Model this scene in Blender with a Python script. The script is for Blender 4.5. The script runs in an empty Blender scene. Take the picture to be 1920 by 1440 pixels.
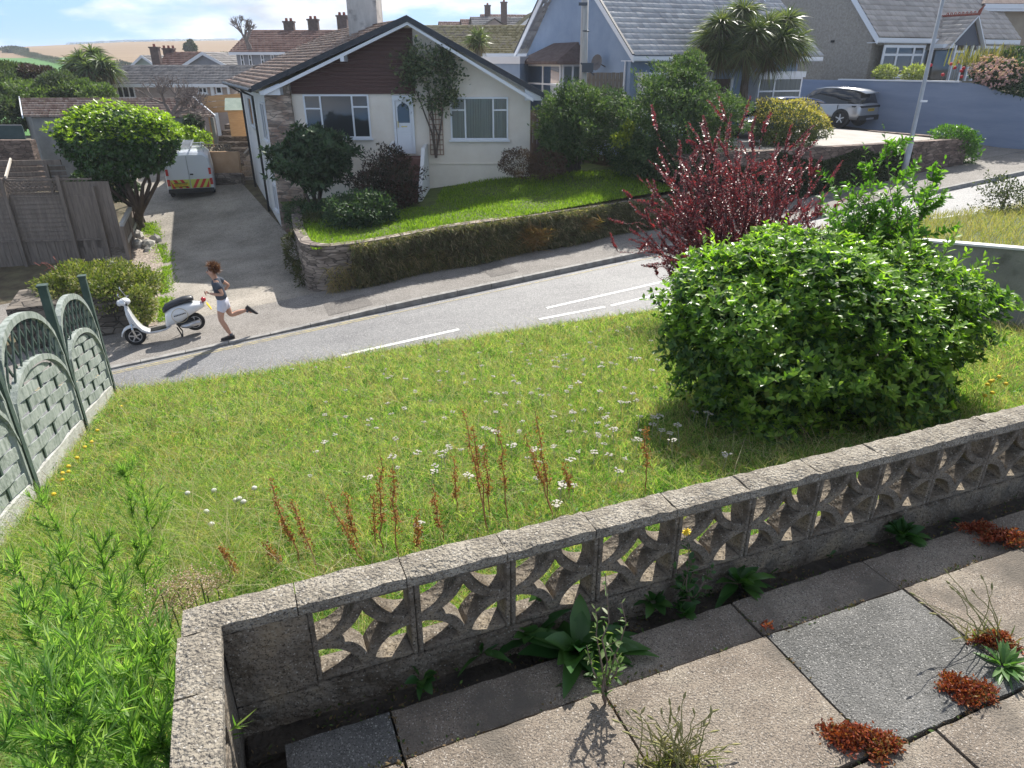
import bpy, math, random
import numpy as np
from mathutils import Vector, Matrix, Quaternion
R_ = math.radians
scn = bpy.context.scene
COL = scn.collection
# ---------------------------------------------------------------- camera, sky, sun, exposure
FPX = 1293.0; PIT = math.atan(605/1293.0); CP, SP = math.cos(PIT), math.sin(PIT); CAMZ = 2.0
cd = bpy.data.cameras.new('camera'); cam = bpy.data.objects.new('camera', cd); COL.objects.link(cam)
cam.location = (0, 0, CAMZ); cam.rotation_euler = (math.pi/2-PIT, 0, 0)
cd.sensor_width = 36; cd.lens = 36*FPX/1920; cd.clip_start = .05; cd.clip_end = 5000
scn.camera = cam
SUN_AZ = R_(17); SUN_EL = R_(46)          # azimuth measured from +Y towards +X
wd = bpy.data.worlds.new('World'); scn.world = wd; wd.use_nodes = True
nt = wd.node_tree; nt.nodes.clear()
def N(nt, t, **kw):
    n = nt.nodes.new(t)
    for k, v in kw.items(): setattr(n, k, v)
    return n
out = N(nt, 'ShaderNodeOutputWorld'); bg = N(nt, 'ShaderNodeBackground'); bg.inputs[1].default_value = .082
sky = N(nt, 'ShaderNodeTexSky'); sky.sky_type = 'NISHITA'; sky.sun_disc = False
sky.sun_elevation = SUN_EL; sky.sun_rotation = SUN_AZ; sky.air_density = 1.0; sky.dust_density = 1.2; sky.ozone_density = 1.5
tc = N(nt, 'ShaderNodeTexCoord'); mp = N(nt, 'ShaderNodeMapping'); mp.inputs['Scale'].default_value = (1.6, 1.6, 5.5)
mp.inputs['Location'].default_value = (.35, .1, .2)
nz = N(nt, 'ShaderNodeTexNoise'); nz.inputs['Scale'].default_value = 2.3; nz.inputs['Detail'].default_value = 9; nz.inputs['Roughness'].default_value = .56
cr = N(nt, 'ShaderNodeValToRGB'); cr.color_ramp.elements[0].position = .47; cr.color_ramp.elements[1].position = .6
nz2 = N(nt, 'ShaderNodeTexNoise'); nz2.inputs['Scale'].default_value = 5; nz2.inputs['Detail'].default_value = 6
cc = N(nt, 'ShaderNodeValToRGB'); cc.color_ramp.elements[0].position = .35; cc.color_ramp.elements[1].position = .62
cc.color_ramp.elements[0].color = (4.6, 5.2, 6.2, 1); cc.color_ramp.elements[1].color = (9.6, 9.7, 10, 1)
mx = N(nt, 'ShaderNodeMix', data_type='RGBA')
L = nt.links.new
L(tc.outputs['Generated'], mp.inputs[0]); L(mp.outputs[0], nz.inputs['Vector']); L(mp.outputs[0], nz2.inputs['Vector'])
L(nz.outputs[0], cr.inputs[0]); L(nz2.outputs[0], cc.inputs[0])
sp_ = N(nt, 'ShaderNodeSeparateXYZ'); mrz = N(nt, 'ShaderNodeMapRange'); mrz.inputs['From Max'].default_value = .4; L(tc.outputs['Generated'], sp_.inputs[0]); L(sp_.outputs[2], mrz.inputs[0])
lo_ = N(nt, 'ShaderNodeMix', data_type='RGBA'); lo_.inputs[6].default_value = (2.7, 5.2, 9.2, 1); L(mrz.outputs[0], lo_.inputs[0]); L(sky.outputs[0], lo_.inputs[7])
L(cr.outputs[0], mx.inputs[0]); L(lo_.outputs[2], mx.inputs[6]); L(cc.outputs[0], mx.inputs[7]); L(mx.outputs[2], bg.inputs[0]); L(bg.outputs[0], out.inputs[0])
ld = bpy.data.lights.new('sun', 'SUN'); ld.energy = 5.0; ld.angle = R_(.55); ld.color = (1, .955, .88)
sun = bpy.data.objects.new('sun', ld); COL.objects.link(sun)
sdir = Vector((math.sin(SUN_AZ)*math.cos(SUN_EL), math.cos(SUN_AZ)*math.cos(SUN_EL), math.sin(SUN_EL)))
sun.rotation_euler = sdir.to_track_quat('Z', 'Y').to_euler()
sun.location = (5, 10, 30)
scn.view_settings.view_transform = 'Standard'; scn.view_settings.look = 'None'
scn.view_settings.exposure = .74; scn.view_settings.gamma = 1
scn.cycles.max_bounces = 6; scn.cycles.transparent_max_bounces = 12; scn.cycles.diffuse_bounces = 3
scn.cycles.caustics_reflective = False; scn.cycles.caustics_refractive = False
rng = np.random.default_rng(7); random.seed(7)

# ---------------------------------------------------------------- places: a photo pixel to a world point
def ray(u, v):
    x = (u-960)/FPX; z = (720-v)/FPX
    return np.array((x, CP+z*SP, -SP+z*CP))
def aty(u, v, Y): r = ray(u, v); t = Y/r[1]; return np.array((r[0]*t, Y, CAMZ+r[2]*t))
def atz(u, v, z): r = ray(u, v); t = (z-CAMZ)/r[2]; return np.array((r[0]*t, r[1]*t, z))
SD = np.array((math.cos(R_(23.5)), math.sin(R_(23.5)))); SN = np.array((-SD[1], SD[0]))
K0 = atz(430, 646, -3.8)
def ac(X, Y): return ((X-K0[0])*SD[0]+(Y-K0[1])*SD[1], (X-K0[0])*SN[0]+(Y-K0[1])*SN[1])
def S(a, c, dz=0.0): return (K0[0]+SD[0]*a+SN[0]*c, K0[1]+SD[1]*a+SN[1]*c, K0[2]+.082*a+dz)
def gz(X, Y):
    a, c = ac(X, Y)
    return K0[2]+.082*np.clip(a, -22, 60)+.11*np.clip(c-9.5, 0, 11)
def gnd(u, v, f=gz):
    r = ray(u, v); t = 2.0
    while t < 200:
        if CAMZ+t*r[2] < f(t*r[0], t*r[1]): break
        t += .02
    return np.array((t*r[0], t*r[1], f(t*r[0], t*r[1])))
TE = np.array((math.cos(R_(21.6)), math.sin(R_(21.6)))); TN = np.array((-TE[1], TE[0]))   # along / away from the terrace wall
def lawnz(X, Y):
    q = X*TN[0]+Y*TN[1]; t = X*TE[0]+Y*TE[1]
    return -.5-.212*np.clip(q-1.754, -.3, 20)+.03*np.sin(X*1.3+.5)*np.sin(Y*1.1)+.012*np.clip(t, 0, 20)

# ---------------------------------------------------------------- object helpers
def tag(o, label=None, cat=None, group=None, kind=None):
    if label: o['label'] = label
    if cat: o['category'] = cat
    if group: o['group'] = group
    if kind: o['kind'] = kind
    return o
def thing(name, label, cat, loc=(0, 0, 0), group=None):
    o = bpy.data.objects.new(name, None); o.empty_display_size = .2; COL.objects.link(o); o.location = [float(x) for x in loc]
    return tag(o, label, cat, group)
def wloc(o):
    p = Vector((0, 0, 0))
    while o: p += o.location; o = o.parent
    return p
def link(me, name, m, parent=None, loc=None):
    o = bpy.data.objects.new(name, me); COL.objects.link(o)
    if parent: o.parent = parent
    if m and not me.materials:
        for k in (m if isinstance(m, (list, tuple)) else [m]): me.materials.append(k)
    return o
def copy_tree(o, parent=None):
    c = o.copy(); COL.objects.link(c); c.parent = parent
    for ch in list(o.children): copy_tree(ch, c)
    return c
class Fr:
    def __init__(s, o, xd, zt=(0, 0, 1)):
        s.o = np.array(o, float); xd = np.array(list(xd)+[0]*(3-len(xd)), float); s.ex = xd/np.linalg.norm(xd)
        zt = np.array(zt, float); s.ey = np.cross(zt, s.ex); s.ey /= np.linalg.norm(s.ey); s.ez = np.cross(s.ex, s.ey)
    def __call__(s, p): return s.o+s.ex*p[0]+s.ey*p[1]+s.ez*p[2]
ID = Fr((0, 0, 0), (1, 0, 0))
class MB:
    def __init__(s, fr=None): s.v = []; s.f = []; s.mi = []; s.fr = fr or ID; s.cur = 0
    def add(s, pts, faces):
        b = len(s.v)
        for p in pts: s.v.append(tuple(s.fr(p)))
        for f in faces: s.f.append([b+i for i in f]); s.mi.append(s.cur)
    def quad(s, *p): s.add(p, [list(range(len(p)))])
    def box(s, x0, x1, y0, y1, z0, z1):
        s.add([(x0,y0,z0),(x1,y0,z0),(x1,y1,z0),(x0,y1,z0),(x0,y0,z1),(x1,y0,z1),(x1,y1,z1),(x0,y1,z1)],
              [(0,3,2,1),(4,5,6,7),(0,1,5,4),(1,2,6,5),(2,3,7,6),(3,0,4,7)])
    def cbox(s, x0, x1, y0, y1, z0, z1, b=.01):   # chamfered box
        xs = [(x0, b), (x1, -b)]; P = []; 
        import itertools
        pts = []
        for zi, (z, zo) in enumerate([(z0, 0), (z0+b, 1), (z1-b, 1), (z1, 0)]):
            k = 0 if zo else b
            pts.append([(x0+k+b*.0, y0+k, z), (x1-k, y0+k, z), (x1-k, y1-k, z), (x0+k, y1-k, z)])
        s.loft(pts)
    def prism(s, pts, d):
        n = len(pts); d = np.array(d, float); p = [np.array(q, float) for q in pts]
        s.add(p+[q+d for q in p], [list(range(n))[::-1], list(range(n, 2*n))]+[[i, (i+1) % n, n+(i+1) % n, n+i] for i in range(n)])
    def loft(s, secs, caps=True, closed=True):
        n = len(secs[0]); P = [p for c in secs for p in c]; F = []
        for k in range(len(secs)-1):
            for i in range(n if closed else n-1):
                j = (i+1) % n; F.append((k*n+i, k*n+j, (k+1)*n+j, (k+1)*n+i))
        if caps and closed: F.append(tuple(range(n))[::-1]); F.append(tuple(range((len(secs)-1)*n, len(secs)*n)))
        s.add(P, F)
    def tube(s, pts, r, n=6, caps=True):
        pts = [Vector([float(c) for c in p]) for p in pts]; k = len(pts)
        rs = r if isinstance(r, (list, tuple)) else [r]*k; secs = []; up = None
        for i in range(k):
            t = (pts[min(i+1, k-1)]-pts[max(i-1, 0)])
            if t.length < 1e-9: t = Vector((0, 0, 1))
            t.normalize()
            if up is None: up = Vector((0, 0, 1)) if abs(t.z) < .9 else Vector((1, 0, 0))
            a = t.cross(up); 
            if a.length < 1e-6: a = t.cross(Vector((.3, .7, .1)))
            a.normalize(); b = a.cross(t); up = b
            secs.append([tuple(pts[i]+(a*math.cos(q)+b*math.sin(q))*rs[i]) for q in [2*math.pi*j/n for j in range(n)]])
        s.loft(secs, caps)
    def beam(s, p0, p1, w, h, up=(0, 0, 1)):
        p0 = Vector([float(c) for c in p0]); p1 = Vector([float(c) for c in p1]); t = (p1-p0).normalized(); u = Vector(up)
        if abs(t.dot(u)) > .99: u = Vector((1, 0, 0))
        a = t.cross(u).normalized()*w/2; b = a.cross(t).normalized()*h/2
        s.loft([[tuple(q+a+b), tuple(q-a+b), tuple(q-a-b), tuple(q+a-b)] for q in (p0, p1)])
    def ell(s, c, r, nu=12, nv=8, cut=(-1, 1)):
        secs = []
        for j in range(nv+1):
            ph = -math.pi/2+math.pi*j/nv; z = max(cut[0], min(cut[1], math.sin(ph))); q = math.sqrt(max(0, 1-z*z)) if abs(z) < 1 else .001
            secs.append([(c[0]+r[0]*q*math.cos(2*math.pi*i/nu), c[1]+r[1]*q*math.sin(2*math.pi*i/nu), c[2]+r[2]*z) for i in range(nu)])
        s.loft(secs)
    def cyl(s, p0, p1, r, n=16): s.tube([p0, p1], r, n)
    def ring(s, c, ax, R, r, n=20, m=8, arc=(0, 2*math.pi)):   # torus
        ax = Vector(ax).normalized(); a = ax.orthogonal().normalized(); b = ax.cross(a); c = Vector(c); full = arc[1]-arc[0] > 6.28
        k = n if full else n+1; secs = []
        for i in range(k):
            t = arc[0]+(arc[1]-arc[0])*i/n; d = a*math.cos(t)+b*math.sin(t)
            secs.append([tuple(c+d*(R+r*math.cos(q))+ax*r*math.sin(q)) for q in [2*math.pi*j/m for j in range(m)]])
        if full: secs.append(secs[0])
        s.loft(secs, not full)
    def build(s, name, m, parent=None, smooth=False, fixn=True):
        me = bpy.data.meshes.new(name); o0 = wloc(parent) if parent else Vector((0, 0, 0))
        v = np.array(s.v, float)
        if parent: v = v-np.array(o0)
        elif len(v):
            c = v.mean(0); c[2] = v[:, 2].min(); v = v-c
        me.from_pydata(v.tolist(), [], s.f)
        for k in (m if isinstance(m, (list, tuple)) else [m]): me.materials.append(k)
        if max(s.mi or [0]): me.polygons.foreach_set('material_index', s.mi)
        if smooth: me.polygons.foreach_set('use_smooth', [True]*len(me.polygons))
        me.validate()
        if fixn:
            import bmesh
            bm = bmesh.new(); bm.from_mesh(me); bmesh.ops.recalc_face_normals(bm, faces=bm.faces); bm.to_mesh(me); bm.free()
        me.update(); o = link(me, name, None, parent)
        if not parent and len(v): o.location = c
        return o
def bev(o, w=.01, seg=2):
    m = o.modifiers.new('bevel', 'BEVEL'); m.width = w; m.segments = seg; m.limit_method = 'ANGLE'; return o
def subd(o, l=1):
    m = o.modifiers.new('sub', 'SUBSURF'); m.levels = l; m.render_levels = l; return o
def np_mesh(name, V, F, m, parent=None, smooth=False):   # V (n,3), F (k,3 or 4)
    me = bpy.data.meshes.new(name); V = np.asarray(V, np.float32); F = np.asarray(F, np.int32); k, w = F.shape
    o0 = None
    if parent: V = V-np.array(wloc(parent), np.float32)
    else: o0 = V.mean(0); o0[2] = V[:, 2].min(); V = V-o0
    me.vertices.add(len(V)); me.vertices.foreach_set('co', V.ravel()); me.loops.add(k*w); me.loops.foreach_set('vertex_index', F.ravel())
    me.polygons.add(k); me.polygons.foreach_set('loop_start', np.arange(0, k*w, w, dtype=np.int32)); me.polygons.foreach_set('loop_total', np.full(k, w, np.int32))
    if smooth: me.polygons.foreach_set('use_smooth', np.ones(k, bool))
    me.update(calc_edges=True); me.materials.append(m); o = link(me, name, None, parent)
    if o0 is not None: o.location = o0.tolist()
    return o
def nrm(a): return a/np.maximum(np.linalg.norm(a, axis=-1, keepdims=True), 1e-9)
def strips(name, m, parent, P, D, Ln, W, bend, seg=2, prof=None):   # tapering blades / sword leaves
    n = len(P); P = np.asarray(P, float); D = nrm(np.asarray(D, float)); Ln = np.broadcast_to(Ln, n)[:, None]; W = np.broadcast_to(W, n)[:, None]
    bend = np.broadcast_to(np.asarray(bend, float), (n, 3)); side = nrm(np.cross(D, rng.normal(size=(n, 3)))); V = []
    for k in range(seg+1):
        s = k/seg; c = P+D*Ln*s+bend*Ln*s*s; w = W*((1-s**1.7)*.5*(1 if k else .75)+.02 if prof is None else .5*prof(s)+.01)
        V += [c-side*w, c+side*w]
    V = np.stack(V, 1).reshape(-1, 3); b = np.arange(n)[:, None]*(2*(seg+1)); F = []
    for k in range(seg): F.append(np.concatenate([b+2*k, b+2*k+1, b+2*k+3, b+2*k+2], 1))
    F = np.stack(F, 1).reshape(-1, 4)
    return np_mesh(name, V, F, m, parent)
def leafmesh(name, m, parent, P, D, U, Ln, W):   # pointed folded leaves: P base, D axis, U upper side
    n = len(P); D = nrm(D); Sd = nrm(np.cross(D, U)); U = np.cross(Sd, D); Ln = np.broadcast_to(Ln, n)[:, None]; W = np.broadcast_to(W, n)[:, None]
    V = np.stack([P, P+D*Ln*.42+Sd*W*.5+U*W*.16, P+D*Ln*.8+Sd*W*.28+U*W*.02, P+D*Ln-U*Ln*.08, P+D*Ln*.8-Sd*W*.28+U*W*.02, P+D*Ln*.42-Sd*W*.5+U*W*.16, P+D*Ln*.5], 1).reshape(-1, 3)
    b = np.arange(n)[:, None]*7
    F = np.stack([np.concatenate([b, b+1, b+2, b+6], 1), np.concatenate([b+6, b+2, b+3, b+4], 1), np.concatenate([b, b+6, b+4, b+5], 1)], 1).reshape(-1, 4)
    return np_mesh(name, V, F, m, parent)
def quadleaf(name, m, parent, P, D, U, Ln, W):
    n = len(P); D = nrm(D); Sd = nrm(np.cross(D, U)); U = np.cross(Sd, D); Ln = np.broadcast_to(Ln, n)[:, None]; W = np.broadcast_to(W, n)[:, None]
    V = np.stack([P, P+D*Ln*.5+Sd*W*.5+U*W*.15, P+D*Ln, P+D*Ln*.5-Sd*W*.5+U*W*.15], 1).reshape(-1, 3)
    return np_mesh(name, V, np.arange(n*4).reshape(-1, 4), m, parent)
def crown_pts(blobs, n, shell=.6, lump=.12, zmin=None, fr=5.0, upper=.0):
    w = np.array([(b[3]*b[4]+b[4]*b[5]+b[3]*b[5]) for b in blobs], float); idx = rng.choice(len(blobs), n, p=w/w.sum()); B = np.array(blobs, float)[idx]
    d = nrm(rng.normal(size=(n, 3))); d[:, 2] = np.where(rng.random(n) < upper, np.abs(d[:, 2]), d[:, 2])
    r = shell+(1-shell)*rng.random(n)**.45
    ph = B[:, 0]*3.1+B[:, 1]
    lm = 1+lump*(np.sin(d[:, 0]*fr+ph)*np.sin(d[:, 1]*fr*1.1+ph*.7)+np.sin(d[:, 2]*fr*1.3+d[:, 0]*fr*.6+ph))+lump*.4*rng.normal(size=n)*.5
    P = B[:, :3]+d*B[:, 3:6]*(r*lm)[:, None]
    nr = nrm(d/B[:, 3:6])
    if zmin is not None: k = P[:, 2] > zmin; P, nr = P[k], nr[k]
    return P, nr
def crown(name, m, parent, blobs, n, ln, w=None, shell=.6, lump=.12, zmin=None, cluster=0, up=.35, out_=.8, big=False, fr=5.0, upper=0.0, spread=.9):
    w = w or ln*.5; P, nr = crown_pts(blobs, n if not cluster else n//cluster, shell, lump, zmin, fr, upper)
    if cluster:
        ax = nrm(nr*out_+np.array((0, 0, up))+rng.normal(size=P.shape)*.35); k = cluster; P = np.repeat(P, k, 0); ax = np.repeat(ax, k, 0)
        t = nrm(np.cross(ax, rng.normal(size=ax.shape))); D = nrm(ax*(.25+.6*rng.random((len(ax), 1)))+t*spread); U = ax
    else:
        D = nrm(nr*out_+np.array((0, 0, up))*.5+rng.normal(size=P.shape)*.7); U = nrm(nr+np.array((0, 0, up))+rng.normal(size=P.shape)*.5)
    L_ = ln*(.65+.6*rng.random(len(P)))
    return (leafmesh if big else quadleaf)(name, m, parent, P, D, U, L_, L_*w/ln)
def branch(mb, p, d, ln, r, depth, rnd, spread=.6, shrink=.72, kids=(2, 3), up=.15, ends=None):
    p = Vector(p); d = Vector(d).normalized(); k = 3; pts = [p]; q = p
    for i in range(k):
        d = (d+Vector((rnd.gauss(0, .12), rnd.gauss(0, .12), rnd.gauss(0, .06)+up*.15))).normalized(); q = q+d*ln/k; pts.append(q)
    r1 = r*.68; mb.tube([tuple(x) for x in pts], [r+(r1-r)*i/k for i in range(k+1)], 5 if depth < 2 else 7)
    if depth <= 0:
        if ends is not None: ends.append((tuple(q), tuple(d)))
        return
    for j in range(rnd.randint(*kids)):
        a = Vector((rnd.gauss(0, 1), rnd.gauss(0, 1), rnd.gauss(0, .7))); a = (a-d*a.dot(d)).normalized()
        branch(mb, q if j else q, (d+a*spread*(.7+.6*rnd.random())+Vector((0, 0, up))).normalized(), ln*shrink*(.8+.4*rnd.random()), r1*.8, depth-1, rnd, spread, shrink, kids, up, ends)

# ---------------------------------------------------------------- materials
MATS = {}
def mat(name, c1, c2=None, sc=4.0, rough=.85, bump=0.0, bsc=None, detail=6, metal=0.0, spec=.3, ramp=(.35, .65), third=None, stretch=None, vor=None, coat=0, spots=None, pits=None):
    if name in MATS: return MATS[name]
    m = bpy.data.materials.new(name); m.use_nodes = True; nt = m.node_tree; b = nt.nodes['Principled BSDF']; MATS[name] = m; L = nt.links.new
    b.inputs['Roughness'].default_value = rough; b.inputs['Metallic'].default_value = metal; b.inputs['Specular IOR Level'].default_value = spec
    if coat: b.inputs['Coat Weight'].default_value = coat; b.inputs['Coat Roughness'].default_value = .06
    b.inputs['Base Color'].default_value = (*c1, 1)
    tcn = N(nt, 'ShaderNodeTexCoord'); mpn = N(nt, 'ShaderNodeMapping'); L(tcn.outputs['Object'], mpn.inputs[0])
    if stretch: mpn.inputs['Scale'].default_value = stretch
    if c2 is not None:
        nz = N(nt, 'ShaderNodeTexNoise'); nz.inputs['Scale'].default_value = sc; nz.inputs['Detail'].default_value = detail; nz.inputs['Roughness'].default_value = .62
        r = N(nt, 'ShaderNodeValToRGB'); r.color_ramp.elements[0].position, r.color_ramp.elements[1].position = ramp
        r.color_ramp.elements[0].color = (*c1, 1); r.color_ramp.elements[1].color = (*c2, 1)
        if third: e = r.color_ramp.elements.new((ramp[0]+ramp[1])/2); e.color = (*third, 1)
        L(mpn.outputs[0], nz.inputs['Vector']); L(nz.outputs[0], r.inputs[0]); last = r.outputs[0]
        if vor:     # cells (stones, tiles): per-cell shade
            vo = N(nt, 'ShaderNodeTexVoronoi'); vo.inputs['Scale'].default_value = vor[0]; mp2 = N(nt, 'ShaderNodeMapping'); mp2.inputs['Scale'].default_value = vor[1]
            L(tcn.outputs['Object'], mp2.inputs[0]); L(mp2.outputs[0], vo.inputs['Vector'])
            hs = N(nt, 'ShaderNodeHueSaturation'); sep = N(nt, 'ShaderNodeSeparateColor'); L(vo.outputs['Color'], sep.inputs[0])
            mr = N(nt, 'ShaderNodeMapRange'); mr.inputs['To Min'].default_value = vor[2]; mr.inputs['To Max'].default_value = vor[3]; L(sep.outputs[0], mr.inputs[0]); L(mr.outputs[0], hs.inputs['Value']); L(last, hs.inputs['Color'])
            ve = N(nt, 'ShaderNodeTexVoronoi', feature='DISTANCE_TO_EDGE'); ve.inputs['Scale'].default_value = vor[0]; L(mp2.outputs[0], ve.inputs['Vector'])
            mr2 = N(nt, 'ShaderNodeMapRange'); mr2.inputs['From Max'].default_value = .07; L(ve.outputs[0], mr2.inputs[0])
            m2 = N(nt, 'ShaderNodeMix', data_type='RGBA'); m2.inputs[6].default_value = (*vor[4], 1); L(mr2.outputs[0], m2.inputs[0]); L(hs.outputs[0], m2.inputs[7]); last = m2.outputs[2]
            bpv = N(nt, 'ShaderNodeBump'); bpv.inputs['Strength'].default_value = .7; bpv.inputs['Distance'].default_value = .03; L(mr2.outputs[0], bpv.inputs['Height']); L(bpv.outputs[0], b.inputs['Normal'])
        if pits:
            nq = N(nt, 'ShaderNodeTexVoronoi'); nq.inputs['Scale'].default_value = pits[0]; L(tcn.outputs['Object'], nq.inputs['Vector']); sq = N(nt, 'ShaderNodeSeparateColor'); L(nq.outputs['Color'], sq.inputs[0])
            mq = N(nt, 'ShaderNodeMapRange'); mq.inputs['From Min'].default_value = pits[1]; mq.inputs['From Max'].default_value = 1; L(sq.outputs[0], mq.inputs[0]); m5 = N(nt, 'ShaderNodeMix', data_type='RGBA'); m5.inputs[7].default_value = (*pits[2], 1); L(mq.outputs[0], m5.inputs[0]); L(last, m5.inputs[6]); last = m5.outputs[2]
            mq2 = N(nt, 'ShaderNodeMapRange'); mq2.inputs['From Min'].default_value = pits[3]; mq2.inputs['From Max'].default_value = 1; L(sq.outputs[1], mq2.inputs[0]); m6 = N(nt, 'ShaderNodeMix', data_type='RGBA'); m6.inputs[7].default_value = (*pits[4], 1); L(mq2.outputs[0], m6.inputs[0]); L(last, m6.inputs[6]); last = m6.outputs[2]
        if spots:   # (scale, threshold, colour)
            ns = N(nt, 'ShaderNodeTexNoise'); ns.inputs['Scale'].default_value = spots[0]; ns.inputs['Detail'].default_value = 7; L(tcn.outputs['Object'], ns.inputs['Vector'])
            mr3 = N(nt, 'ShaderNodeMapRange'); mr3.inputs['From Min'].default_value = spots[1]; mr3.inputs['From Max'].default_value = spots[1]+.13; L(ns.outputs[0], mr3.inputs[0])
            m3 = N(nt, 'ShaderNodeMix', data_type='RGBA'); m3.inputs[7].default_value = (*spots[2], 1); L(mr3.outputs[0], m3.inputs[0]); L(last, m3.inputs[6]); last = m3.outputs[2]
        L(last, b.inputs['Base Color'])
    if bump:
        nb = N(nt, 'ShaderNodeTexNoise'); nb.inputs['Scale'].default_value = bsc or sc*6; nb.inputs['Detail'].default_value = 5; L(mpn.outputs[0], nb.inputs['Vector'])
        bp = N(nt, 'ShaderNodeBump'); bp.inputs['Strength'].default_value = min(1, bump); bp.inputs['Distance'].default_value = .02; L(nb.outputs[0], bp.inputs['Height'])
        if vor: L(bpv.outputs[0], bp.inputs['Normal'])
        L(bp.outputs[0], b.inputs['Normal'])
    return m
def leafmat(name, cols, trans=.35, rough=.4, spec=.35, tint=None, nsc=1.2, namt=.35, rim=None):   # colour per leaf (mesh island) with clumpy variation
    if name in MATS: return MATS[name]
    m = bpy.data.materials.new(name); m.use_nodes = True; nt = m.node_tree; b = nt.nodes['Principled BSDF']; MATS[name] = m; L = nt.links.new; o = nt.nodes['Material Output']
    b.inputs['Roughness'].default_value = rough; b.inputs['Specular IOR Level'].default_value = spec
    g = N(nt, 'ShaderNodeNewGeometry'); r = N(nt, 'ShaderNodeValToRGB'); r.color_ramp.elements[0].color = (*cols[0], 1); r.color_ramp.elements[1].color = (*cols[-1], 1)
    for i, c in enumerate(cols[1:-1]): e = r.color_ramp.elements.new((i+1)/(len(cols)-1)); e.color = (*c, 1)
    tcn = N(nt, 'ShaderNodeTexCoord'); nz = N(nt, 'ShaderNodeTexNoise'); nz.inputs['Scale'].default_value = nsc; nz.inputs['Detail'].default_value = 3; L(tcn.outputs['Object'], nz.inputs['Vector'])
    mth = N(nt, 'ShaderNodeMath', operation='MULTIPLY_ADD'); mth.inputs[1].default_value = namt*3; mth.inputs[2].default_value = -namt*1.5; L(nz.outputs[0], mth.inputs[0])
    ad = N(nt, 'ShaderNodeMath', operation='ADD', use_clamp=True); L(g.outputs['Random Per Island'], ad.inputs[0]); L(mth.outputs[0], ad.inputs[1]); L(ad.outputs[0], r.inputs[0]); L(r.outputs[0], b.inputs['Base Color'])
    tr = N(nt, 'ShaderNodeBsdfTranslucent'); ms = N(nt, 'ShaderNodeMixShader'); ms.inputs[0].default_value = trans
    t = tint or (1.5, 1.7, .6); ml = N(nt, 'ShaderNodeMix', data_type='RGBA', blend_type='MULTIPLY'); ml.inputs[0].default_value = 1; ml.inputs[7].default_value = (*t, 1); L(r.outputs[0], ml.inputs[6]); L(ml.outputs[2], tr.inputs[0])
    L(b.outputs[0], ms.inputs[1]); L(tr.outputs[0], ms.inputs[2]); L(ms.outputs[0], o.inputs[0])
    return m
def glassmat(name, c, rough=.04):
    if name in MATS: return MATS[name]
    m = mat(name, c, rough=rough, spec=.8); return m
def seeglass():
    if 'clear_glass' in MATS: return MATS['clear_glass']
    m = bpy.data.materials.new('clear_glass'); m.use_nodes = True; nt = m.node_tree; MATS['clear_glass'] = m; L = nt.links.new
    for x in list(nt.nodes): nt.nodes.remove(x)
    o = N(nt, 'ShaderNodeOutputMaterial'); t = N(nt, 'ShaderNodeBsdfTransparent'); t.inputs[0].default_value = (.75, .8, .82, 1); gl = N(nt, 'ShaderNodeBsdfGlossy'); gl.inputs['Roughness'].default_value = .02
    f = N(nt, 'ShaderNodeLayerWeight'); f.inputs[0].default_value = .35; ms = N(nt, 'ShaderNodeMixShader'); L(f.outputs['Fresnel'], ms.inputs[0]); L(t.outputs[0], ms.inputs[1]); L(gl.outputs[0], ms.inputs[2]); L(ms.outputs[0], o.inputs[0]); return m
WHITE = mat('white_upvc', (.72, .74, .78), rough=.35, spec=.5)
DARKGL = glassmat('dark_glass', (.03, .035, .04))
BLACK = mat('black_plastic', (.015, .016, .018), rough=.45)
CURT = mat('curtain_cloth', (.42, .42, .42), (.6, .6, .6), sc=1, rough=.9, stretch=(30, 30, .3))
NIGHT = mat('dark_room', (.03, .03, .035), (.12, .11, .1), sc=1.5)
def window(parent, fr, x0, x1, z0, z1, y, cols, tr=None, curtain=None, fw=.055, name='window', out_=.06, sill=True, fm=None):
    """frame bars, panes, curtain and sill; local -y faces out. cols = fractions of the width; tr = height fraction of the transom per column"""
    fm = fm or WHITE; mb = MB(fr); y0 = y-out_; mb.box(x0, x1, y0, y, z0, z0+fw); mb.box(x0, x1, y0, y, z1-fw, z1)
    mb.box(x0, x0+fw, y0+.002, y, z0+fw, z1-fw); mb.box(x1-fw, x1, y0+.002, y, z0+fw, z1-fw)
    cs = np.cumsum([0]+list(cols))/sum(cols); W = x1-x0
    for k, c in enumerate(cs[1:-1]): mb.box(x0+W*c-fw*.5, x0+W*c+fw*.5, y0+.001, y, z0+fw, z1-fw)
    for k in range(len(cols)):
        if tr and tr[k]:
            zt = z0+(z1-z0)*tr[k]; a = x0+W*cs[k]+(fw if k == 0 else fw*.5); b = x0+W*cs[k+1]-(fw if k == len(cols)-1 else fw*.5)
            mb.box(a, b, y0+.003, y, zt-fw*.45, zt+fw*.45)
    w = mb.build(name, fm, parent)
    g = MB(fr); g.quad((x0+fw, y-.03, z0+fw), (x1-fw, y-.03, z0+fw), (x1-fw, y-.03, z1-fw), (x0+fw, y-.03, z1-fw)); 
    g.build('pane', seeglass() if curtain else DARKGL, w)
    if curtain:
        c = MB(fr); n = 26; xs = [x0+fw+(W-2*fw)*i/n for i in range(n+1)]
        pts = [(x, y-.016+.006*(i % 2), z0+fw*.5) for i, x in enumerate(xs)]; c.add(pts+[(p[0], p[1], z1-fw*.5) for p in pts], [(i, i+1, n+2+i, n+1+i) for i in range(n)]); c.build('curtain', curtain, w)
    if sill:
        s = MB(fr); s.box(x0-.06, x1+.06, y-out_-.06, y-.001, z0-.06, z0-.002); s.build('window_sill', fm, w)
    return w
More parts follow.
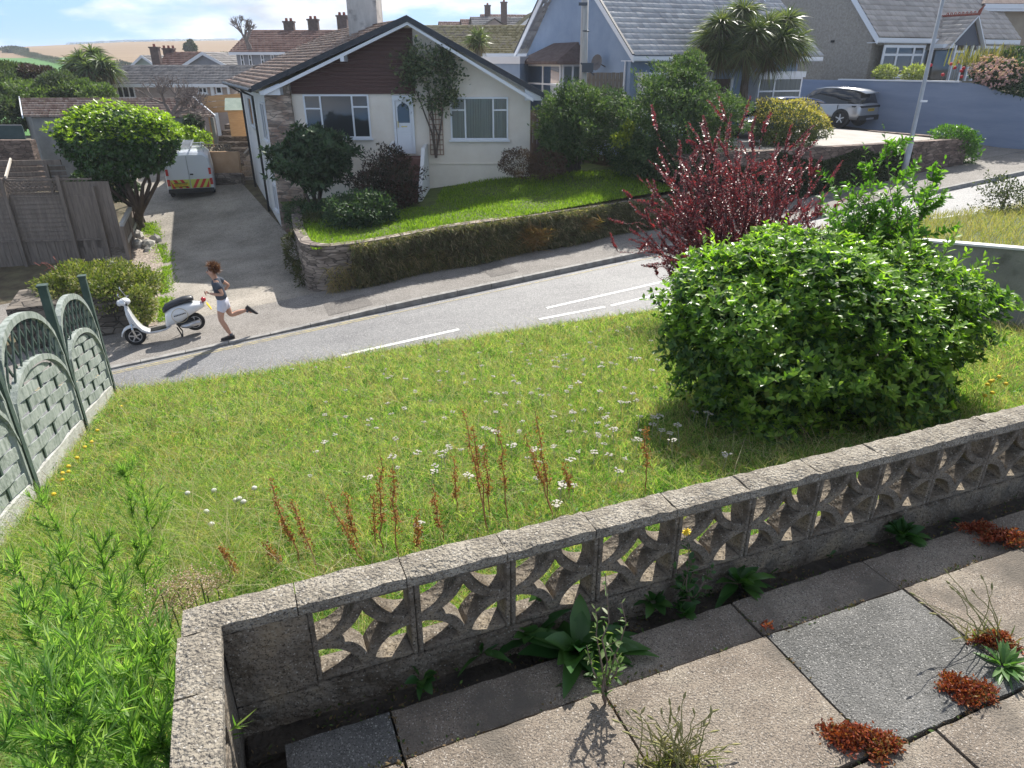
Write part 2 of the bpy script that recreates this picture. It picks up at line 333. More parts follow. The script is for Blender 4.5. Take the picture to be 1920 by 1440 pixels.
def roof_tiles(name, m, parent, A, B, Cp, D, rows, cols, th=.035, wav=.012, smoothed=False):
    """A-B eave, D-C ridge; every course laps the one below it, each tile its own island"""
    A, B, Cp, D = [np.array(p, float) for p in (A, B, Cp, D)]; nrml = nrm(np.cross(B-A, D-A)); 
    if nrml[2] < 0: nrml = -nrml
    V = []; F = []
    for r in range(rows):
        s0 = r/rows; s1 = min(1, (r+1.12)/rows); off = .5*(r % 2)
        for c in range(cols+1):
            t0 = max(0, (c-off)/cols); t1 = min(1, (c+1-off)/cols)
            if t1 <= t0: continue
            j = rng.normal()*wav*.5; k = rng.normal()*wav*.4
            def P(s, t): return (A+(B-A)*t)*(1-s)+(D+(Cp-D)*t)*s
            e = th*1.0; g = (t1-t0)*.03
            b0 = P(s0-abs(j)*.3/rows, t0+g)+nrml*(e+k); b1 = P(s0-abs(j)*.3/rows, t1-g)+nrml*(e+k+j); t_1 = P(s1, t1-g)+nrml*.004; t_0 = P(s1, t0+g)+nrml*.004
            q = len(V); V += [b0, b1, t_1, t_0, b0-nrml*e*.9, b1-nrml*e*.9]; F += [(q, q+1, q+2, q+3), (q+4, q+5, q+1, q)]
    o = np_mesh(name, np.array(V), np.array(F), m, parent); return o
def islmat(name, cols, rough=.85, nsc=2.0, namt=.3, bump=.3, fine=20, spec=.25):
    if name in MATS: return MATS[name]
    m = leafmat(name, cols, 0, rough, spec, None, nsc, namt); nt = m.node_tree; b = nt.nodes['Principled BSDF']
    tcn = N(nt, 'ShaderNodeTexCoord'); nb = N(nt, 'ShaderNodeTexNoise'); nb.inputs['Scale'].default_value = fine; nt.links.new(tcn.outputs['Object'], nb.inputs['Vector'])
    bp = N(nt, 'ShaderNodeBump'); bp.inputs['Strength'].default_value = bump; bp.inputs['Distance'].default_value = .02; nt.links.new(nb.outputs[0], bp.inputs['Height']); nt.links.new(bp.outputs[0], b.inputs['Normal'])
    return m
# ================================================================ SETTING
def st(o): return tag(o, kind='structure')
ASPH = mat('asphalt', (.125, .125, .13), (.21, .21, .21), sc=1.6, rough=.56, bump=.5, bsc=160, spec=.5, ramp=(.32, .68), stretch=(.5, 1.1, 1), detail=9, pits=(70, .55, (.09, .09, .095), .6, (.34, .33, .32)))
PAVT = mat('footway_asphalt', (.17, .155, .14), (.26, .24, .22), sc=1.5, rough=.85, bump=.4, bsc=120, pits=(80, .6, (.11, .1, .09), .7, (.38, .36, .33)))
KERB = mat('kerb_stone', (.2, .19, .18), (.34, .33, .31), sc=5, bump=.4, bsc=60)
PAINT = mat('road_paint', (.75, .75, .72), (.5, .5, .48), sc=14, rough=.7, ramp=(.45, .7))
YPAINT = mat('yellow_road_paint', (.42, .36, .2), (.25, .23, .19), sc=9, rough=.7, ramp=(.4, .62))
CONC = mat('drive_concrete', (.17, .155, .13), (.38, .34, .29), sc=.7, rough=.9, bump=.35, bsc=70, ramp=(.3, .65), pits=(40, .75, (.15, .14, .12), .85, (.42, .39, .34)))
EARTH = mat('earth', (.09, .07, .045), (.16, .14, .08), sc=2.5, bump=.6, bsc=30)
GRAVEL = mat('gravel', (.36, .29, .23), (.52, .44, .37), sc=18, bump=1, bsc=45, vor=(16, (1, 1, 1), .6, 1.25, (.14, .11, .09)))
def sheet(name, m, us, vs, fn, kind='structure'):
    V = [fn(u, v) for u in us for v in vs]; k = len(vs); F = [(i*k+j, (i+1)*k+j, (i+1)*k+j+1, i*k+j+1) for i in range(len(us)-1) for j in range(len(vs)-1)]
    return tag(np_mesh(name, np.array(V, float), np.array(F), m, None, True), kind=kind)
AR = lambda a, b, s: list(np.arange(a, b+1e-6, s))
sheet('road', ASPH, AR(-30, 70, 2), AR(-7.2, .02, 1.2), lambda a, c: S(a, c, 0))
def kz(a): return .035+.085*min(1, max(0, (a-1.2)/2.6), 1) if a > -8 else .1
sheet('pavement', PAVT, AR(-30, 70, .8), [.14, 2.13, 2.3], lambda a, c: S(a, c, kz(a)))
k = MB(); 
for i in range(-32, 76):
    a0, a1 = i*.915, (i+1)*.915-.012; h0, h1 = kz(a0), kz(a1)
    k.add([S(a0, 0, -.1), S(a1, 0, -.1), S(a1, .15, -.1), S(a0, .15, -.1), S(a0, .01, h0+.004), S(a1, .01, h1+.004), S(a1, .15, h1+.004), S(a0, .15, h0+.004)], [(0, 1, 5, 4), (1, 2, 6, 5), (2, 3, 7, 6), (3, 0, 4, 7), (4, 5, 6, 7)])
st(k.build('kerb', KERB))
mk = MB()
def dash(a0, a1, c0, c1, w=.055, dz=.005):
    n = max(1, int(abs(a1-a0)/1.5)); 
    for i in range(n):
        t0, t1 = i/n, (i+1)/n; p = [(a0+(a1-a0)*t, c0+(c1-c0)*t) for t in (t0, t1)]
        mk.quad(S(p[0][0], p[0][1]-w, dz), S(p[1][0], p[1][1]-w, dz), S(p[1][0], p[1][1]+w, dz), S(p[0][0], p[0][1]+w, dz))
for a0, a1 in ((-9, -5), (-3.4, .9), (2.14, 4.75)): dash(a0, a1, -2.1, -2.14)
dash(4.35, 4.8, -2.75, -2.8)
dash(6.95, 36, -2.08, -2.3, .05); dash(6.5, 8.1, -2.62, -2.78, .05); dash(8.25, 36, -2.8, -2.8, .05)
st(mk.build('road_marking', PAINT))
mk = MB(); dash(-26, 3.4, -.17, -.17, .03); dash(-26, 16, -.27, -.27, .025); st(mk.build('yellow_line', YPAINT))

PATCH = mat('patch_asphalt', (.09, .09, .092), (.13, .13, .13), sc=2, rough=.8, bump=.5, bsc=160, pits=(70, .6, (.06, .06, .06), .7, (.22, .22, .21)))
PATCH2 = mat('patch_footway', (.12, .11, .1), (.17, .155, .14), sc=2, rough=.9, pits=(80, .6, (.08, .075, .07), .7, (.28, .26, .24)))
def patch(pts, m, base=None, dz=.004):
    V = MB(); V.quad(*[S(a, c, (kz(a) if c > .1 else 0)+dz) for a, c in pts]); st(V.build('pavement_patch', m))
for k, (a, c, l, w_) in enumerate(((2.3, .3, 1.1, 1.0), (6.6, .5, .8, 1.3), (11.3, .3, 1.5, .7), (19, .4, 1.2, 1.2), (-3.6, .5, 1.0, .8))): patch([(a, c), (a+l, c+.04), (a+l-.03, c+w_), (a+.04, c+w_-.03)], PATCH2, dz=.006)
# one terrain sheet to the horizon: near plots follow the street's slope, then valley and hill
def hillz(X, Y):
    s = np.interp(Y, [55, 80, 110, 160, 230, 330, 450, 500, 700, 1500], [-5.5, -8.5, -8.5, -4, 2.0, 8.6, 13.3, 13.0, 6, -10])
    s = s+np.interp(Y, [100, 450, 700], [0, 1, 1])*np.interp(X/np.maximum(Y, 1), [-.95, -.66, -.5, -.3], [-9, -4.2, -1.2, 0])
    return s
def terr(X, Y):
    a, c = ac(X, Y); zn = K0[2]+.082*np.clip(a, -25, 45)-.06+.11*np.clip(c-9.5, 0, 11); w = np.clip((Y-42)/25, 0, 1)
    w = w*w*(3-2*w)*np.clip(1-(X+4)/30, 0, 1)
    zn = np.where(c < -5, zn-.15, zn)
    return zn*(1-w)+hillz(X, Y)*w
ys = list(np.arange(-12, 60, 2))+list(np.arange(60, 200, 8))+list(np.arange(200, 560, 20))+[600, 700, 900, 1500]
xs = [-1500, -900, -650]+list(np.arange(-500, -100, 25))+list(np.arange(-100, 61, 4))+[100, 200, 400, 1500]
sheet('ground', EARTH, xs, ys, lambda X, Y: (X, Y, float(terr(X, Y))))
WHEAT = mat('stubble_field', (.2, .135, .08), (.28, .2, .125), sc=.5, rough=.95, stretch=(.03, 1.0, .1), ramp=(.3, .7), detail=4)
GFIELD = mat('pasture', (.055, .16, .03), (.08, .2, .045), sc=.05, rough=.95)
def hp(u, v, Y0=100, Y1=460):   # point of the hill seen through a photo pixel
    r = ray(u, v)
    for Y in np.arange(Y0, Y1, 1.0):
        X = r[0]/r[1]*Y
        if CAMZ+r[2]/r[1]*Y < terr(X, Y): return X, Y
    return r[0]/r[1]*Y1, Y1
sheet('wheat_field', WHEAT, list(np.arange(-.95, .21, .03)), AR(150, 452, 11), lambda s, Y: (s*Y, Y, float(terr(s*Y, Y))+.25))
sheet('green_field', GFIELD, AR(0, 1, .05), AR(0, 1, .1), lambda t, v: (lambda X, Y: (X, Y, float(terr(X, Y))+.5))((-.95+.385*t)*(110+v*(150+150*(1-t)**2)), 110+v*(150+150*(1-t)**2)))
sheet('green_field', GFIELD, AR(0, 1, .1), AR(0, 1, .2), lambda t, v: (lambda X, Y: (X, Y, float(terr(X, Y))+.5))((-.392+.05*t)*(190+50*v), 190+50*v))

# plots across the road
def dedge(a): return 2.31
sheet('driveway', CONC, AR(-1.6, 2.6, .6), AR(2.3, 24, .8), lambda a, c: (lambda p: (p[0], p[1], float(gz(p[0], p[1]))+(.02 if c > 3 else .03)))(S(a-(max(0, c-9)*.12), c)))
sheet('gravel_bed', GRAVEL, AR(-3.2, -1.55, .33), AR(2.3, 12.5, .7), lambda a, c: (lambda p: (p[0], p[1], float(gz(p[0], p[1]))+.05))(S(a-(max(0, c-9)*.12), c)))
sheet('path', PAVT, AR(-14, -4.9, 1), AR(2.3, 7.6, .8), lambda a, c: (lambda p: (p[0], p[1], float(gz(p[0], p[1]))+.01))(S(a, c)))

# bungalow's raised garden
FY = 25.0
PA = aty(533, 437, FY); XL = -8.25; XR = .62
def gtop(a): return float(np.interp(a, [2, 2.6, 3.9, 6.1, 8.6, 11.8, 14], [-2.36, -2.36, -2.32, -2.12, -2.02, -1.86, -1.8]))
def gardz(X, Y):
    a, c = ac(X, Y); zb = np.interp(X, [-8, -3.5, 0, 4], [-2.5, -2.15, -1.7, -1.45]); w = np.clip((Y-19)/5.5, 0, 1)
    return gtop(a)-.02*(1-w)+(zb-gtop(a))*w
LGROUND = mat('lawn_soil', (.06, .09, .02), (.12, .15, .04), sc=3, bump=.5, bsc=40)
def gfn(a, c):
    p = S(a, c); return (p[0], p[1], float(gardz(p[0], p[1])))
sheet('garden_lawn', LGROUND, AR(2.45, 13.7, .75), [2.3, 3, 4, 5, 6, 7, 8, 9, 10, 11.5], gfn)
STONE = mat('slate_stone', (.17, .14, .12), (.33, .28, .24), sc=2, bump=.4, bsc=30, vor=(3.2, (1, 1, 4.5), .5, 1.35, (.06, .05, .045)))
PIERST = mat('pier_stone', (.26, .17, .13), (.5, .41, .34), sc=2, bump=.4, bsc=30, vor=(2.6, (1, 1, 3.8), .45, 1.3, (.2, .18, .165)))
REND = mat('cream_render', (.75, .67, .58), (.82, .75, .66), sc=1.6, rough=.9, bump=.15, bsc=90, spots=(.8, .66, (.45, .42, .38)))
WREND = mat('white_render', (.66, .66, .66), (.76, .76, .76), sc=1.5, rough=.9, bump=.15, bsc=90)

def path_wall(name, label, pts, th, m, cap=None, group=None, cat='garden wall', side=1):
    """pts: (x, y, z_bottom, z_top) along the face"""
    t = thing(name, label, cat, (pts[0][0], pts[0][1], pts[0][2]), group); mb = MB(); n = len(pts); P = np.array([p[:2] for p in pts], float); off = []
    for i in range(n):
        d = P[min(i+1, n-1)]-P[max(i-1, 0)]; d /= np.linalg.norm(d); off.append(np.array((-d[1], d[0]))*th*side)
    for i in range(n-1):
        a, b = pts[i], pts[i+1]; oa, ob = off[i], off[i+1]
        mb.add([(a[0], a[1], a[2]), (b[0], b[1], b[2]), (b[0], b[1], b[3]), (a[0], a[1], a[3]), (a[0]+oa[0], a[1]+oa[1], a[2]), (b[0]+ob[0], b[1]+ob[1], b[2]), (b[0]+ob[0], b[1]+ob[1], b[3]), (a[0]+oa[0], a[1]+oa[1], a[3])],
               [(0, 1, 2, 3), (5, 4, 7, 6), (3, 2, 6, 7)]+([(0, 3, 7, 4)] if i == 0 else [])+([(1, 5, 6, 2)] if i == n-2 else []))
    mb.build('wall_body', m, t)
    if cap:
        mb = MB()
        for i in range(n-1):
            a, b = pts[i], pts[i+1]; oa, ob = off[i]*1.15, off[i+1]*1.15; ia, ib = -off[i]*.15, -off[i+1]*.15; h = cap[1]
            mb.add([(a[0]+ia[0], a[1]+ia[1], a[3]+.002), (b[0]+ib[0], b[1]+ib[1], b[3]+.002), (b[0]+ob[0], b[1]+ob[1], b[3]+.002), (a[0]+oa[0], a[1]+oa[1], a[3]+.002)]+[(a[0]+ia[0], a[1]+ia[1], a[3]+h), (b[0]+ib[0], b[1]+ib[1], b[3]+h), (b[0]+ob[0], b[1]+ob[1], b[3]+h), (a[0]+oa[0], a[1]+oa[1], a[3]+h)],
                   [(0, 1, 5, 4), (1, 2, 6, 5), (2, 3, 7, 6), (3, 0, 4, 7), (4, 5, 6, 7), (0, 3, 2, 1)])
        mb.build('coping', cap[0], t)
    return t
# curved stone wall holding the garden
pts = []
for k in range(9): 
    an = math.pi/2*k/8; a = 3.1-.95*math.sin(an)+0; c = 3.1-.95*math.cos(an); pts.append((a, c))
gw = [(2.6, 8.6)]+[(2.4, 6.5), (2.2, 4.6)]+pts[::-1]+[(a, 2.15) for a in np.arange(3.8, 14, .8)]
gwp = []
for a, c in gw:
    p = S(a, c); gwp.append((p[0], p[1], p[2]-.2, gtop(a)+.04))
gwall = path_wall('garden_wall', 'curved dry stone wall with dark growth holding up the bungalow lawn', gwp, .3, STONE, cat='stone wall')
GROWTH = leafmat('wall_growth', [(.09, .075, .05), (.22, .185, .12), (.08, .12, .05), (.4, .33, .22)], .3, .75, .1, nsc=3.2, namt=.55)
def face_growth(parent, a0, a1, c, zb, zt, n, m, name='wall_growth', ln=(.1, .26), w=.02, bulge=.14, seg=2, c1=None):
    A = rng.uniform(a0, a1, n); t = rng.random(n); C = c+(0 if c1 is None else (c1-c)*(A-a0)/(a1-a0))-bulge*rng.random(n)*(1.2-.3*t)*(1+.5*np.sin(A*2.1)); 
    base = np.array([S(a, cc) for a, cc in zip(A, C)]); zt_ = np.array([zt(a) for a in A]); zb_ = np.array([zb(a) for a in A]); base[:, 2] = zb_+(zt_-zb_)*t
    D = np.stack([-SN[0]+rng.normal(size=n)*.7, -SN[1]+rng.normal(size=n)*.4, rng.normal(size=n)*.7-.55], 1)
    return strips(name, m, parent, base, D, rng.uniform(*ln, n), w*rng.uniform(.6, 1.5, n), (0, 0, -.12), seg)
face_growth(gwall, 3.3, 14, 2.18, lambda a: S(a, 2)[2]+.05, lambda a: gtop(a)+.05, 52000, GROWTH, w=.024, ln=(.08, .26), bulge=.24)
DRYG = leafmat('dry_grass_blades', [(.3, .22, .11), (.4, .31, .17), (.2, .17, .08), (.16, .19, .07)], .3, .8, .15)
face_growth(gwall, 2.6, 8.5, 2.12, lambda a: S(a, 2)[2]+.05, lambda a: S(a, 2)[2]+.75, 2600, DRYG, 'dry_grass', ln=(.2, .5), w=.014)

# ================================================================ MAIN BUNGALOW
sd = np.array((-.431, .902, 0)); WD = 8.0
bung = thing('bungalow', 'cream bungalow with brown boarded gable, stone pier and tall rendered chimney', 'house', (-4, FY, -3.7))
f0 = Fr((0, FY, 0), (1, 0, 0))
apx = aty(763, 34, FY-.55); eL = aty(480, 166, FY-.55); eR = aty(1020, 178, FY-.55)
def rz(X):   # underside of the roof at the facade
    return (np.interp(X, [eL[0], apx[0], eR[0]], [eL[2], apx[2], eR[2]]))-.16
XA = apx[0]
w = MB()
w.prism([(XL+.1, FY, -3.9), (XR, FY, -3.9), (XR, FY, rz(XR)), (XA, FY, rz(XA)), (XL+.1, FY, rz(XL))], sd*WD/sd[1]*.98)
w.build('wall', REND, bung)
w = MB(); 
lw0 = np.array((XL, FY-.06, 0)); 
def LW(t, z, o=0): return (XL-o*.9+sd[0]*t, FY-.06+sd[1]*t-o*.43, z)
w.prism([LW(0, -3.9), LW(7.7, -3.9), LW(7.7, .98), LW(0, .98)], (.06, .03, 0)); w.build('side_wall', WREND, bung)
fs = Fr(LW(7.2, 0, .0), -sd)      # local x runs towards the camera along the side wall, -y faces the drive
fs = Fr((LW(7.2, 0)), (-sd[0], -sd[1], 0))
window(bung, fs, 5.9, 6.95, -.5, .72, -.01, [1, 1], curtain=CURT); window(bung, fs, 2.2, 3.3, -.3, .75, -.01, [1]); window(bung, fs, 6.2, 7.0, -2.9, -2.0, -.01, [1, 1])
# stone pier
w = MB(); px0, px1 = XL, XL+.86
w.prism([(px0-.03, FY-.16, -3.9), (px1+.06, FY-.16, -3.9), (px1, FY-.16, rz(px1)-.03), (px0, FY-.16, rz(px0)-.03)], (0, .155, 0)); w.build('stone_pier', PIERST, bung)
# timber boards in the gable
CLAD = mat('brown_boarding', (.075, .035, .03), (.1, .05, .042), sc=3, rough=.6, stretch=(.6, 1, 14), bump=.2, bsc=10)
zb = aty(600, 176, FY)[2]; XC = aty(776, 120, FY)[0]; w = MB(); z = zb; k = 0
while z < rz(XA)-.05:
    z1 = z+.115; 
    def xl(zz): return max(px1, float(np.interp(zz, [eL[2]-.16, apx[2]-.16], [eL[0], apx[0]])))+.03
    def xr(zz): return XC if zz < rz(XC)-.03 else float(np.interp(zz, [eR[2]-.16, apx[2]-.16], [eR[0], apx[0]]))-.03
    a0, a1, b0, b1 = xl(z), xl(z1), min(xr(z), XC), min(xr(z1), XC)
    if a1 < b1: w.add([(a0, FY-.06, z), (b0, FY-.06, z), (b1, FY-.035, z1-.004), (a1, FY-.035, z1-.004), (a0, FY-.004, z), (b0, FY-.004, z), (b1, FY-.004, z1-.004), (a1, FY-.004, z1-.004)], [(0, 1, 2, 3), (0, 4, 5, 1), (1, 5, 6, 2), (3, 7, 4, 0), (2, 6, 7, 3)])
    z += .115
w.build('gable_boarding', CLAD, bung)
# roof
TILE = islmat('brown_tiles', [(.2, .13, .1), (.3, .21, .165), (.36, .27, .22), (.24, .17, .14)], nsc=1.2)
dv = sd/sd[1]*(WD+1.0)
TL0, TLa = eL+np.array((-.12, 0, .0)), apx
rf = roof_tiles('roof', TILE, bung, TL0, TL0+dv, TLa+dv, TLa, 20, 26, .05, .014)
roof_tiles('roof', TILE, bung, eR, eR+dv, TLa+dv, TLa, 17, 24, .05, .014)
w = MB(); 
for A, B in ((TL0, TLa), (eR, TLa)):
    A = np.array(A); B = np.array(B); w.prism([A+(0, .0, -.03), B+(0, 0, -.03), B+dv+(0, 0, -.03), A+dv+(0, 0, -.03)], (0, 0, -.05))
w.build('soffit', WREND, bung)
DKV = mat('dark_verge', (.03, .035, .045), (.05, .055, .065), sc=6, rough=.6)
w = MB(); d3 = np.array((0, -.1, 0))
for A, B in ((TL0, TLa), (eR, TLa)):
    w.prism([A+(0, 0, .075), B+(0, 0, .085), B+(0, 0, -.1), A+(0, 0, -.1)], d3)
w.build('verge', DKV, bung)
w = MB()
for A, B, s in ((TL0, TLa, 1), (eR, TLa, -1)):
    A2 = A+np.array((s*.35, .06, -.16)); w.prism([A2+(0, 0, .06), B+(0, .06, -.1), B+(0, .06, -.19), A2+(0, 0, -.05)], (0, -.1, 0))
w.prism([eL+(0.05, .06, -.1), eL+(.75, .06, .16), eL+(.75, .06, -.2), eL+(.1, .06, -.2)], (0, .5, 0))
w.prism([eR+(-.02, .06, -.08), eR+(-.62, .06, .18), eR+(-.62, .06, -.17), eR+(-.06, .06, -.17)], (0, .5, 0))
w.build('bargeboard', WHITE, bung)
w = MB(); p = aty(642, 105, FY-.5); w.box(p[0]-.06, p[0]+.06, FY-.6, FY, p[2]-.16, p[2]+.03); w.build('bracket', WHITE, bung)
# gutter and down pipes
w = MB(); A = TL0+np.array((-.06, -.05, -.06)); w.tube([A, A+dv*.98], .065, 8)
p1 = LW(2.6, .85, .12); p2 = LW(2.6, -3.6, .12); w.tube([A+dv*.3+(0, 0, -.05), A+dv*.3+(.1, 0, -.15), p1, p2], .045, 8)
p1 = LW(6.3, .85, .12); p2 = LW(6.3, -3.0, .12); w.tube([A+dv*.75+(0, 0, -.05), p1, p2], .045, 8)
w.build('gutter', BLACK, bung)
# chimney
CHIM = mat('chimney_render', (.42, .39, .36), (.6, .56, .52), sc=1.2, rough=.95, bump=.3, bsc=40, stretch=(2.5, 2.5, .7), spots=(2.0, .62, (.2, .18, .17)))
ca = aty(655, 67, 27.2); cb = aty(709, 60, 27.2); w = MB(Fr((ca[0], 27.2, 0), (1, .0, 0)))
W_ = cb[0]-ca[0]; w.box(0, W_, 0, 1.2, ca[2]-1.2, 5.4); w.box(-.03, W_+.03, -.03, 1.23, 5.402, 5.6); w.build('chimney', CHIM, bung)
# windows, door
def wpx(u0, v0, u1, v1, **kw):
    a = aty(u0, v0, FY-.05); b = aty(u1, v1, FY-.05); return window(bung, f0, a[0], b[0], b[2], a[2], -.003, **kw)
wpx(567, 177, 697, 259, cols=[.8, 1.5, .8], tr=[.68, 0, .72], curtain=None)
wpx(843, 182, 953, 262, cols=[.8, 1.5, .8], tr=[.7, 0, .7], curtain=CURT)
a = aty(735, 179, FY-.05); b = aty(780, 288, FY-.05); dr = MB(f0); dx0, dx1, dz0, dz1 = a[0], b[0], b[2], a[2]
dr.box(dx0, dx0+.08, -.09, -.002, dz0, dz1); dr.box(dx1-.08, dx1, -.09, -.002, dz0, dz1); dr.box(dx0+.08, dx1-.08, -.088, -.002, dz1-.16, dz1); 
dfr = dr.build('door_frame', WHITE, bung)
dr = MB(f0); dr.box(dx0+.09, dx1-.09, -.05, -.004, dz0, dz1-.17)
mx_ = (dx0+dx1)/2
for zz in ((.12, .62), (.7, .86)): dr.box(mx_-.22, mx_+.22, -.062, -.051, dz0+zz[0], dz0+zz[1])
door = dr.build('front_door', WHITE, bung)
dr = MB(f0); dr.add([(mx_+.2*math.cos(t), -.058, dz0+1.42+.2*math.sin(t)) for t in np.linspace(0, math.pi, 9)]+[(mx_-.2, -.058, dz0+1.0), (mx_+.2, -.058, dz0+1.0)], [list(range(11))]); dr.build('door_pane', DARKGL, door)
dr = MB(f0); dr.box(mx_-.1, mx_+.1, -.07, -.063, dz0+.86, dz0+.9); dr.box(dx0+.13, dx0+.16, -.09, -.051, dz0+.85, dz0+1.05); dr.build('letter_plate', mat('brass', (.5, .42, .2), rough=.3, metal=1), door)
# steps with low walls
BRICKS = mat('red_tile_step', (.14, .07, .06), (.22, .12, .1), sc=4, bump=.3)
w = MB(f0)
for i in range(6): w.box(dx0+.02, dx1+.25, -.55-.3*(i+1), -.55-.3*i+.28 if i == 0 else -.55-.3*i, -3.4, dz0-.08-.19*i)
w.box(dx0+.02, dx1+.25, -.27, -.1, -3.4, dz0-.06); w.build('door_steps', BRICKS, bung)
w = MB(f0); x = dx1+.3; w.prism([(x, -.02, -3), (x, -2.35, -3), (x, -2.35, dz0-1.0), (x, -2.2, dz0-.85), (x, -.9, dz0+.28), (x, -.02, dz0+.32)], (.12, 0, 0)); 
w.prism([(dx0-.12, -.02, -3), (dx0-.12, -1.7, -3), (dx0-.12, -1.7, dz0-.4), (dx0-.12, -.8, dz0+.3), (dx0-.12, -.02, dz0+.42)], (.1, 0, 0)); w.build('step_wall', WREND, bung)
w = MB(f0); z = aty(880, 306, FY)[2]; w.box(dx1+.45, XR+.01, -.03, -.001, z-.03, z); w.build('plinth_line', REND, bung)
w = MB(f0)   # trellis
TRE = mat('trellis_wood', (.3, .17, .12), rough=.8); ta = aty(803, 185, FY); tb = aty(832, 290, FY)
for i in range(5): x = ta[0]+(tb[0]-ta[0])*i/4; w.box(x-.012, x+.012, -.04, -.026, tb[2], ta[2])
for i in range(12): z = tb[2]+(ta[2]-tb[2])*i/11; w.box(ta[0], tb[0], -.026, -.01, z-.012, z+.012)
w.build('trellis', TRE, bung)

# ================================================================ BLUE HOUSE
BLUE = mat('blue_render', (.22, .3, .43), (.27, .35, .48), sc=1.2, rough=.85, bump=.15, bsc=80)
SLATE = islmat('grey_roof_tiles', [(.34, .33, .34), (.43, .42, .42), (.5, .49, .49), (.38, .37, .38)], .5, nsc=.8, spec=.5)
bc = aty(1185, 92, 29); gdir = np.array((-.399, .917, 0)); fdir = np.array((.917, .399, 0))
bh = thing('blue_house', 'blue rendered house with steep white edged gable and bay windows behind the shrubs', 'house', (bc[0], bc[1], -1.2))
BW, BL, EZ = 9.6, 8.3, 2.25; AZ = 6.3
C0 = np.array((bc[0], bc[1], 0)); fg = Fr(C0, -gdir)   # local x: from the back to the near corner is -; -y faces left
fg = Fr(C0+gdir*BW, -gdir)   # x 0..BW from far to near corner, +y into house = ?
w = MB(); g0, g1 = C0, C0+gdir*BW; gm = C0+gdir*BW*.5
w.prism([g0+(0, 0, -1.6), g1+(0, 0, -1.6), g1+(0, 0, EZ), gm+(0, 0, AZ), g0+(0, 0, EZ)], fdir*BL); w.build('wall', BLUE, bh)
ov = -fdir*.45; e0 = C0-gdir*.9+ov+(0, 0, EZ-.05); am = gm+ov+(0, 0, AZ+.12); Lr = fdir*(BL+.9); e1 = C0+gdir*(BW+.35)+ov+(0, 0, EZ+.1)
roof_tiles('roof', SLATE, bh, e0, e0+Lr, am+Lr, am, 22, 34, .03, .01); roof_tiles('roof', SLATE, bh, e1, e1+Lr, am+Lr, am, 22, 30, .03, .01)
w = MB()
for a, b in ((e0, am), (e1, am)): w.prism([a+(0, 0, .0), b+(0, 0, 0), b+(0, 0, -.34), a+(0, 0, -.24)], -fdir*.05)
w.prism([e0+(0, 0, -.03), e0+Lr+(0, 0, -.03), e0+Lr+(0, 0, -.2), e0+(0, 0, -.2)], gdir*.03); w.prism([e0+(0, 0, -.2), e0+Lr+(0, 0, -.2), e0+Lr+gdir*.9+(0, 0, -.2), e0+gdir*.9+(0, 0, -.2)], (0, 0, .03)); w.build('bargeboard', WHITE, bh)
w = MB()
for a, b in ((e0, am), (e1, am)): w.prism([a+(0, 0, .05), b+(0, 0, .05), b+(0, 0, .005), a+(0, 0, .005)], -fdir*.09)
w.build('verge', DKV, bh)
ff = Fr(C0, fdir)    # front: x along street, -y towards the road
for x0, x1, cl in ((.35, 3.4, [1, 1.6, 1]), (5.8, 8.1, [.9, 1.6])):
    w = MB(ff); w.box(x0-.08, x1+.08, -.62, -.01, -1.5, -.35); w.build('bay_base', BLUE if x0 < 1 else WHITE, bh); w = MB(ff); w.box(x0-.1, x1+.1, -.66, -.01, 1.4, 1.62); w.build('bay_fascia', WHITE, bh)
    window(bh, ff, x0, x1, -.35, 1.4, -.56, cl, tr=[.7]*len(cl), curtain=CURT, fw=.07)
    for xx, s in ((x0, 1), (x1, -1)):
        q = MB(ff); q.box(xx-.03, xx+.03, -.55, -.02, -.35, 1.4); q.build('bay_post', WHITE, bh)
w = MB(ff); w.box(3.75, 4.75, -.08, -.005, -1.4, 1.35); w.build('door', mat('porch_dark', (.07, .045, .045), (.12, .08, .08), sc=2), bh)
w = MB(ff); w.box(3.6, 3.73, -.12, -.003, -1.4, 1.4); w.box(4.77, 4.9, -.12, -.003, -1.4, 1.4); w.build('door_frame', WHITE, bh)
for u in (1178, 1292):
    r0 = (.12 if u < 1200 else .36); 
    q = MB(); c = e0+Lr*r0+(am-e0)*.62; sl = (am-e0)/np.linalg.norm(am-e0); nn = np.cross(fdir, sl); nn *= np.sign(nn[2]); c = c+nn*.06
    q.prism([c, c+fdir*1.3, c+fdir*1.3+sl*1.2, c+sl*1.2], nn*.05); sk = q.build('skylight', WHITE, bh); q = MB(); c2 = c+nn*.055+fdir*.1+sl*.1; q.quad(c2, c2+fdir*1.1, c2+fdir*1.1+sl, c2+sl); q.build('pane', DARKGL, sk)
# bay on the gable wall
BROWNR = mat('brown_bay_roof', (.1, .07, .065), (.16, .12, .11), sc=4, bump=.5, bsc=20)
fb = Fr(C0+gdir*BW, -gdir)
sgn = 1 if np.dot(fb.ey, fdir) > 0 else -1
bx0, bx1 = 2.4, 5.85
w = MB(fb); w.box(bx0, bx1, -1.1, -.01, -1.5, -.2); w.build('bay', BLUE, bh)
w = MB(fb); E4 = [(bx0-.35, -1.45, 2.0), (bx1+.35, -1.45, 2.0), (bx1+.35, 0, 2.0), (bx0-.35, 0, 2.0)]; w.add(E4+[(bx0+.6, 0, 2.75), (bx1-.5, 0, 2.75)]+[(p[0], p[1], 1.88) for p in E4], [(0, 1, 5, 4), (1, 2, 5), (3, 0, 4), (0, 6, 7, 1), (1, 7, 8, 2), (3, 9, 6, 0), (6, 9, 8, 7)]); w.build('bay_roof', BROWNR, bh)
window(bh, fb, bx0, bx1, -.2, 1.88, -1.04, [1, 1], tr=[.62]*2, curtain=CURT, fw=.08)
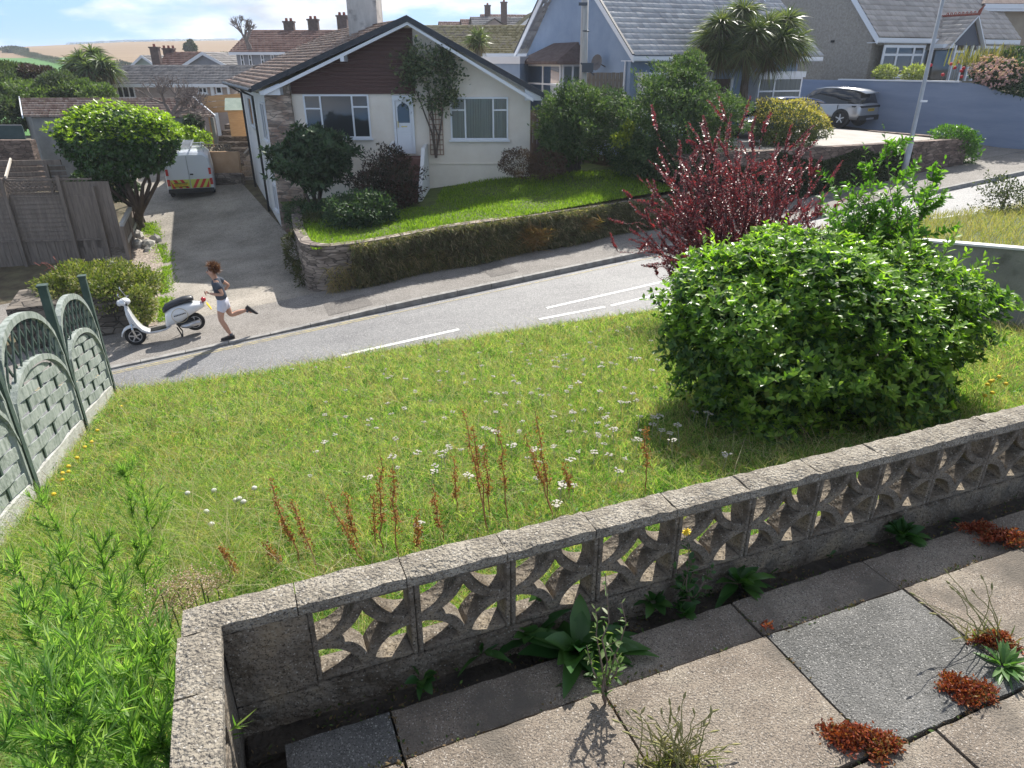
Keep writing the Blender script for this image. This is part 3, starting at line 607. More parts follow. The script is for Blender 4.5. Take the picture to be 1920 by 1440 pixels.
fb2 = Fr(fb((bx1, -1.04, 0)), fdir); 
window(bh, fb2, 0.02, 1.02, -.2, 1.88, -.0, [1, 1], tr=[.62]*2, curtain=CURT, fw=.08, sill=False)
w = MB(); a = aty(845, 102, 38); b = aty(975, 98, 34); 
w.prism([a+(0, 0, -3), b+(0, 0, -3), (b[0], b[1], 1.9), (a[0], a[1], 1.9)], (1.2, 3, 0)); w.build('extension_wall', BLUE, bh)
w = MB(); w.prism([(a[0], a[1]-.1, 1.9), (b[0], b[1]-.1, 1.9), (b[0], b[1]-.1, 2.2), (a[0], a[1]-.1, 2.2)], (1.2, 3.2, 0)); w.build('fascia', WHITE, bh)
# satellite dish, alarm, pipes on the gable
w = MB(); p = C0+gdir*1.9-fdir*.35+(0, 0, 1.95); ax = Vector((-.75, -.6, .15)).normalized(); a1 = ax.orthogonal().normalized(); b1 = ax.cross(a1); P = Vector([float(x) for x in p]); secs = []
for k in range(5):
    r = .02+.28*k/4; secs.append([tuple(P+ax*(.09*(k/4)**2)+(a1*math.cos(t)+b1*math.sin(t))*r) for t in np.linspace(0, 2*math.pi, 15)[:-1]])
w.loft(secs, False); w.tube([P, P+ax*.3+Vector((0, 0, -.2))], .012); w.tube([P, Vector([float(x) for x in (C0+gdir*1.9+(0, 0, 1.8))])], .02)
dish = w.build('satellite_dish', mat('dish_grey', (.12, .12, .13), rough=.5), bh)
w = MB(); pp = C0+gdir*(BW-5.2)-fdir*.06; w.tube([pp+(0, 0, 1.9), pp+(0, 0, -1.5)], .04, 8); w.build('down_pipe', WHITE, bh); w = MB(); pp = C0+gdir*.3-fdir*.06; w.tube([pp+(0, 0, 2), pp+(0, 0, -1.5)], .04, 8); w.build('down_pipe', WHITE, bh)

# ================================================================ GREY PEBBLEDASHED HOUSE
PEB = mat('pebbledash', (.3, .275, .245), (.42, .385, .345), sc=9, rough=.95, bump=.9, bsc=90, spots=(26, .58, (.2, .185, .16)), detail=8)
gc = aty(1640, 60, 36.2); G0 = np.array((gc[0], gc[1], 0)); gh = thing('pebbledash_house', 'grey pebbledashed house with tiled porch gable above the blue wall', 'house', (gc[0], gc[1], 1.1))
ge = gc[2]-.1; GW, GL, GAZ = 8.5, 9.6, ge+4.4; gm = G0+gdir*GW*.5
w = MB(); w.prism([G0+(0, 0, .9), G0+gdir*GW+(0, 0, .9), G0+gdir*GW+(0, 0, ge), gm+(0, 0, GAZ), G0+(0, 0, ge)], fdir*GL); w.build('wall', PEB, gh)
e0 = G0-gdir*.55-fdir*.3+(0, 0, ge-.12); am = gm-fdir*.3+(0, 0, GAZ+.15); e1 = G0+gdir*(GW+.3)-fdir*.3+(0, 0, ge); Lr = fdir*(GL+.5)
BT = islmat('buff_roof_tiles', [(.36, .32, .29), (.45, .4, .37), (.52, .47, .43), (.4, .36, .33)], .6, nsc=.8, spec=.4)
roof_tiles('roof', BT, gh, e0, e0+Lr, am+Lr, am, 20, 30, .04, .01); roof_tiles('roof', BT, gh, e1, e1+Lr, am+Lr, am, 18, 26, .04, .01)
w = MB(); w.prism([e0, am, am+(0, 0, -.3), e0+(0, 0, -.3)], -fdir*.05); w.prism([e0+(0, 0, -.03), e0+Lr+(0, 0, -.03), e0+Lr+(0, 0, -.25), e0+(0, 0, -.25)], gdir*.04); w.prism([e0+(0, 0, -.25), e0+Lr+(0, 0, -.25), e0+Lr+gdir*.6+(0, 0, -.25), e0+gdir*.6+(0, 0, -.25)], (0, 0, .03)); w.build('bargeboard', WHITE, gh)
fq = Fr(G0, fdir); zs = 1.32
for x0, x1, cl in ((.25, 3.0, [1, 1.2, .8]), (6.5, 8.5, [1, .9])):
    w = MB(fq); w.box(x0-.05, x1+.05, -.5, -.01, .9, zs); w.build('bay_base', PEB, gh); w = MB(fq); w.box(x0-.05, x1+.05, -.5, -.01, ge-.45, ge-.2); w.build('bay_fascia', PEB, gh)
    window(gh, fq, x0, x1, zs, ge-.45, -.45, cl, tr=[.7]*len(cl), curtain=None, fw=.11)
# porch
w = MB(fq); px_, pw = 3.35, 2.5; pz = ge-.45
P0 = [(px_, -1.3, pz), (px_+pw, -1.3, pz), (px_+pw*.72, -1.3, pz+1.3)]
apxp = (px_+pw*.62, -1.3, pz+1.25); w.prism([(px_+.35, -1.25, pz), (px_+pw-.1, -1.25, pz), (apxp[0], -1.25, apxp[2]-.2)], (0, .06, 0)); w.build('porch_gable', mat('porch_board', (.09, .1, .13), rough=.6), gh)
w = MB(fq)
for a, b in (((px_+.05, -1.35, pz-.15), apxp), ((px_+pw+.15, -1.35, pz-.15), apxp)): w.beam(a, (b[0], -1.35, b[2]), .06, .2, (0, -1, 0))
w.box(px_-.2, px_+.6, -1.3, -.6, pz-.12, pz+.05); 
for x in (px_+.75, px_+1.45, px_+1.95, px_+2.4): w.box(x-.05, x+.05, -1.28, -1.18, zs-.2, pz-.0)
w.box(px_+.75, px_+1.45, -1.27, -1.19, pz-.32, pz-.22); w.build('porch_frame', WHITE, gh)
roof_tiles('porch_roof', BT, gh, fq((px_-.1, -1.45, pz-.2)), fq((px_-.1, .6, pz-.2)), fq((apxp[0], .6, apxp[2]+.05)), fq((apxp[0], -1.45, apxp[2]+.05)), 8, 8, .03)
roof_tiles('porch_roof', BT, gh, fq((px_+pw+.25, -1.45, pz-.2)), fq((px_+pw+.25, .6, pz-.2)), fq((apxp[0], .6, apxp[2]+.05)), fq((apxp[0], -1.45, apxp[2]+.05)), 8, 8, .03)
TERC = mat('terracotta', (.25, .06, .045), (.32, .1, .07), sc=6)
w = MB(fq)
for i in range(8): w.ring((apxp[0], -1.2+i*.2, apxp[2]+.15), (1, 0, 0), .05, .02, 10, 5)
w.tube([(apxp[0], -1.4, apxp[2]+.07), (apxp[0], .6, apxp[2]+.07)], .06, 6); w.tube([(apxp[0], -1.4, apxp[2]+.05), (apxp[0], -1.45, apxp[2]+.22), (apxp[0]+.02, -1.5, apxp[2]+.34), (apxp[0]+.04, -1.6, apxp[2]+.46)], [.08, .08, .04, .02], 6); w.build('ridge_crest', TERC, gh)
w = MB(fq); w.box(px_+.1, px_+pw-.1, -.06, -.004, zs-.2, pz); w.build('porch_glazing', DARKGL, gh)
w = MB(fq); w.box(px_+.85, px_+1.35, -1.23, -1.2, zs-.2, pz-.33); w.build('door', mat('pale_glass_door', (.16, .18, .19), rough=.1, spec=.7), gh)
w = MB(Fr(G0+gdir*2.4+(0, 0, 2.9), -gdir)); w.box(-.1, .1, -.05, .05, -.05, .05); w.build('vent', BLACK, gh)
# tan house at the far right
TAN = mat('tan_render', (.36, .29, .22), (.42, .35, .27), sc=2, bump=.3, bsc=60)
t0 = aty(1838, 60, 41); th_ = thing('tan_house', 'tan rendered house with white eaves at the far right of the street', 'house', (t0[0], 41, 1))
w = MB(Fr((t0[0], 41, 0), (1, .1, 0))); w.box(0, 9, 0, 7, .5, 4.35); w.build('wall', TAN, th_)
w = MB(Fr((t0[0], 41, 0), (1, .1, 0))); w.box(-.6, 9.5, -.6, 7.5, 4.35, 4.45); w.box(-.6, 9.5, -.63, -.6, 4.46, 4.68); w.build('eaves', WHITE, th_)
w = MB(Fr((t0[0], 41, 0), (1, .1, 0))); w.add([(-.6, -.6, 4.7), (9.5, -.6, 4.7), (9.5, 7.5, 4.7), (-.6, 7.5, 4.7), (2.4, 3.4, 6.8), (6.5, 3.4, 6.8)], [(0, 1, 5, 4), (1, 2, 5), (2, 3, 4, 5), (3, 0, 4), (0, 3, 2, 1)]); w.build('roof', BROWNR, th_)
# blue boundary wall, sloping at its right end
LOTZ = -.66
bwp = [(13.3, 37.6, -.9, 1.2), (16.2, 33.95, -.9, 1.2), (18.75, 30.9, -1.2, 1.2), (19.1, 30.45, -1.3, 1.12), (19.6, 29.85, -1.4, .85), (20.43, 28.8, -1.5, .62), (22.3, 28.5, -1.4, .5), (30, 31.8, -1, 1.2)]
BWM = mat('blue_painted_wall', (.2, .25, .36), (.25, .3, .41), sc=1.2, rough=.7, bump=.35, bsc=14, stretch=(.35, .35, 2.2), spots=(.7, .6, (.24, .29, .42)))
blw = path_wall('blue_wall', 'long blue painted boundary wall behind the silver car, stepping down to the street', bwp, .25, BWM, side=1)
w = MB(); w.beam((15.3, 35.2, 1.235), (18.6, 31.2, 1.235), .3, .06); w.build('coping', WHITE, blw)
sheet('garden_bank', EARTH, AR(0, 1, .25), AR(0, 1, .25), lambda u, v: ((13.3+6.4*u)*(1)+10*v, 37.4-7*u+6*v, 1.1-.7*max(0, u-.8)*2))
# paved lot with the car
sheet('parking_area', mat('lot_concrete', (.33, .31, .28), (.43, .4, .37), sc=1.5, bump=.3, bsc=60), AR(13.7, 26.2, 1.25), AR(2.3, 14.3, 1.2), lambda a, c: (*S(a, c)[:2], LOTZ-.004*c))
sheet('parking_entrance', PAVT, AR(26.6, 40, 1), AR(2.3, 10.3, 1), lambda a, c: (*S(a, c)[:2], S(a, c)[2]+.13+max(0, c-3)*.09*(1 if a < 34 else .2)))
rw = []
for a in list(np.arange(13.8, 26.2, .8))+[26.4]:
    p = S(a, 2.16); rw.append((p[0], p[1], p[2]-.2, LOTZ+.06))
p = S(26.5, 3.6); rw.append((p[0], p[1], p[2]-.2, LOTZ+.05)); p = S(26.6, 6.6); rw.append((p[0], p[1], p[2]-.2, LOTZ+.0))
rwl = path_wall('ivy_wall', 'brown stone wall with patches of ivy below the parking area', rw, .35, mat('brown_stone', (.13, .09, .075), (.24, .18, .15), sc=2, bump=.4, bsc=30, vor=(3.2, (1, 1, 3.5), .5, 1.3, (.05, .04, .035))), cat='stone wall')
IVY = leafmat('ivy_leaves', [(.02, .035, .015), (.035, .055, .02), (.05, .07, .025)], .2, .6, .2)
face_growth(rwl, 13.9, 23.5, 2.2, lambda a: S(a, 2)[2]+.1, lambda a: LOTZ+.02-.35*abs(math.sin(a*.9)), 15000, IVY, 'ivy', ln=(.05, .12), w=.06, seg=2)
# ================================================================ TERRACE AND SCREEN BLOCK WALL (scale: block 0.297 m)
TS = .825; TZ = CAMZ-2*TS     # terrace floor height
ft = Fr((0, 0, TZ), (TE[0], TE[1], 0))      # x = t, y = q
CONCW = mat('weathered_concrete', (.09, .07, .048), (.27, .22, .155), sc=7, rough=.95, bump=.8, bsc=55, detail=9, spots=(9, .6, (.1, .09, .075)), third=(.2, .17, .135), pits=(230, .7, (.06, .05, .04), .95, (.36, .33, .28)))
COPM = mat('coping_concrete', (.2, .175, .14), (.4, .36, .295), sc=10, rough=.95, bump=1, bsc=95, detail=10, spots=(13, .64, (.2, .19, .17)), third=(.31, .275, .22), pits=(240, .6, (.1, .09, .08), .93, (.5, .47, .42)))
SLAB1 = mat('buff_slab', (.17, .14, .11), (.29, .25, .2), sc=4, rough=.95, bump=.6, bsc=170, detail=10, spots=(4.5, .54, (.135, .118, .098)), third=(.24, .2, .16), pits=(330, .6, (.09, .08, .07), .9, (.46, .42, .37)))
SLAB2 = mat('grey_slab', (.1, .1, .095), (.19, .185, .175), sc=4, rough=.95, bump=.6, bsc=170, detail=10, pits=(330, .6, (.06, .06, .055), .88, (.38, .37, .35)))
def rough_box(mb, x0, x1, y0, y1, z0, z1, n=8, amp=.004, top=.006, b=.006):
    """stone with irregular top and edges"""
    k = max(2, int((x1-x0)/.03)); l = max(2, int((y1-y0)/.03)); V = []; F = []
    for i in range(k+1):
        for j in range(l+1):
            ed = (i in (0, k)) or (j in (0, l)); x = x0+(x1-x0)*i/k; y = y0+(y1-y0)*j/l
            V.append((x+(random.gauss(0, amp) if 0 < i < k else 0)*.5, y+(random.gauss(0, amp) if 0 < i < k else 0), z1-(b if ed else 0)+random.gauss(0, top)))
    for i in range(k):
        for j in range(l): F.append((i*(l+1)+j, (i+1)*(l+1)+j, (i+1)*(l+1)+j+1, i*(l+1)+j+1))
    per = [i*(l+1) for i in range(k+1)]+[k*(l+1)+j for j in range(1, l+1)]+[i*(l+1)+l for i in range(k-1, -1, -1)]+[j for j in range(l-1, 0, -1)]
    base = len(V)
    for p in per: V.append((V[p][0], V[p][1], z0))
    m = len(per)
    for i in range(m): j = (i+1) % m; F.append((per[j], per[i], base+i, base+j))
    mb.add(V, F)
wq0, wq1 = 1.522, 1.606   # faces of the blocks
bw_ = .2965; t_p = .008*TS
sw = thing('screen_block_wall', 'low weathered concrete screen block wall with rough copings round the terrace', 'garden wall', ft((0.6, 1.54, -.05)))
# base course, corner pier, return
mb = MB(ft); rough_box(mb, -.208, 7.4, wq0-.006, wq1+.006, -.75, .0455, top=.002, amp=.002); mb.build('base_course', CONCW, sw)
mb = MB(ft); rough_box(mb, -.208, t_p+.001, wq0-.003, wq1+.003, .047, .312, top=.001, amp=.0015); mb.build('corner_pier', CONCW, sw)
mb = MB(ft); rough_box(mb, -.29, -.21, -1.2, wq1+.002, -.75, .0451, top=.002); mb.build('base_course', CONCW, sw)
mb = MB(ft); rough_box(mb, -.288, -.211, 1.3, wq1-.001, .047, .3115, top=.001); mb.build('corner_pier', CONCW, sw)
def arcstrip(fr_, cx, cz, R, a0, a1, th, y0, y1, n=9):
    V = []; F = []
    for i in range(n+1):
        a = a0+(a1-a0)*i/n
        for r, y in ((R-th/2, y0), (R+th/2, y0), (R+th/2, y1), (R-th/2, y1)): V.append((cx+r*math.cos(a), y, cz+r*math.sin(a)))
        if i: b = 4*(i-1); F += [(b, b+1, b+5, b+4), (b+1, b+2, b+6, b+5), (b+2, b+3, b+7, b+6), (b+3, b, b+4, b+7)]
    return V, F
def block_mesh():
    mb = MB(); B = bw_; d = wq1-wq0; f = .017; e = .0012
    mb.box(e, f, 0, d, 0, B-e); mb.box(B-f, B-e, 0, d, 0, B-e); mb.box(f, B-f, .0008, d-.001, 0, f); mb.box(f, B-f, .0008, d-.001, B-f, B-e)
    R = B/2-.004; th = .03
    for k, (cx, cz, a0) in enumerate(((0, 0, 0), (B, 0, math.pi/2), (B, B, math.pi), (0, B, -math.pi/2))):
        e0 = .1; V, F = arcstrip(None, cx, cz, R, a0+e0, a0+math.pi/2-e0, th, .003+.0014*(k % 2), d-.003-.0014*(k % 2), 10); mb.add(V, F)
    o = mb.build('screen_block', CONCW, None); return o
proto = block_mesh(); me_b = proto.data; off = Vector(proto.location); bpy.data.objects.remove(proto)
me_b.transform(Matrix.Translation(off)); 
ang = math.atan2(TE[1], TE[0])
def put_block(p, rz_):
    o = bpy.data.objects.new('screen_block', me_b); COL.objects.link(o); o.parent = sw; o.location = Vector([float(x) for x in p])-wloc(sw); o.rotation_euler.z = rz_; m = o.modifiers.new('bevel', 'BEVEL'); m.width = .003; m.segments = 1; o.scale.z = .89; return o
for i in range(25): put_block(ft((t_p+i*bw_, wq0, .0475)), ang)
for i in range(4): put_block(ft((-.2915, 1.299-i*bw_, .0475)), ang-math.pi/2)
# copings
cj = [-.295, -.012]
while cj[-1] < 7.3: cj.append(cj[-1]+.2965+random.uniform(-.006, .006))
for a, b in zip(cj, cj[1:]):
    mb = MB(ft); rough_box(mb, a+.0015+(.0 if a > -.3 else -.01), b-.0015, 1.512, 1.613, .3128, .35, amp=.0018, top=.0022); o = mb.build('coping_stone', COPM, sw)
for k in range(5):
    y1 = 1.5105 if k == 0 else 1.305-(k-1)*.2965; y0 = 1.305-k*.2965+.003
    mb = MB(ft); rough_box(mb, -.302, -.2, y0, y1-.002, .3128, .3505, amp=.0018, top=.0022); mb.build('coping_stone', COPM, sw)
# paving
SX = .5855; pv = MB(ft); pv2 = MB(ft); q_rows = [(1.245, 1.412), (.8, 1.24), (.36, .795), (-.1, .355), (-.6, -.105)]
for r, (qa, qb) in enumerate(q_rows):
    for i in range(-3, 14):
        x0 = .19+i*SX+(.0 if r < 2 else .1*r); x1 = x0+SX-.008
        if x0 < -.2: 
            if x1 < .1: continue
            x0 = -.1
        if r == 0 and i == 0 and False: continue
        tgt = pv2 if (r == 1 and i == 2) or (r, i) in ((0, -1), (3, 1)) else pv; dz = random.uniform(-.003, .003)-(.012 if r == 0 else 0)
        if r == 0: x0 += random.uniform(-.003, .003)
        rough_box(tgt, x0, x1, qa, qb-.008, -.06, dz, amp=.0012, top=.0008, b=.004)
st(pv.build('paving', SLAB1)); st(pv2.build('paving', SLAB2))
DSOIL = mat('dark_soil', (.035, .03, .025), (.09, .075, .06), sc=9, bump=1, bsc=60)
mb = MB(ft); 
mb.box(-.21, 8.4, -1.5, 1.522, -.9, -.1); st(mb.build('terrace_bed', DSOIL))
mb = MB(ft); mb.box(-.2, 8.4, 1.43, 1.519, -.2, -.07); st(mb.build('gutter_soil', DSOIL))

# ================================================================ FRONT LAWN
def TQ(t, q): return np.array((TE[0]*t+TN[0]*q, TE[1]*t+TN[1]*q))
def qmax(t):   # the lawn ends at the near road edge (across = -5.35)
    p0 = TQ(t, 0); c0 = ac(*p0)[1]; return (-5.4-c0)/np.dot(TN, SN)
ts = AR(-9, 12, .5)
def lf(t, s):
    q = -3+(qmax(t)+3)*s
    if t > -.3 and q < 1.6: q = 1.6 if q > 0 else q
    p = TQ(t, q); return (p[0], p[1], float(lawnz(*p)) if not (t > -.34 and q < 1.59) else -.9)
SOILG = mat('lawn_thatch', (.05, .085, .02), (.13, .13, .05), sc=4, bump=.6, bsc=60)
sheet('lawn', SOILG, AR(-2.1, 9.4, .25), AR(0, 1, .02), lf)
mb = MB()   # retaining face to the road
for i in range(40):
    a, b = TQ(-2.1+i*.29, qmax(-2.1+i*.29)), TQ(-2.1+(i+1)*.29, qmax(-2.1+(i+1)*.29)); za, zb2 = float(lawnz(*a)), float(lawnz(*b)); dn = -np.array((*SN, 0))*.3
    mb.add([(a[0], a[1], za), (b[0], b[1], zb2), (b[0], b[1], zb2-2.6), (a[0], a[1], za-2.6)], [(0, 1, 2, 3)])
tag(mb.build('retaining_wall', STONE), 'stone retaining wall under the front lawn beside the road', 'retaining wall')
GRASS = leafmat('lawn_grass_blades', [(.022, .07, .016), (.07, .185, .03), (.15, .33, .05), (.28, .43, .1), (.55, .54, .3), (.38, .26, .17)], .55, .55, .25, nsc=3.4, namt=.38)
GRASS2 = leafmat('fresh_grass_blades', [(.1, .18, .015), (.18, .28, .025), (.28, .37, .05)], .45, .5, .3, nsc=.7, namt=.3)
# sample blades in (t, q); density falls with distance, and patches of longer dry grass
def sample_lawn(n, pw):
    T = rng.uniform(-2.1, 9.4, n*3); Q = -2.5+13*rng.random(n*3); qm = qmax(T) if np.ndim(T) == 0 else np.array([0]); 
    c0 = -(TE[0]*T-K0[0])*SD[1]+(TE[1]*T-K0[1])*SD[0]; qm = (-5.4-c0)/np.dot(TN, SN)
    ok = (Q < qm+.05) & ~((T > -.36) & (Q < 1.62)) & (Q > -1.6)
    X = TE[0]*T+TN[0]*Q; Y = TE[1]*T+TN[1]*Q; dist = np.sqrt(X*X+Y*Y+6)
    vis = (Y > .4) & (np.abs(X)/(Y*CP+1.2) < .86)
    ok &= vis & (rng.random(n*3) < np.minimum(1, (3.2/dist)**pw)); return X[ok][:n], Y[ok][:n], T[ok][:n], Q[ok][:n]
def grass(name, m, n, h, wd, pw=1.3, lean=.45, kindlab='grass', hmul=None, label='rough unmown lawn grass with seed heads and dry patches'):
    X, Y, T, Q = sample_lawn(n, pw); Z = lawnz(X, Y)-.01; k = len(X); dist = np.sqrt(X*X+Y*Y+6)
    tall = .75+.6*np.sin(X*1.7+1)*np.sin(Y*1.3)+.5*np.sin(X*5+Y*4)*np.sin(Y*6.1-X*2); D = np.stack([rng.normal(size=k)*lean, rng.normal(size=k)*lean, np.ones(k)], 1)
    H = h*(.55+.7*rng.random(k))*(.75+.35*tall)*(1 if hmul is None else hmul(T, Q)); bd = np.stack([rng.normal(size=k)*.45, rng.normal(size=k)*.45-.1, -.25*np.ones(k)], 1)
    o = strips(name, m, None, np.stack([X, Y, Z], 1), D, H, wd*(.7+.6*rng.random(k))*np.maximum(1, dist/6.5), bd, 2); return tag(o, label, kindlab, kind='stuff')
hm = lambda T, Q: 1+.5*np.clip((1.5-T)/3.5, 0, 1)*np.clip((6-Q)/4, 0, 1)
GSC = 1.0
grass('lawn_grass', GRASS, int(430000*GSC), .165, .0052, hmul=hm)
DRY = leafmat('dry_grass_stems', [(.26, .15, .1), (.42, .33, .2), (.6, .55, .38), (.22, .2, .1)], .35, .7, .2)
grass('dry_grass', DRY, int(50000*GSC), .27, .0038, pw=1.0, lean=.3, hmul=hm, label='thin dry grass stems standing above the lawn')
X, Y, T, Q = sample_lawn(26000, 1.2); k = len(X); U_ = np.stack([rng.normal(size=k)*.5, rng.normal(size=k)*.5, np.ones(k)], 1); D_ = nrm(np.stack([rng.normal(size=k), rng.normal(size=k), .35+.4*rng.random(k)], 1)); cl_ = np.sin(X*2.3+Y)*np.sin(Y*2.9-X*1.1)+.5*rng.normal(size=k) > .1
o = quadleaf('lawn_weeds', leafmat('clover_leaves', [(.07, .17, .04), (.13, .27, .06), (.24, .38, .1)], .45, .5, .3), None, np.stack([X, Y, lawnz(X, Y)+.03+.07*rng.random(k)], 1)[cl_], D_[cl_], U_[cl_], rng.uniform(.02, .045, k)[cl_], rng.uniform(.012, .022, k)[cl_]); tag(o, 'patches of small broad leaved lawn weeds among the grass', 'weeds', kind='stuff')
n = 46000; T = rng.uniform(-1.95, -.32, n); Q = rng.uniform(-.3, 5.5, n); X = TE[0]*T+TN[0]*Q; Y = TE[1]*T+TN[1]*Q; kk = (Y > .4) & (rng.random(n) < np.clip(1.3-Q/5.5, .15, 1)); X, Y = X[kk], Y[kk]; k = len(X)
tag(strips('tall_grass', leafmat('tall_grass_blades', [(.1, .2, .04), (.18, .3, .06), (.28, .38, .11), (.42, .42, .2), (.5, .42, .26)], .5, .55, .25, nsc=2.2, namt=.45), None, np.stack([X, Y, lawnz(X, Y)], 1), np.stack([rng.normal(size=k)*.35, rng.normal(size=k)*.35, np.ones(k)], 1), rng.uniform(.15, .42, k), .0055, np.stack([rng.normal(size=k)*.5, rng.normal(size=k)*.5, -.3*np.ones(k)], 1), 3), 'long pale tangled grass between the left fence and the terrace wall', 'grass', kind='stuff')
# grass of the bungalow's garden
n = 60000; A = rng.uniform(2.35, 13.6, n); C = 2.25+9*rng.random(n)**1.2; X = K0[0]+SD[0]*A+SN[0]*C; Y = K0[1]+SD[1]*A+SN[1]*C; ok = (Y < 25.2) & (X > -7.8) & ~((X < -2.4) & (Y > 21.0+.35*(X+8)*.4)); X, Y = X[ok], Y[ok]
a_, c_ = ac(X, Y); gt = np.interp(a_, [2, 2.6, 3.9, 6.1, 8.6, 11.8, 14], [-2.36, -2.36, -2.32, -2.12, -2.02, -1.86, -1.8]); zb3 = np.interp(X, [-8, -3.5, 0, 4], [-2.5, -2.15, -1.7, -1.45]); w3 = np.clip((Y-19)/5.5, 0, 1); Z = gt-.02*(1-w3)+(zb3-gt)*w3; k = len(X)
tag(strips('lawn_grass', GRASS2, None, np.stack([X, Y, Z-.01], 1), np.stack([rng.normal(size=k)*.4, rng.normal(size=k)*.4, np.ones(k)], 1), rng.uniform(.06, .14, k)*(1+.5*np.sin(X*2)*np.sin(Y*1.7)), .022, (0, 0, -.2)), 'short bright grass on the raised bungalow lawn', 'grass', kind='stuff')
# dry verge on top of the bungalow wall
n = 5000; A = rng.uniform(2.7, 13.5, n); X = K0[0]+SD[0]*A+SN[0]*(2.2+.3*rng.random(n)); Y = K0[1]+SD[1]*A+SN[1]*(2.2+.3*rng.random(n)); Z = np.interp(A, [2, 2.6, 3.9, 6.1, 8.6, 11.8, 14], [-2.36, -2.36, -2.32, -2.12, -2.02, -1.86, -1.8])
tag(strips('dry_grass', DRYG, None, np.stack([X, Y, Z], 1), np.stack([rng.normal(size=n)*.6-.1, rng.normal(size=n)*.6-.4, np.ones(n)], 1), rng.uniform(.04, .1, n), .02, (0, -.1, -.2)), 'browned grass edge along the top of the stone wall', 'grass', kind='stuff')

# ---------------------------------------------------------------- left fence with bow top panels
FGREEN = mat('green_timber', (.17, .2, .175), (.36, .39, .36), sc=5, rough=.8, spots=(14, .62, (.12, .15, .12)), bump=.5, bsc=30, stretch=(3, 3, 1), third=(.28, .315, .285))
FDARK = mat('dark_green_post', (.035, .06, .05), (.07, .1, .085), sc=5, rough=.7, bump=.3, bsc=30)
GRAVB = mat('concrete_gravel_board', (.34, .34, .31), (.5, .5, .46), sc=7, rough=.95, bump=.8, bsc=50)
pq = [10.2, 8.27, 6.2, 4.15, 2.1]; PT = -2.0
fence = thing('bow_top_fence', 'weathered green timber fence with arched lattice top panels along the left of the lawn', 'fence', (*TQ(PT, 8.2), -2))
pp = [np.array((*TQ(PT, q), float(lawnz(*TQ(PT, q))))) for q in pq]
for i, p in enumerate(pp):
    mb = MB(Fr(p, (TN[0], TN[1], 0))); mb.box(-.04, .04, -.04, .04, -.3, 1.74); mb.box(-.05, .05, -.05, .05, 1.742, 1.76); mb.build('post', FDARK, fence)
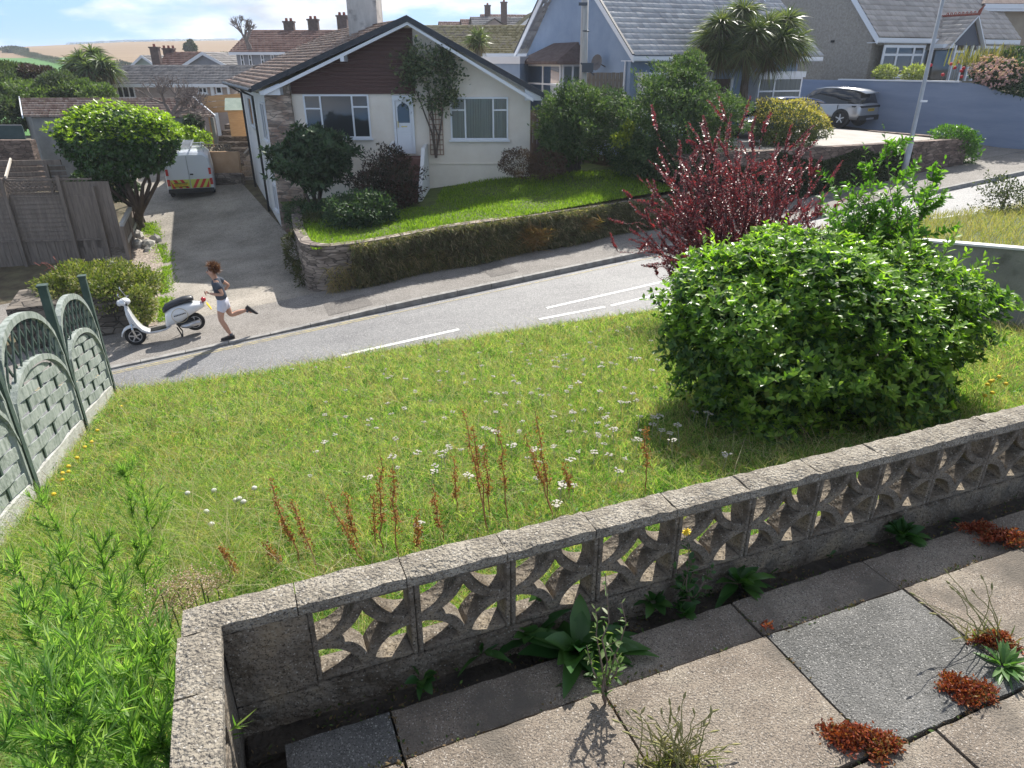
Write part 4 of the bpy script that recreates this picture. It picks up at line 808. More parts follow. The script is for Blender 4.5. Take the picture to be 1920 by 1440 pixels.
for i in range(4):
    lo, hi = pp[i], pp[i+1]; z0 = min(lo[2], hi[2])+.0; Lp = np.linalg.norm((hi-lo)[:2])-.1
    d_ = (hi-lo)/np.linalg.norm((hi-lo)[:2]); zt = (lo[2]+hi[2])/2
    fr_ = Fr(lo+np.array((d_[0]*.05, d_[1]*.05, -lo[2]+lo[2])), (d_[0], d_[1], 0)); sl = (hi[2]-lo[2])   # panels step up the slope
    zb_ = sl*.5
    mb = MB(fr_); mb.prism([(0, -.02, -.1), (Lp, -.02, sl-.1), (Lp, -.02, sl+.2), (0, -.02, .2)], (0, .04, 0)); mb.build('gravel_board', GRAVB, fence)
    # outer bow frame: curve rising from 0.9 at the ends to 1.55 in the middle
    def zc(x, lo_, hi_): s = 2*x/Lp-1; return lo_+(hi_-lo_)*math.sqrt(max(0, 1-abs(s)**2.3))
    zoff = lambda x: sl*x/Lp
    mb = MB(fr_); n = 18
    for (l0, h0, y0, th) in ((.98, 1.58, .0, .07), (.62, 1.14, .006, .06)):
        pts = [(Lp*k/n, 0, zc(Lp*k/n, l0, h0)+zoff(Lp*k/n)) for k in range(n+1)]
        for p, q in zip(pts, pts[1:]):
            mb.add([(p[0], y0-.03, p[2]-th), (q[0], y0-.03, q[2]-th), (q[0], y0-.03, q[2]), (p[0], y0-.03, p[2]), (p[0], y0+.03, p[2]-th), (q[0], y0+.03, q[2]-th), (q[0], y0+.03, q[2]), (p[0], y0+.03, p[2])], [(0, 1, 2, 3), (5, 4, 7, 6), (3, 2, 6, 7), (1, 0, 4, 5)])
    for x in (.0, Lp-.045): mb.box(x, x+.045, -.028, .028, .2+zoff(x), .99+zoff(x))
    mb.build('bow_frame', FGREEN, fence)
    # woven slats
    mb = MB(fr_); k = 0; zz = .215
    for r in range(7):
        z1 = zz+.108; xs = [(Lp*j/24) for j in range(25)]
        top = [min(z1, zc(x, .6, 1.1)-.05) for x in xs]; pts = [(x, t) for x, t in zip(xs, top) if t > zz+.02 and .04 < x < Lp-.04]
        if len(pts) > 2:
            for (xa, ta), (xb, tb_) in zip(pts, pts[1:]):
                ya = .012*math.cos(xa/Lp*math.pi*4+(math.pi if r % 2 else 0)); yb = .012*math.cos(xb/Lp*math.pi*4+(math.pi if r % 2 else 0))
                mb.add([(xa, ya-.005, zz+zoff(xa)), (xb, yb-.005, zz+zoff(xb)), (xb, yb-.005, tb_+zoff(xb)), (xa, ya-.005, ta+zoff(xa)), (xa, ya+.005, zz+zoff(xa)), (xb, yb+.005, zz+zoff(xb)), (xb, yb+.005, tb_+zoff(xb)), (xa, ya+.005, ta+zoff(xa))], [(0, 1, 2, 3), (5, 4, 7, 6), (3, 2, 6, 7), (1, 0, 4, 5)])
        zz += .126
    mb.build('woven_slats', FGREEN, fence)
    for x in (Lp*.25, Lp*.5, Lp*.75): mb = MB(fr_); mb.box(x-.02, x+.02, -.008, .008, .22+zoff(x), zc(x, .6, 1.1)-.06+zoff(x)); mb.build('batten', FDARK, fence)
    # lattice between the bows
    mb = MB(fr_)
    for sgn_, yy in ((1, -.008), (-1, .008)):
        x = -1.2
        while x < Lp+1.2:
            seg = None; pts = []
            for s in np.linspace(0, 1.1, 45):
                X_ = x+sgn_*s*.75; Z_ = .55+s
                if 0.03 < X_ < Lp-.03 and zc(X_, .62, 1.14) < Z_ < zc(X_, .95, 1.54): pts.append((X_, yy, Z_+zoff(X_)))
            if len(pts) > 2: mb.beam(pts[0], pts[-1], .022, .014, (0, 1, 0))
            x += .2
    mb.build('lattice', FDARK, fence)

# ---------------------------------------------------------------- wall on the right of the lawn, neighbour's plot behind it
GREYR = mat('grey_render', (.22, .22, .2), (.33, .33, .3), sc=1.6, rough=.95, bump=.5, bsc=40, spots=(3, .62, (.15, .15, .13)))
def rwpt(q): 
    a = np.array((6.6, 8.4)); b = np.array(TQ(0, 1)); return a+b*(q)
rwp = []
for k in range(-3, 7):
    p = rwpt(k*.7); zt_ = np.interp(k*.7, [-2.1, 0, 4.5], [.12, -.14, -.78]); rwp.append((p[0], p[1], -3.2, float(zt_)))
def fitz(u, v, x):
    pass
rwall = path_wall('boundary_wall', 'grey rendered boundary wall with pale top edge on the right of the lawn', rwp[::-1], .16, GREYR, cap=(WREND, .03), side=1)
sheet('neighbour_plot', SOILG, AR(0, 9, .75), AR(-2.1, 4.2, .6), lambda s, k: (*(rwpt(k)+TE*(s+.1)), float(np.interp(k, [-2.1, 0, 4.5], [.12, -.14, -.78]))-.05+s*.015))
n = 16000; s_ = rng.uniform(.15, 8, n); k_ = rng.uniform(-2.1, 4.2, n); X = 6.6+TN[0]*k_+TE[0]*s_; Y = 8.4+TN[1]*k_+TE[1]*s_; Z = np.interp(k_, [-2.1, 0, 4.5], [.12, -.14, -.78])-.05+s_*.015
DRY2 = leafmat('tall_dry_grass', [(.34, .27, .13), (.45, .37, .2), (.22, .25, .08), (.28, .26, .11)], .35, .7, .2)
tag(strips('tall_grass', DRY2, None, np.stack([X, Y, Z], 1), np.stack([rng.normal(size=n)*.4, rng.normal(size=n)*.4, np.ones(n)], 1), rng.uniform(.1, .26, n), .01, (0, 0, -.25)), 'straw coloured long grass on the plot behind the grey boundary wall', 'grass', kind='stuff')
# ================================================================ PLANTS
def PB(u, v, Y, ru, rv, rd=None):
    c = aty(u, v, Y); dep = c[1]*CP-(c[2]-CAMZ)*SP; return (c[0], c[1], c[2], ru*dep/FPX, (rd or ru*dep/FPX), rv*dep/FPX)
BARK = mat('bark', (.07, .05, .04), (.14, .11, .09), sc=8, bump=.8, bsc=40, stretch=(1, 1, .3))
TWIG = mat('twig', (.13, .09, .07), (.2, .16, .13), sc=8)
def plant(name, label, cat, blobs, m, n, ln, w=None, base=None, trunk=None, group=None, extra=None, partname='foliage', **kw):
    b0 = blobs[0]; base = base if base is not None else (b0[0], b0[1], min(b[2]-b[5] for b in blobs))
    t = thing(name, label, cat, base, group); crown(partname, m, t, blobs, n, ln, w, **kw)
    if trunk:
        mb = MB(); rnd = random.Random(int(abs(base[0]*97)+abs(base[1]*13)))
        for k in range(trunk[0]):
            b = blobs[k % len(blobs)]; e = (b[0]+rnd.uniform(-.4, .4)*b[3], b[1]+rnd.uniform(-.4, .4)*b[4], b[2]+rnd.uniform(-.2, .4)*b[5]); s = (base[0]+rnd.uniform(-1, 1)*trunk[1], base[1]+rnd.uniform(-1, 1)*trunk[1], base[2]-.1)
            m_ = tuple(s[i]*.5+e[i]*.5+rnd.uniform(-.12, .12) for i in range(3)); mb.tube([s, m_, e], [trunk[1], trunk[1]*.7, trunk[1]*.25], 7)
        mb.build('trunk', BARK, t, smooth=True)
    if extra:
        for (pn, bl, mm, nn, l2, k2) in extra: crown(pn, mm, t, bl, nn, l2, **k2)
    return t
# big evergreen bush on the lawn
LBUSH = leafmat('bush_leaves', [(.022, .062, .02), (.04, .1, .028), (.068, .15, .036), (.11, .21, .05), (.2, .26, .06)], .42, .42, .4, nsc=1.8, namt=.4)
LNEWLIT = leafmat('bush_new_lit_leaves', [(.09, .19, .025), (.16, .29, .04), (.24, .38, .055), (.32, .44, .08)], .5, .33, .45, nsc=2, namt=.3)  # young leaves, lightened so the bush's sunlit top is put into their colour
YB = 6.1
bb = [PB(1518, 630, YB, 238, 152, 1.3), PB(1372, 610, YB, 112, 125, .9), PB(1655, 610, YB+.2, 108, 128, .9), PB(1435, 740, YB-.3, 120, 105, .75), PB(1575, 755, YB-.4, 125, 95, .7), PB(1500, 800, YB-.7, 140, 78, .6), PB(1480, 535, YB+.2, 160, 78, 1.0), PB(1660, 530, YB+.3, 140, 75, 1.0)]
bush = plant('evergreen_bush', 'large rounded glossy green bush filling the right of the lawn behind the screen block wall', 'bush', bb, LBUSH, 112000, .064, .027, base=(bb[0][0], bb[0][1], float(lawnz(bb[0][0], bb[0][1]))), trunk=(12, .05), cluster=7, big=True, shell=.66, lump=.15, up=.5)
crown('bright_outer_leaves', LNEWLIT, bush, [tuple(b[:3])+tuple(r*1.05 for r in b[3:]) for b in bb], 36000, .066, .028, cluster=7, big=True, shell=.93, lump=.15, up=1.1, upper=.8)  # mostly on the upper shell: a highlight painted by paler leaf colour
crown('bright_outer_leaves', LNEWLIT, bush, [tuple(b[:3])+tuple(r*1.03 for r in b[3:]) for b in bb], 3600, .09, .034, cluster=7, big=True, shell=.95, lump=.08, up=.6)
mb = MB(); 
for k in range(26):
    e = (bb[0][0]+random.uniform(-1.0, 1.0), bb[0][1]+random.uniform(-1.1, .3), bb[0][2]-random.uniform(.3, .75)); mb.tube([(bb[0][0]+random.uniform(-.3, .3), bb[0][1]+random.uniform(-.3, .3), wloc(bush)[2]), e], [.02, .006], 5)
mb.build('branch', TWIG, bush)
def stem_leaves(name, label, cat, stems, m, per, ln, w, stemr=.006, group=None, mstem=None, up=.35, big=True, base=None, t=None, taper=True, spread=1.0):
    """stems: list of polylines; leaves set along them"""
    t = t or thing(name, label, cat, base if base is not None else stems[0][0], group); mb = MB(); P = []; D = []; Ls = []; Us = []
    for s in stems:
        s = [np.array(p, float) for p in s]; n_ = len(s); mb.tube([tuple(p) for p in s], [stemr*(1-.75*i/(n_-1)) for i in range(n_)], 5)
        for k in range(per):
            q = (.12+.88*(k+rng.random())/per)*(n_-1); i = min(int(q), n_-2); f = q-i; p = s[i]*(1-f)+s[i+1]*f; ax = s[i+1]-s[i]; ax = ax/np.linalg.norm(ax)
            r = rng.normal(size=3); r -= ax*r.dot(ax); r /= np.linalg.norm(r); P.append(p); D.append(r*spread+ax*(up+.5*f)); Us.append(ax+.4*rng.normal(size=3)); Ls.append((1-(.5*(q/(n_-1))**2 if taper else 0))*(.7+.5*rng.random()))
    mb.build('stem', mstem or TWIG, t); P, D, Us, Ls = map(np.array, (P, D, Us, Ls)); (leafmesh if big else quadleaf)('foliage', m, t, P, D, Us, ln*Ls, w*Ls); return t
def arc_stem(b, tip, sag=.15, n=6, wob=.03):
    b = np.array(b, float); tip = np.array(tip, float); out_ = []
    for i in range(n+1):
        s = i/n; p = b*(1-s)+tip*s; p = p+np.array((0, 0, sag*math.sin(math.pi*s)))+rng.normal(size=3)*wob*(0 < i < n); out_.append(p)
    return out_
LPRIV = leafmat('privet_leaves', [(.06, .15, .02), (.11, .24, .035), (.19, .34, .05)], .45, .35, .4)
pb = aty(1640, 560, 6.9); stems = []
for (u, v) in [(1655, 228), (1650, 300), (1772, 298), (1745, 330), (1560, 335), (1605, 330), (1700, 330), (1730, 380), (1580, 400), (1690, 290), (1620, 270), (1550, 380), (1765, 345), (1600, 440), (1720, 430), (1540, 430), (1670, 360), (1630, 370), (1685, 400), (1650, 420), (1570, 440), (1740, 420), (1590, 360), (1640, 380), (1660, 400), (1610, 410), (1700, 370), (1580, 420), (1630, 440), (1670, 440), (1600, 460), (1700, 450)]:
    tp = aty(u, v, 7.0+random.uniform(-.3, .3)); b = pb+np.array((random.uniform(-.35, .35), random.uniform(-.2, .2), -.1)); stems.append(arc_stem(b, tp, .02, 6, .015)); main = stems[-1]
    for k in range(6):
        q = main[random.randint(1, 5)]; stems.append(arc_stem(q, q+np.array((random.uniform(-.3, .3), random.uniform(-.2, .2), random.uniform(.1, .32))), .0, 3, .01))
priv = stem_leaves('privet_shrub', 'tall bright pointed privet shoots rising out of the back of the round bush', 'shrub', stems, LPRIV, 44, .066, .026, taper=False, base=(pb[0], pb[1], float(lawnz(pb[0], pb[1]))))
stems = []
for (u, v) in [(1872, 505), (1880, 575), (1862, 560), (1850, 700), (1845, 520), (1838, 640), (1858, 640), (1820, 760)]:
    tp = aty(u, v, 6.3+random.uniform(-.2, .3)); b = aty(1700, min(700, v+60), 6.3); stems.append(arc_stem(b, tp, .02, 5, .02))
stem_leaves(None, None, None, stems, LPRIV, 30, .06, .025, t=priv)
stems = []   # loose shoots breaking the bush's outline
for k in range(75):
    b_ = bb[random.randrange(len(bb))]; d_ = nrm(rng.normal(size=3)); d_[2] = abs(d_[2])*.8+.05; d_ = nrm(d_); q = np.array(b_[:3])+d_*np.array(b_[3:6])*.9; stems.append(arc_stem(q, q+(d_*.5+np.array((0, 0, .5)))*random.uniform(.2, .42), 0, 4, .01))
stem_leaves(None, None, None, stems, LNEWLIT, 16, .085, .034, stemr=.004, t=bush, up=.6)
# purple shrub by the road
LPUR = leafmat('purple_leaves', [(.09, .045, .06), (.16, .075, .09), (.25, .1, .11), (.34, .09, .085)], .3, .38, .6, tint=(1.9, .55, .55), nsc=2.2, namt=.3)
YP = 11.3; pbase = aty(1400, 560, YP); pbase[2] = float(lawnz(pbase[0], pbase[1])); stems = []
tips = [(1285, 235), (1232, 250), (1300, 270), (1365, 232), (1385, 250), (1430, 255), (1455, 250), (1500, 270), (1540, 310), (1555, 340), (1545, 380), (1530, 420), (1215, 300), (1195, 330), (1185, 375), (1175, 420), (1180, 450), (1205, 500), (1240, 520), (1330, 290), (1350, 260), (1415, 300), (1470, 290), (1310, 330), (1250, 300), (1520, 330), (1490, 330), (1260, 350), (1220, 380), (1240, 430), (1290, 400)]
for k in range(175):
    u, v = tips[k % len(tips)]; 
    if k >= len(tips): u = 1370+(u-1370)*random.uniform(.3, 1.02)+random.gauss(0, 12); v = 500+(v-500)*random.uniform(.25, .93)
    tp = aty(u, v, YP+random.uniform(-1.0, 1.0)); stems.append(arc_stem(pbase+np.array((random.uniform(-.3, .3), random.uniform(-.25, .25), 0)), tp, .3 if u < 1300 else .2, 8, .045)); main = stems[-1]
    for j in range(3):
        q = main[random.randint(4, 8)]; dd = (tp-pbase); dd = dd/np.linalg.norm(dd)*.3+np.array((random.gauss(0, .16), random.gauss(0, .16), random.gauss(.05, .1))); stems.append(arc_stem(q, q+dd, .0, 2, .01))
stem_leaves('purple_shrub', 'wide dark purple red leaved shrub with arching shoots at the roadside edge of the lawn', 'shrub', stems, LPUR, 95, .05, .03, stemr=.008, base=pbase, big=False, mstem=mat('red_twig', (.08, .03, .03), rough=.7))

# ---- plants round the bungalow
DG = leafmat('dark_green_leaves', [(.03, .055, .03), (.05, .09, .045), (.085, .135, .065)], .25, .55, .25, nsc=2)
MG = leafmat('mid_green_leaves', [(.04, .075, .035), (.07, .115, .05), (.12, .165, .075)], .35, .6, .2, nsc=1.2)
OG = leafmat('olive_leaves', [(.05, .065, .025), (.08, .1, .04), (.13, .15, .06)], .3, .5, .3, nsc=1.5)
YG = leafmat('yellow_green_leaves', [(.13, .17, .02), (.2, .25, .03), (.3, .32, .05)], .4, .4, .3, nsc=2)
RB = leafmat('red_brown_leaves', [(.07, .04, .03), (.1, .06, .045), (.14, .09, .06)], .2, .6, .2, nsc=2)
plant('rhododendron_bush', 'spreading dark green bush in front of the left bungalow window beside the stone pier', 'bush', [PB(555, 300, 22.8, 50, 32), PB(620, 285, 22.8, 45, 34), PB(585, 265, 22.9, 45, 25), PB(600, 320, 22.6, 45, 25), PB(590, 335, 22.5, 22, 25)], DG, 15000, .17, .065, base=(*aty(590, 372, 22.8)[:2], -2.6), trunk=(6, .06), cluster=6, shell=.5, lump=.25)
plant('round_bush', 'small rounded dark green bush at the left front corner of the bungalow lawn', 'bush', [PB(675, 390, 20.3, 58, 30), PB(655, 405, 20.2, 42, 24), PB(700, 400, 20.3, 42, 26)], DG, 9000, .09, .045, shell=.6, lump=.22)
plant('red_tinged_shrub', 'dark red tinged shrub in front of the bungalow door steps', 'shrub', [PB(728, 335, 22.2, 54, 38, 1.0), PB(700, 350, 22, 40, 32, .8), PB(752, 358, 22, 36, 32, .7), PB(738, 302, 22.6, 28, 28, .6)], leafmat('red_tinged_leaves', [(.02, .022, .015), (.045, .04, .025), (.08, .03, .03)], .2, .5, .25, nsc=1.3), 10000, .1, .04, shell=.5, lump=.28)
cl = plant('wall_climber', 'tall climbing shrub on the bungalow wall between the door and the right window', 'climber', [PB(800, 120, 24.5, 48, 34, .45), PB(835, 140, 24.6, 32, 50, .35), PB(770, 145, 24.7, 30, 40, .3), PB(815, 190, 24.6, 30, 28, .35), PB(835, 105, 24.6, 22, 22, .3), PB(770, 110, 24.7, 22, 28, .25), PB(848, 178, 24.6, 16, 18, .25)], leafmat('climber_leaves', [(.05, .075, .045), (.08, .11, .06), (.13, .16, .09), (.22, .24, .13)], .3, .6, .2), 2500, .13, .075, base=(*aty(816, 300, 24.7)[:2], -1.8), shell=.15, lump=.4)
mb = MB()
for pts in ([(818, 296), (814, 260), (812, 220), (800, 150), (790, 110)], [(818, 296), (822, 255), (806, 215), (830, 170), (838, 130)], [(817, 296), (810, 250), (795, 210), (780, 170)], [(818, 290), (826, 240), (832, 190), (845, 160)]): mb.tube([aty(u, v, 24.75) for u, v in pts], [.035, .03, .025, .018, .012][:len(pts)], 5)
mb.build('stem', BARK, cl)
for (u, v, ru, rv, Y, lb) in ((972, 305, 36, 27, 23.7, 'low reddish brown shrub against the right corner of the bungalow'), (1025, 308, 38, 24, 23.6, 'wider reddish brown shrub next to the dark fence right of the bungalow')):
    plant('brown_shrub', lb, 'shrub', [PB(u, v, Y, ru, rv)], RB, 3500, .07, .025, group='reddish brown shrubs by the bungalow', shell=.5)
plant('conifer_bush', 'bushy grey green conifer between the bungalow and the parking area', 'bush', [PB(1072, 240, 24.6, 58, 62, 1.3), PB(1050, 215, 24.8, 38, 45, 1), PB(1110, 225, 24.8, 38, 55, 1), PB(1085, 190, 25, 38, 30, .8), PB(1040, 265, 24.3, 30, 40, .8)], MG, 24000, .11, .04, shell=.6, lump=.24, fr=7)
plant('conifer_bush', 'dark climber clad bush squeezed between the conifer and the big hedge bush', 'bush', [PB(1155, 215, 24.9, 34, 48, 1), PB(1165, 270, 24.4, 36, 50, 1)], DG, 8000, .1, .04, shell=.7, lump=.16)
plant('hedge_bush', 'tall broad green bush in front of the blue house reaching the roof edge', 'bush', [PB(1255, 230, 23.9, 95, 75, 1.7), PB(1270, 165, 24.3, 62, 45, 1.2), PB(1335, 220, 24.4, 65, 48, 1.3), PB(1200, 260, 23.6, 48, 60, 1.2), PB(1290, 130, 24.6, 32, 25, .7), PB(1250, 300, 23.5, 80, 35, 1.2)], MG, 40000, .12, .045, shell=.62, lump=.22, fr=7, trunk=(5, .08), base=(*aty(1255, 250, 24)[:2], -2.2))
plant('pale_sapling', 'small pale leaved tree top standing above the tall hedge bush', 'tree', [PB(1282, 125, 25.4, 30, 24, .6), PB(1300, 112, 25.4, 18, 16, .4)], OG, 1600, .1, .05, shell=.4, trunk=(3, .04), base=(*aty(1282, 150, 25.4)[:2], -1.5))
plant('bright_shrub', 'lime green leafy sprigs at the front of the tall hedge bush', 'shrub', [PB(1165, 262, 22.9, 18, 12, .3), PB(1180, 240, 23, 10, 14, .3)], YG, 700, .1, .05, shell=.4)
gb = plant('golden_bush', 'rounded golden tipped bush above the ivy covered wall beside the parked cars', 'bush', [PB(1475, 232, 25.6, 62, 38, 1.3), PB(1500, 240, 25.6, 46, 34, 1.2), PB(1445, 245, 25.5, 38, 30, 1)], OG, 13000, .09, .035, shell=.75)
crown('golden_tips', leafmat('golden_leaves', [(.3, .24, .06), (.42, .33, .09), (.5, .42, .15)], .35, .5, .25), gb, [PB(1475, 228, 25.6, 66, 42, 1.35), PB(1500, 238, 25.6, 48, 36, 1.2)], 3600, .08, .03, shell=.93, upper=1, up=.8)
plant('verge_plant', 'bright green leafy plant at the right end of the ivy covered stone wall', 'plant', [PB(1785, 252, 27.4, 38, 15, .6), PB(1800, 268, 27.4, 30, 26, .6), PB(1820, 285, 27.2, 14, 22, .4)], leafmat('fresh_leaves', [(.05, .12, .02), (.08, .18, .03), (.13, .25, .05)], .4, .4, .3), 3500, .12, .05)
for (u, v) in ((1010, 440), (1103, 430)):
    p = gnd(u, v-3, lambda X, Y: -2.35); A, c = ac(p[0], p[1]); P0 = np.array(S(A, 1.95)); P0[2] = -2.6 if u < 1050 else -2.35; n = 700
    t = thing('grass_tussock', 'rusty brown grass tussock hanging on the stone wall, ' + ('larger and left of the pair' if u < 1050 else 'smaller and right of the pair'), 'grass tussock', P0, 'rusty grass tussocks on the stone wall')
    k = 1 if u < 1050 else .75
    strips('blades', leafmat('rusty_grass', [(.22, .11, .04), (.34, .19, .08), (.16, .12, .05), (.42, .3, .14)], .3, .7, .2), t, P0+rng.normal(size=(n, 3))*np.array((.22, .05, .12))*k, np.stack([rng.normal(size=n)*.7, rng.normal(size=n)*.35-.35, rng.random(n)*1.1], 1), rng.uniform(.25, .55, n)*k, .016, (0, -.05, -.3), 3)
# low planting at the left of the curved wall
plant('verge_shrub', 'straggly brown and green growth between the stone pier and the curved wall', 'plant', [PB(560, 470, 19.6, 26, 40, .7), PB(585, 430, 21, 30, 26, .8), PB(575, 510, 18.6, 20, 28, .5)], leafmat('straggly_leaves', [(.06, .05, .03), (.05, .07, .025), (.1, .09, .04)], .25, .6, .2), 6500, .1, .025)
plant('verge_shrub', 'dark low plants under the stone pier at the corner of the bungalow', 'plant', [PB(600, 405, 22, 38, 24, .8), PB(560, 400, 22.5, 25, 25, .6)], DG, 4000, .1, .035)
# ---- left: clipped tree by the drive, hedge on the planter
tb = gnd(262, 428); YT = tb[1]-.6
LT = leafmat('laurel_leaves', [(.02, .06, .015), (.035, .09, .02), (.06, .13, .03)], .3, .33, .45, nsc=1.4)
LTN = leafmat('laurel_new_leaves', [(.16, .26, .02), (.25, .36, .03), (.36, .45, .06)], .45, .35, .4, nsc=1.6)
tl = [PB(222, 262, YT, 98, 50, 1.6), PB(170, 265, YT, 48, 40, 1.1), PB(275, 268, YT, 52, 46, 1.3), PB(225, 300, YT-.3, 75, 35, 1.3), PB(165, 225, YT+.4, 35, 22, .7)]
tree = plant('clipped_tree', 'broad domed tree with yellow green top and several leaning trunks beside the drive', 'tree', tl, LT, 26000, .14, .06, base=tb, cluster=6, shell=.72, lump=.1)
crown('bright_outer_leaves', LTN, tree, [PB(222, 255, YT, 101, 52, 1.65), PB(170, 258, YT, 50, 40, 1.1), PB(275, 262, YT, 54, 44, 1.3), PB(165, 222, YT+.4, 36, 20, .7)], 9500, .13, .055, cluster=6, shell=.93, upper=.95, up=1.2)
mb = MB(); j = aty(262, 395, YT)
for q in range(2): mb.tube([tb+(q*.12-.06, 0, -.1), tb+(.02, -.05, .25), j], [.2, .17, .13], 9)
for (u, v) in ((170, 300), (200, 315), (225, 310), (250, 320), (285, 310), (300, 290), (185, 330), (270, 300)):
    e = aty(u, v, YT+random.uniform(-.6, .4)); m_ = j*.5+e*.5+rng.normal(size=3)*.1; mb.tube([j-(0, 0, .1), m_, e], [.09, .06, .03], 7)
mb.build('trunk', BARK, tree, smooth=True)
plant('laurel_bush', 'yellow green bush behind the white van next to the garage', 'bush', [PB(350, 258, 33.9, 34, 22, .7), PB(330, 248, 34, 24, 17, .6), PB(378, 262, 33.8, 18, 14, .5)], LTN, 5000, .14, .06, cluster=5)
plant('laurel_bush', 'dark green bush against the garage wall above the yellow green one', 'bush', [PB(362, 228, 34.6, 18, 13, .5)], DG, 1500, .14, .06, cluster=5)
pz = K0[2]-.3+1.25
HEDG = leafmat('hedge_leaves', [(.07, .1, .02), (.11, .15, .03), (.2, .22, .05), (.3, .27, .14)], .35, .5, .25, nsc=1.8)
pl = [PB(190, 530, 16.6, 95, 34, 1.0), PB(140, 535, 16.7, 55, 34, .9), PB(235, 540, 16.4, 50, 34, .9), PB(265, 570, 15.6, 22, 34, .4)]
hd = plant('planter_hedge', 'low mixed yellow green hedge growing over the stone planter behind the scooter', 'hedge', pl, HEDG, 20000, .09, .035, shell=.6, lump=.16)
mb = MB()
for k in range(9): 
    a = aty(120+random.uniform(-20, 30), 520, 16.8); e = aty(60+random.uniform(0, 90), 480+random.uniform(0, 40), 16.9); mb.tube(arc_stem(a, e, .15, 5, .04), [.008]*6, 4)
mb.build('bramble', mat('bramble_stem', (.25, .08, .06), rough=.7), hd)
# ---- bare tree, far vegetation
def bare(name, label, u0, v0, u1, v1, Y, r, depth=5, seed=1, leafm=None, spread=.55, ln=None, kids=(2, 3)):
    b = aty(u0, v0, Y); tpt = aty(u1, v1, Y); H = np.linalg.norm(tpt-b); t = thing(name, label, 'tree', b); mb = MB(); ends = []; branch(mb, b, (tpt-b)/H, (ln or .3)*H, r, depth, random.Random(seed), spread, .78, kids, .12, ends); mb.build('trunk', mat('grey_bark', (.16, .13, .12), (.24, .2, .18), sc=6), t)
    if leafm:
        E = np.array([e[0] for e in ends]); E = np.repeat(E, 5, 0)+rng.normal(size=(len(E)*5, 3))*.12; quadleaf('foliage', leafm, t, E, rng.normal(size=E.shape), rng.normal(size=E.shape), np.full(len(E), .09), np.full(len(E), .04))
    return t
bare('bare_tree', 'leafless grey twiggy tree in front of the long garage roof', 317, 245, 312, 132, 31.5, .17, 5, 3, None, .9, .27, (3, 4))
bare('bare_tree', 'tall thin leafless tree behind the brown roofed terrace', 468, 92, 465, 28, 56, .2, 5, 5, None, .55, .26, (3, 4))
def cordyline(label, heads, Y, trunk, L_, m, n=150, w=.05, skirt=True, group=None):
    b = trunk[0]; t = thing('cordyline_palm', label, 'palm tree', aty(b[0], b[1], Y), group); mb = MB()
    P = []; D = []; B2 = []
    top = aty(*trunk[-1][:2], Y)
    mb.tube([aty(u, v, Y) for u, v in trunk], [.2-.04*i for i in range(len(trunk))], 8)
    DP = []; DD = []
    for (u, v, dy) in heads:
        c = aty(u, v, Y+dy); mb.tube([top, (top+c)/2-(0, 0, .1), c], [.12, .09, .06], 6); d = nrm(rng.normal(size=(n, 3))); d[:, 2] = d[:, 2]*.75+.25; P.append(c+d*.06); D.append(d)
        dd = nrm(rng.normal(size=(n//2, 3))*np.array((1, 1, .4))+np.array((0, 0, -.8))); DP.append(c-np.array((0, 0, .15))+dd*.05); DD.append(dd)
    mb.build('trunk', BARK, t); P = np.concatenate(P); D = np.concatenate(D); strips('fronds', m, t, P, D, L_*rng.uniform(.7, 1.1, len(P)), w, np.array((0, 0, -.42*L_)), 4)
    if skirt: P = np.concatenate(DP); D = np.concatenate(DD); strips('dead_fronds', leafmat('dead_fronds', [(.1, .08, .05), (.16, .12, .07), (.06, .06, .04)], .2, .7, .2), t, P, D, L_*.85*rng.uniform(.6, 1, len(P)), w, (0, 0, -.3), 3)
    return t
CORD = leafmat('cordyline_leaves', [(.05, .075, .035), (.085, .115, .05), (.13, .16, .07), (.22, .23, .11)], .35, .38, .45, nsc=1)
cordyline('large many headed cordyline palm in front of the blue house', [(1352, 45, 0), (1395, 22, .3), (1440, 50, 0), (1475, 40, .4), (1350, 95, -.2), (1395, 95, -.5), (1440, 100, -.2), (1490, 80, .2), (1415, 60, -.6), (1370, 70, .5), (1465, 75, -.4), (1335, 70, .1)], 29.0, [(1392, 205), (1396, 160), (1402, 120)], 1.0, CORD, 330, .04)
cordyline('cordyline palm with three heads left of the grey roofed bungalow', [(150, 112, 0), (172, 100, 1), (190, 118, 0), (135, 122, .5), (165, 128, -.5), (203, 128, .4), (150, 130, .5)], 44, [(176, 175), (174, 150), (172, 135)], 1.1, leafmat('cordyline_pale', [(.07, .1, .05), (.12, .16, .08), (.2, .24, .13)], .35, .4, .4), 130, .09)
cordyline('small cordyline palm in front of the mossy roof', [(893, 68, 0), (903, 66, .2), (886, 78, 0), (900, 80, -.2)], 39.5, [(897, 112), (897, 95), (897, 82)], .62, CORD, 90, .045)
PD = leafmat('purple_dark_leaves', [(.05, .03, .035), (.08, .045, .05), (.05, .06, .03)], .2, .5, .3)
plant('garden_tree', 'dark mixed trees at the far left edge above the stone wall', 'tree', [PB(4, 140, 42, 32, 22, 3), PB(32, 156, 42, 28, 18, 2.5), PB(8, 180, 40, 35, 32, 2.5), PB(15, 215, 38, 30, 28, 2)], leafmat('hedge_dark', [(.045, .07, .04), (.07, .1, .055), (.11, .13, .07)], .3, .7, .15, nsc=.6), 16000, .22, .1, shell=.7, lump=.14)
plant('garden_tree', 'purple brown leaved tree beside the green pasture at the far left', 'tree', [PB(68, 142, 43, 24, 15, 1.6), PB(90, 153, 43, 18, 10, 1.3)], PD, 5000, .2, .09, shell=.7)
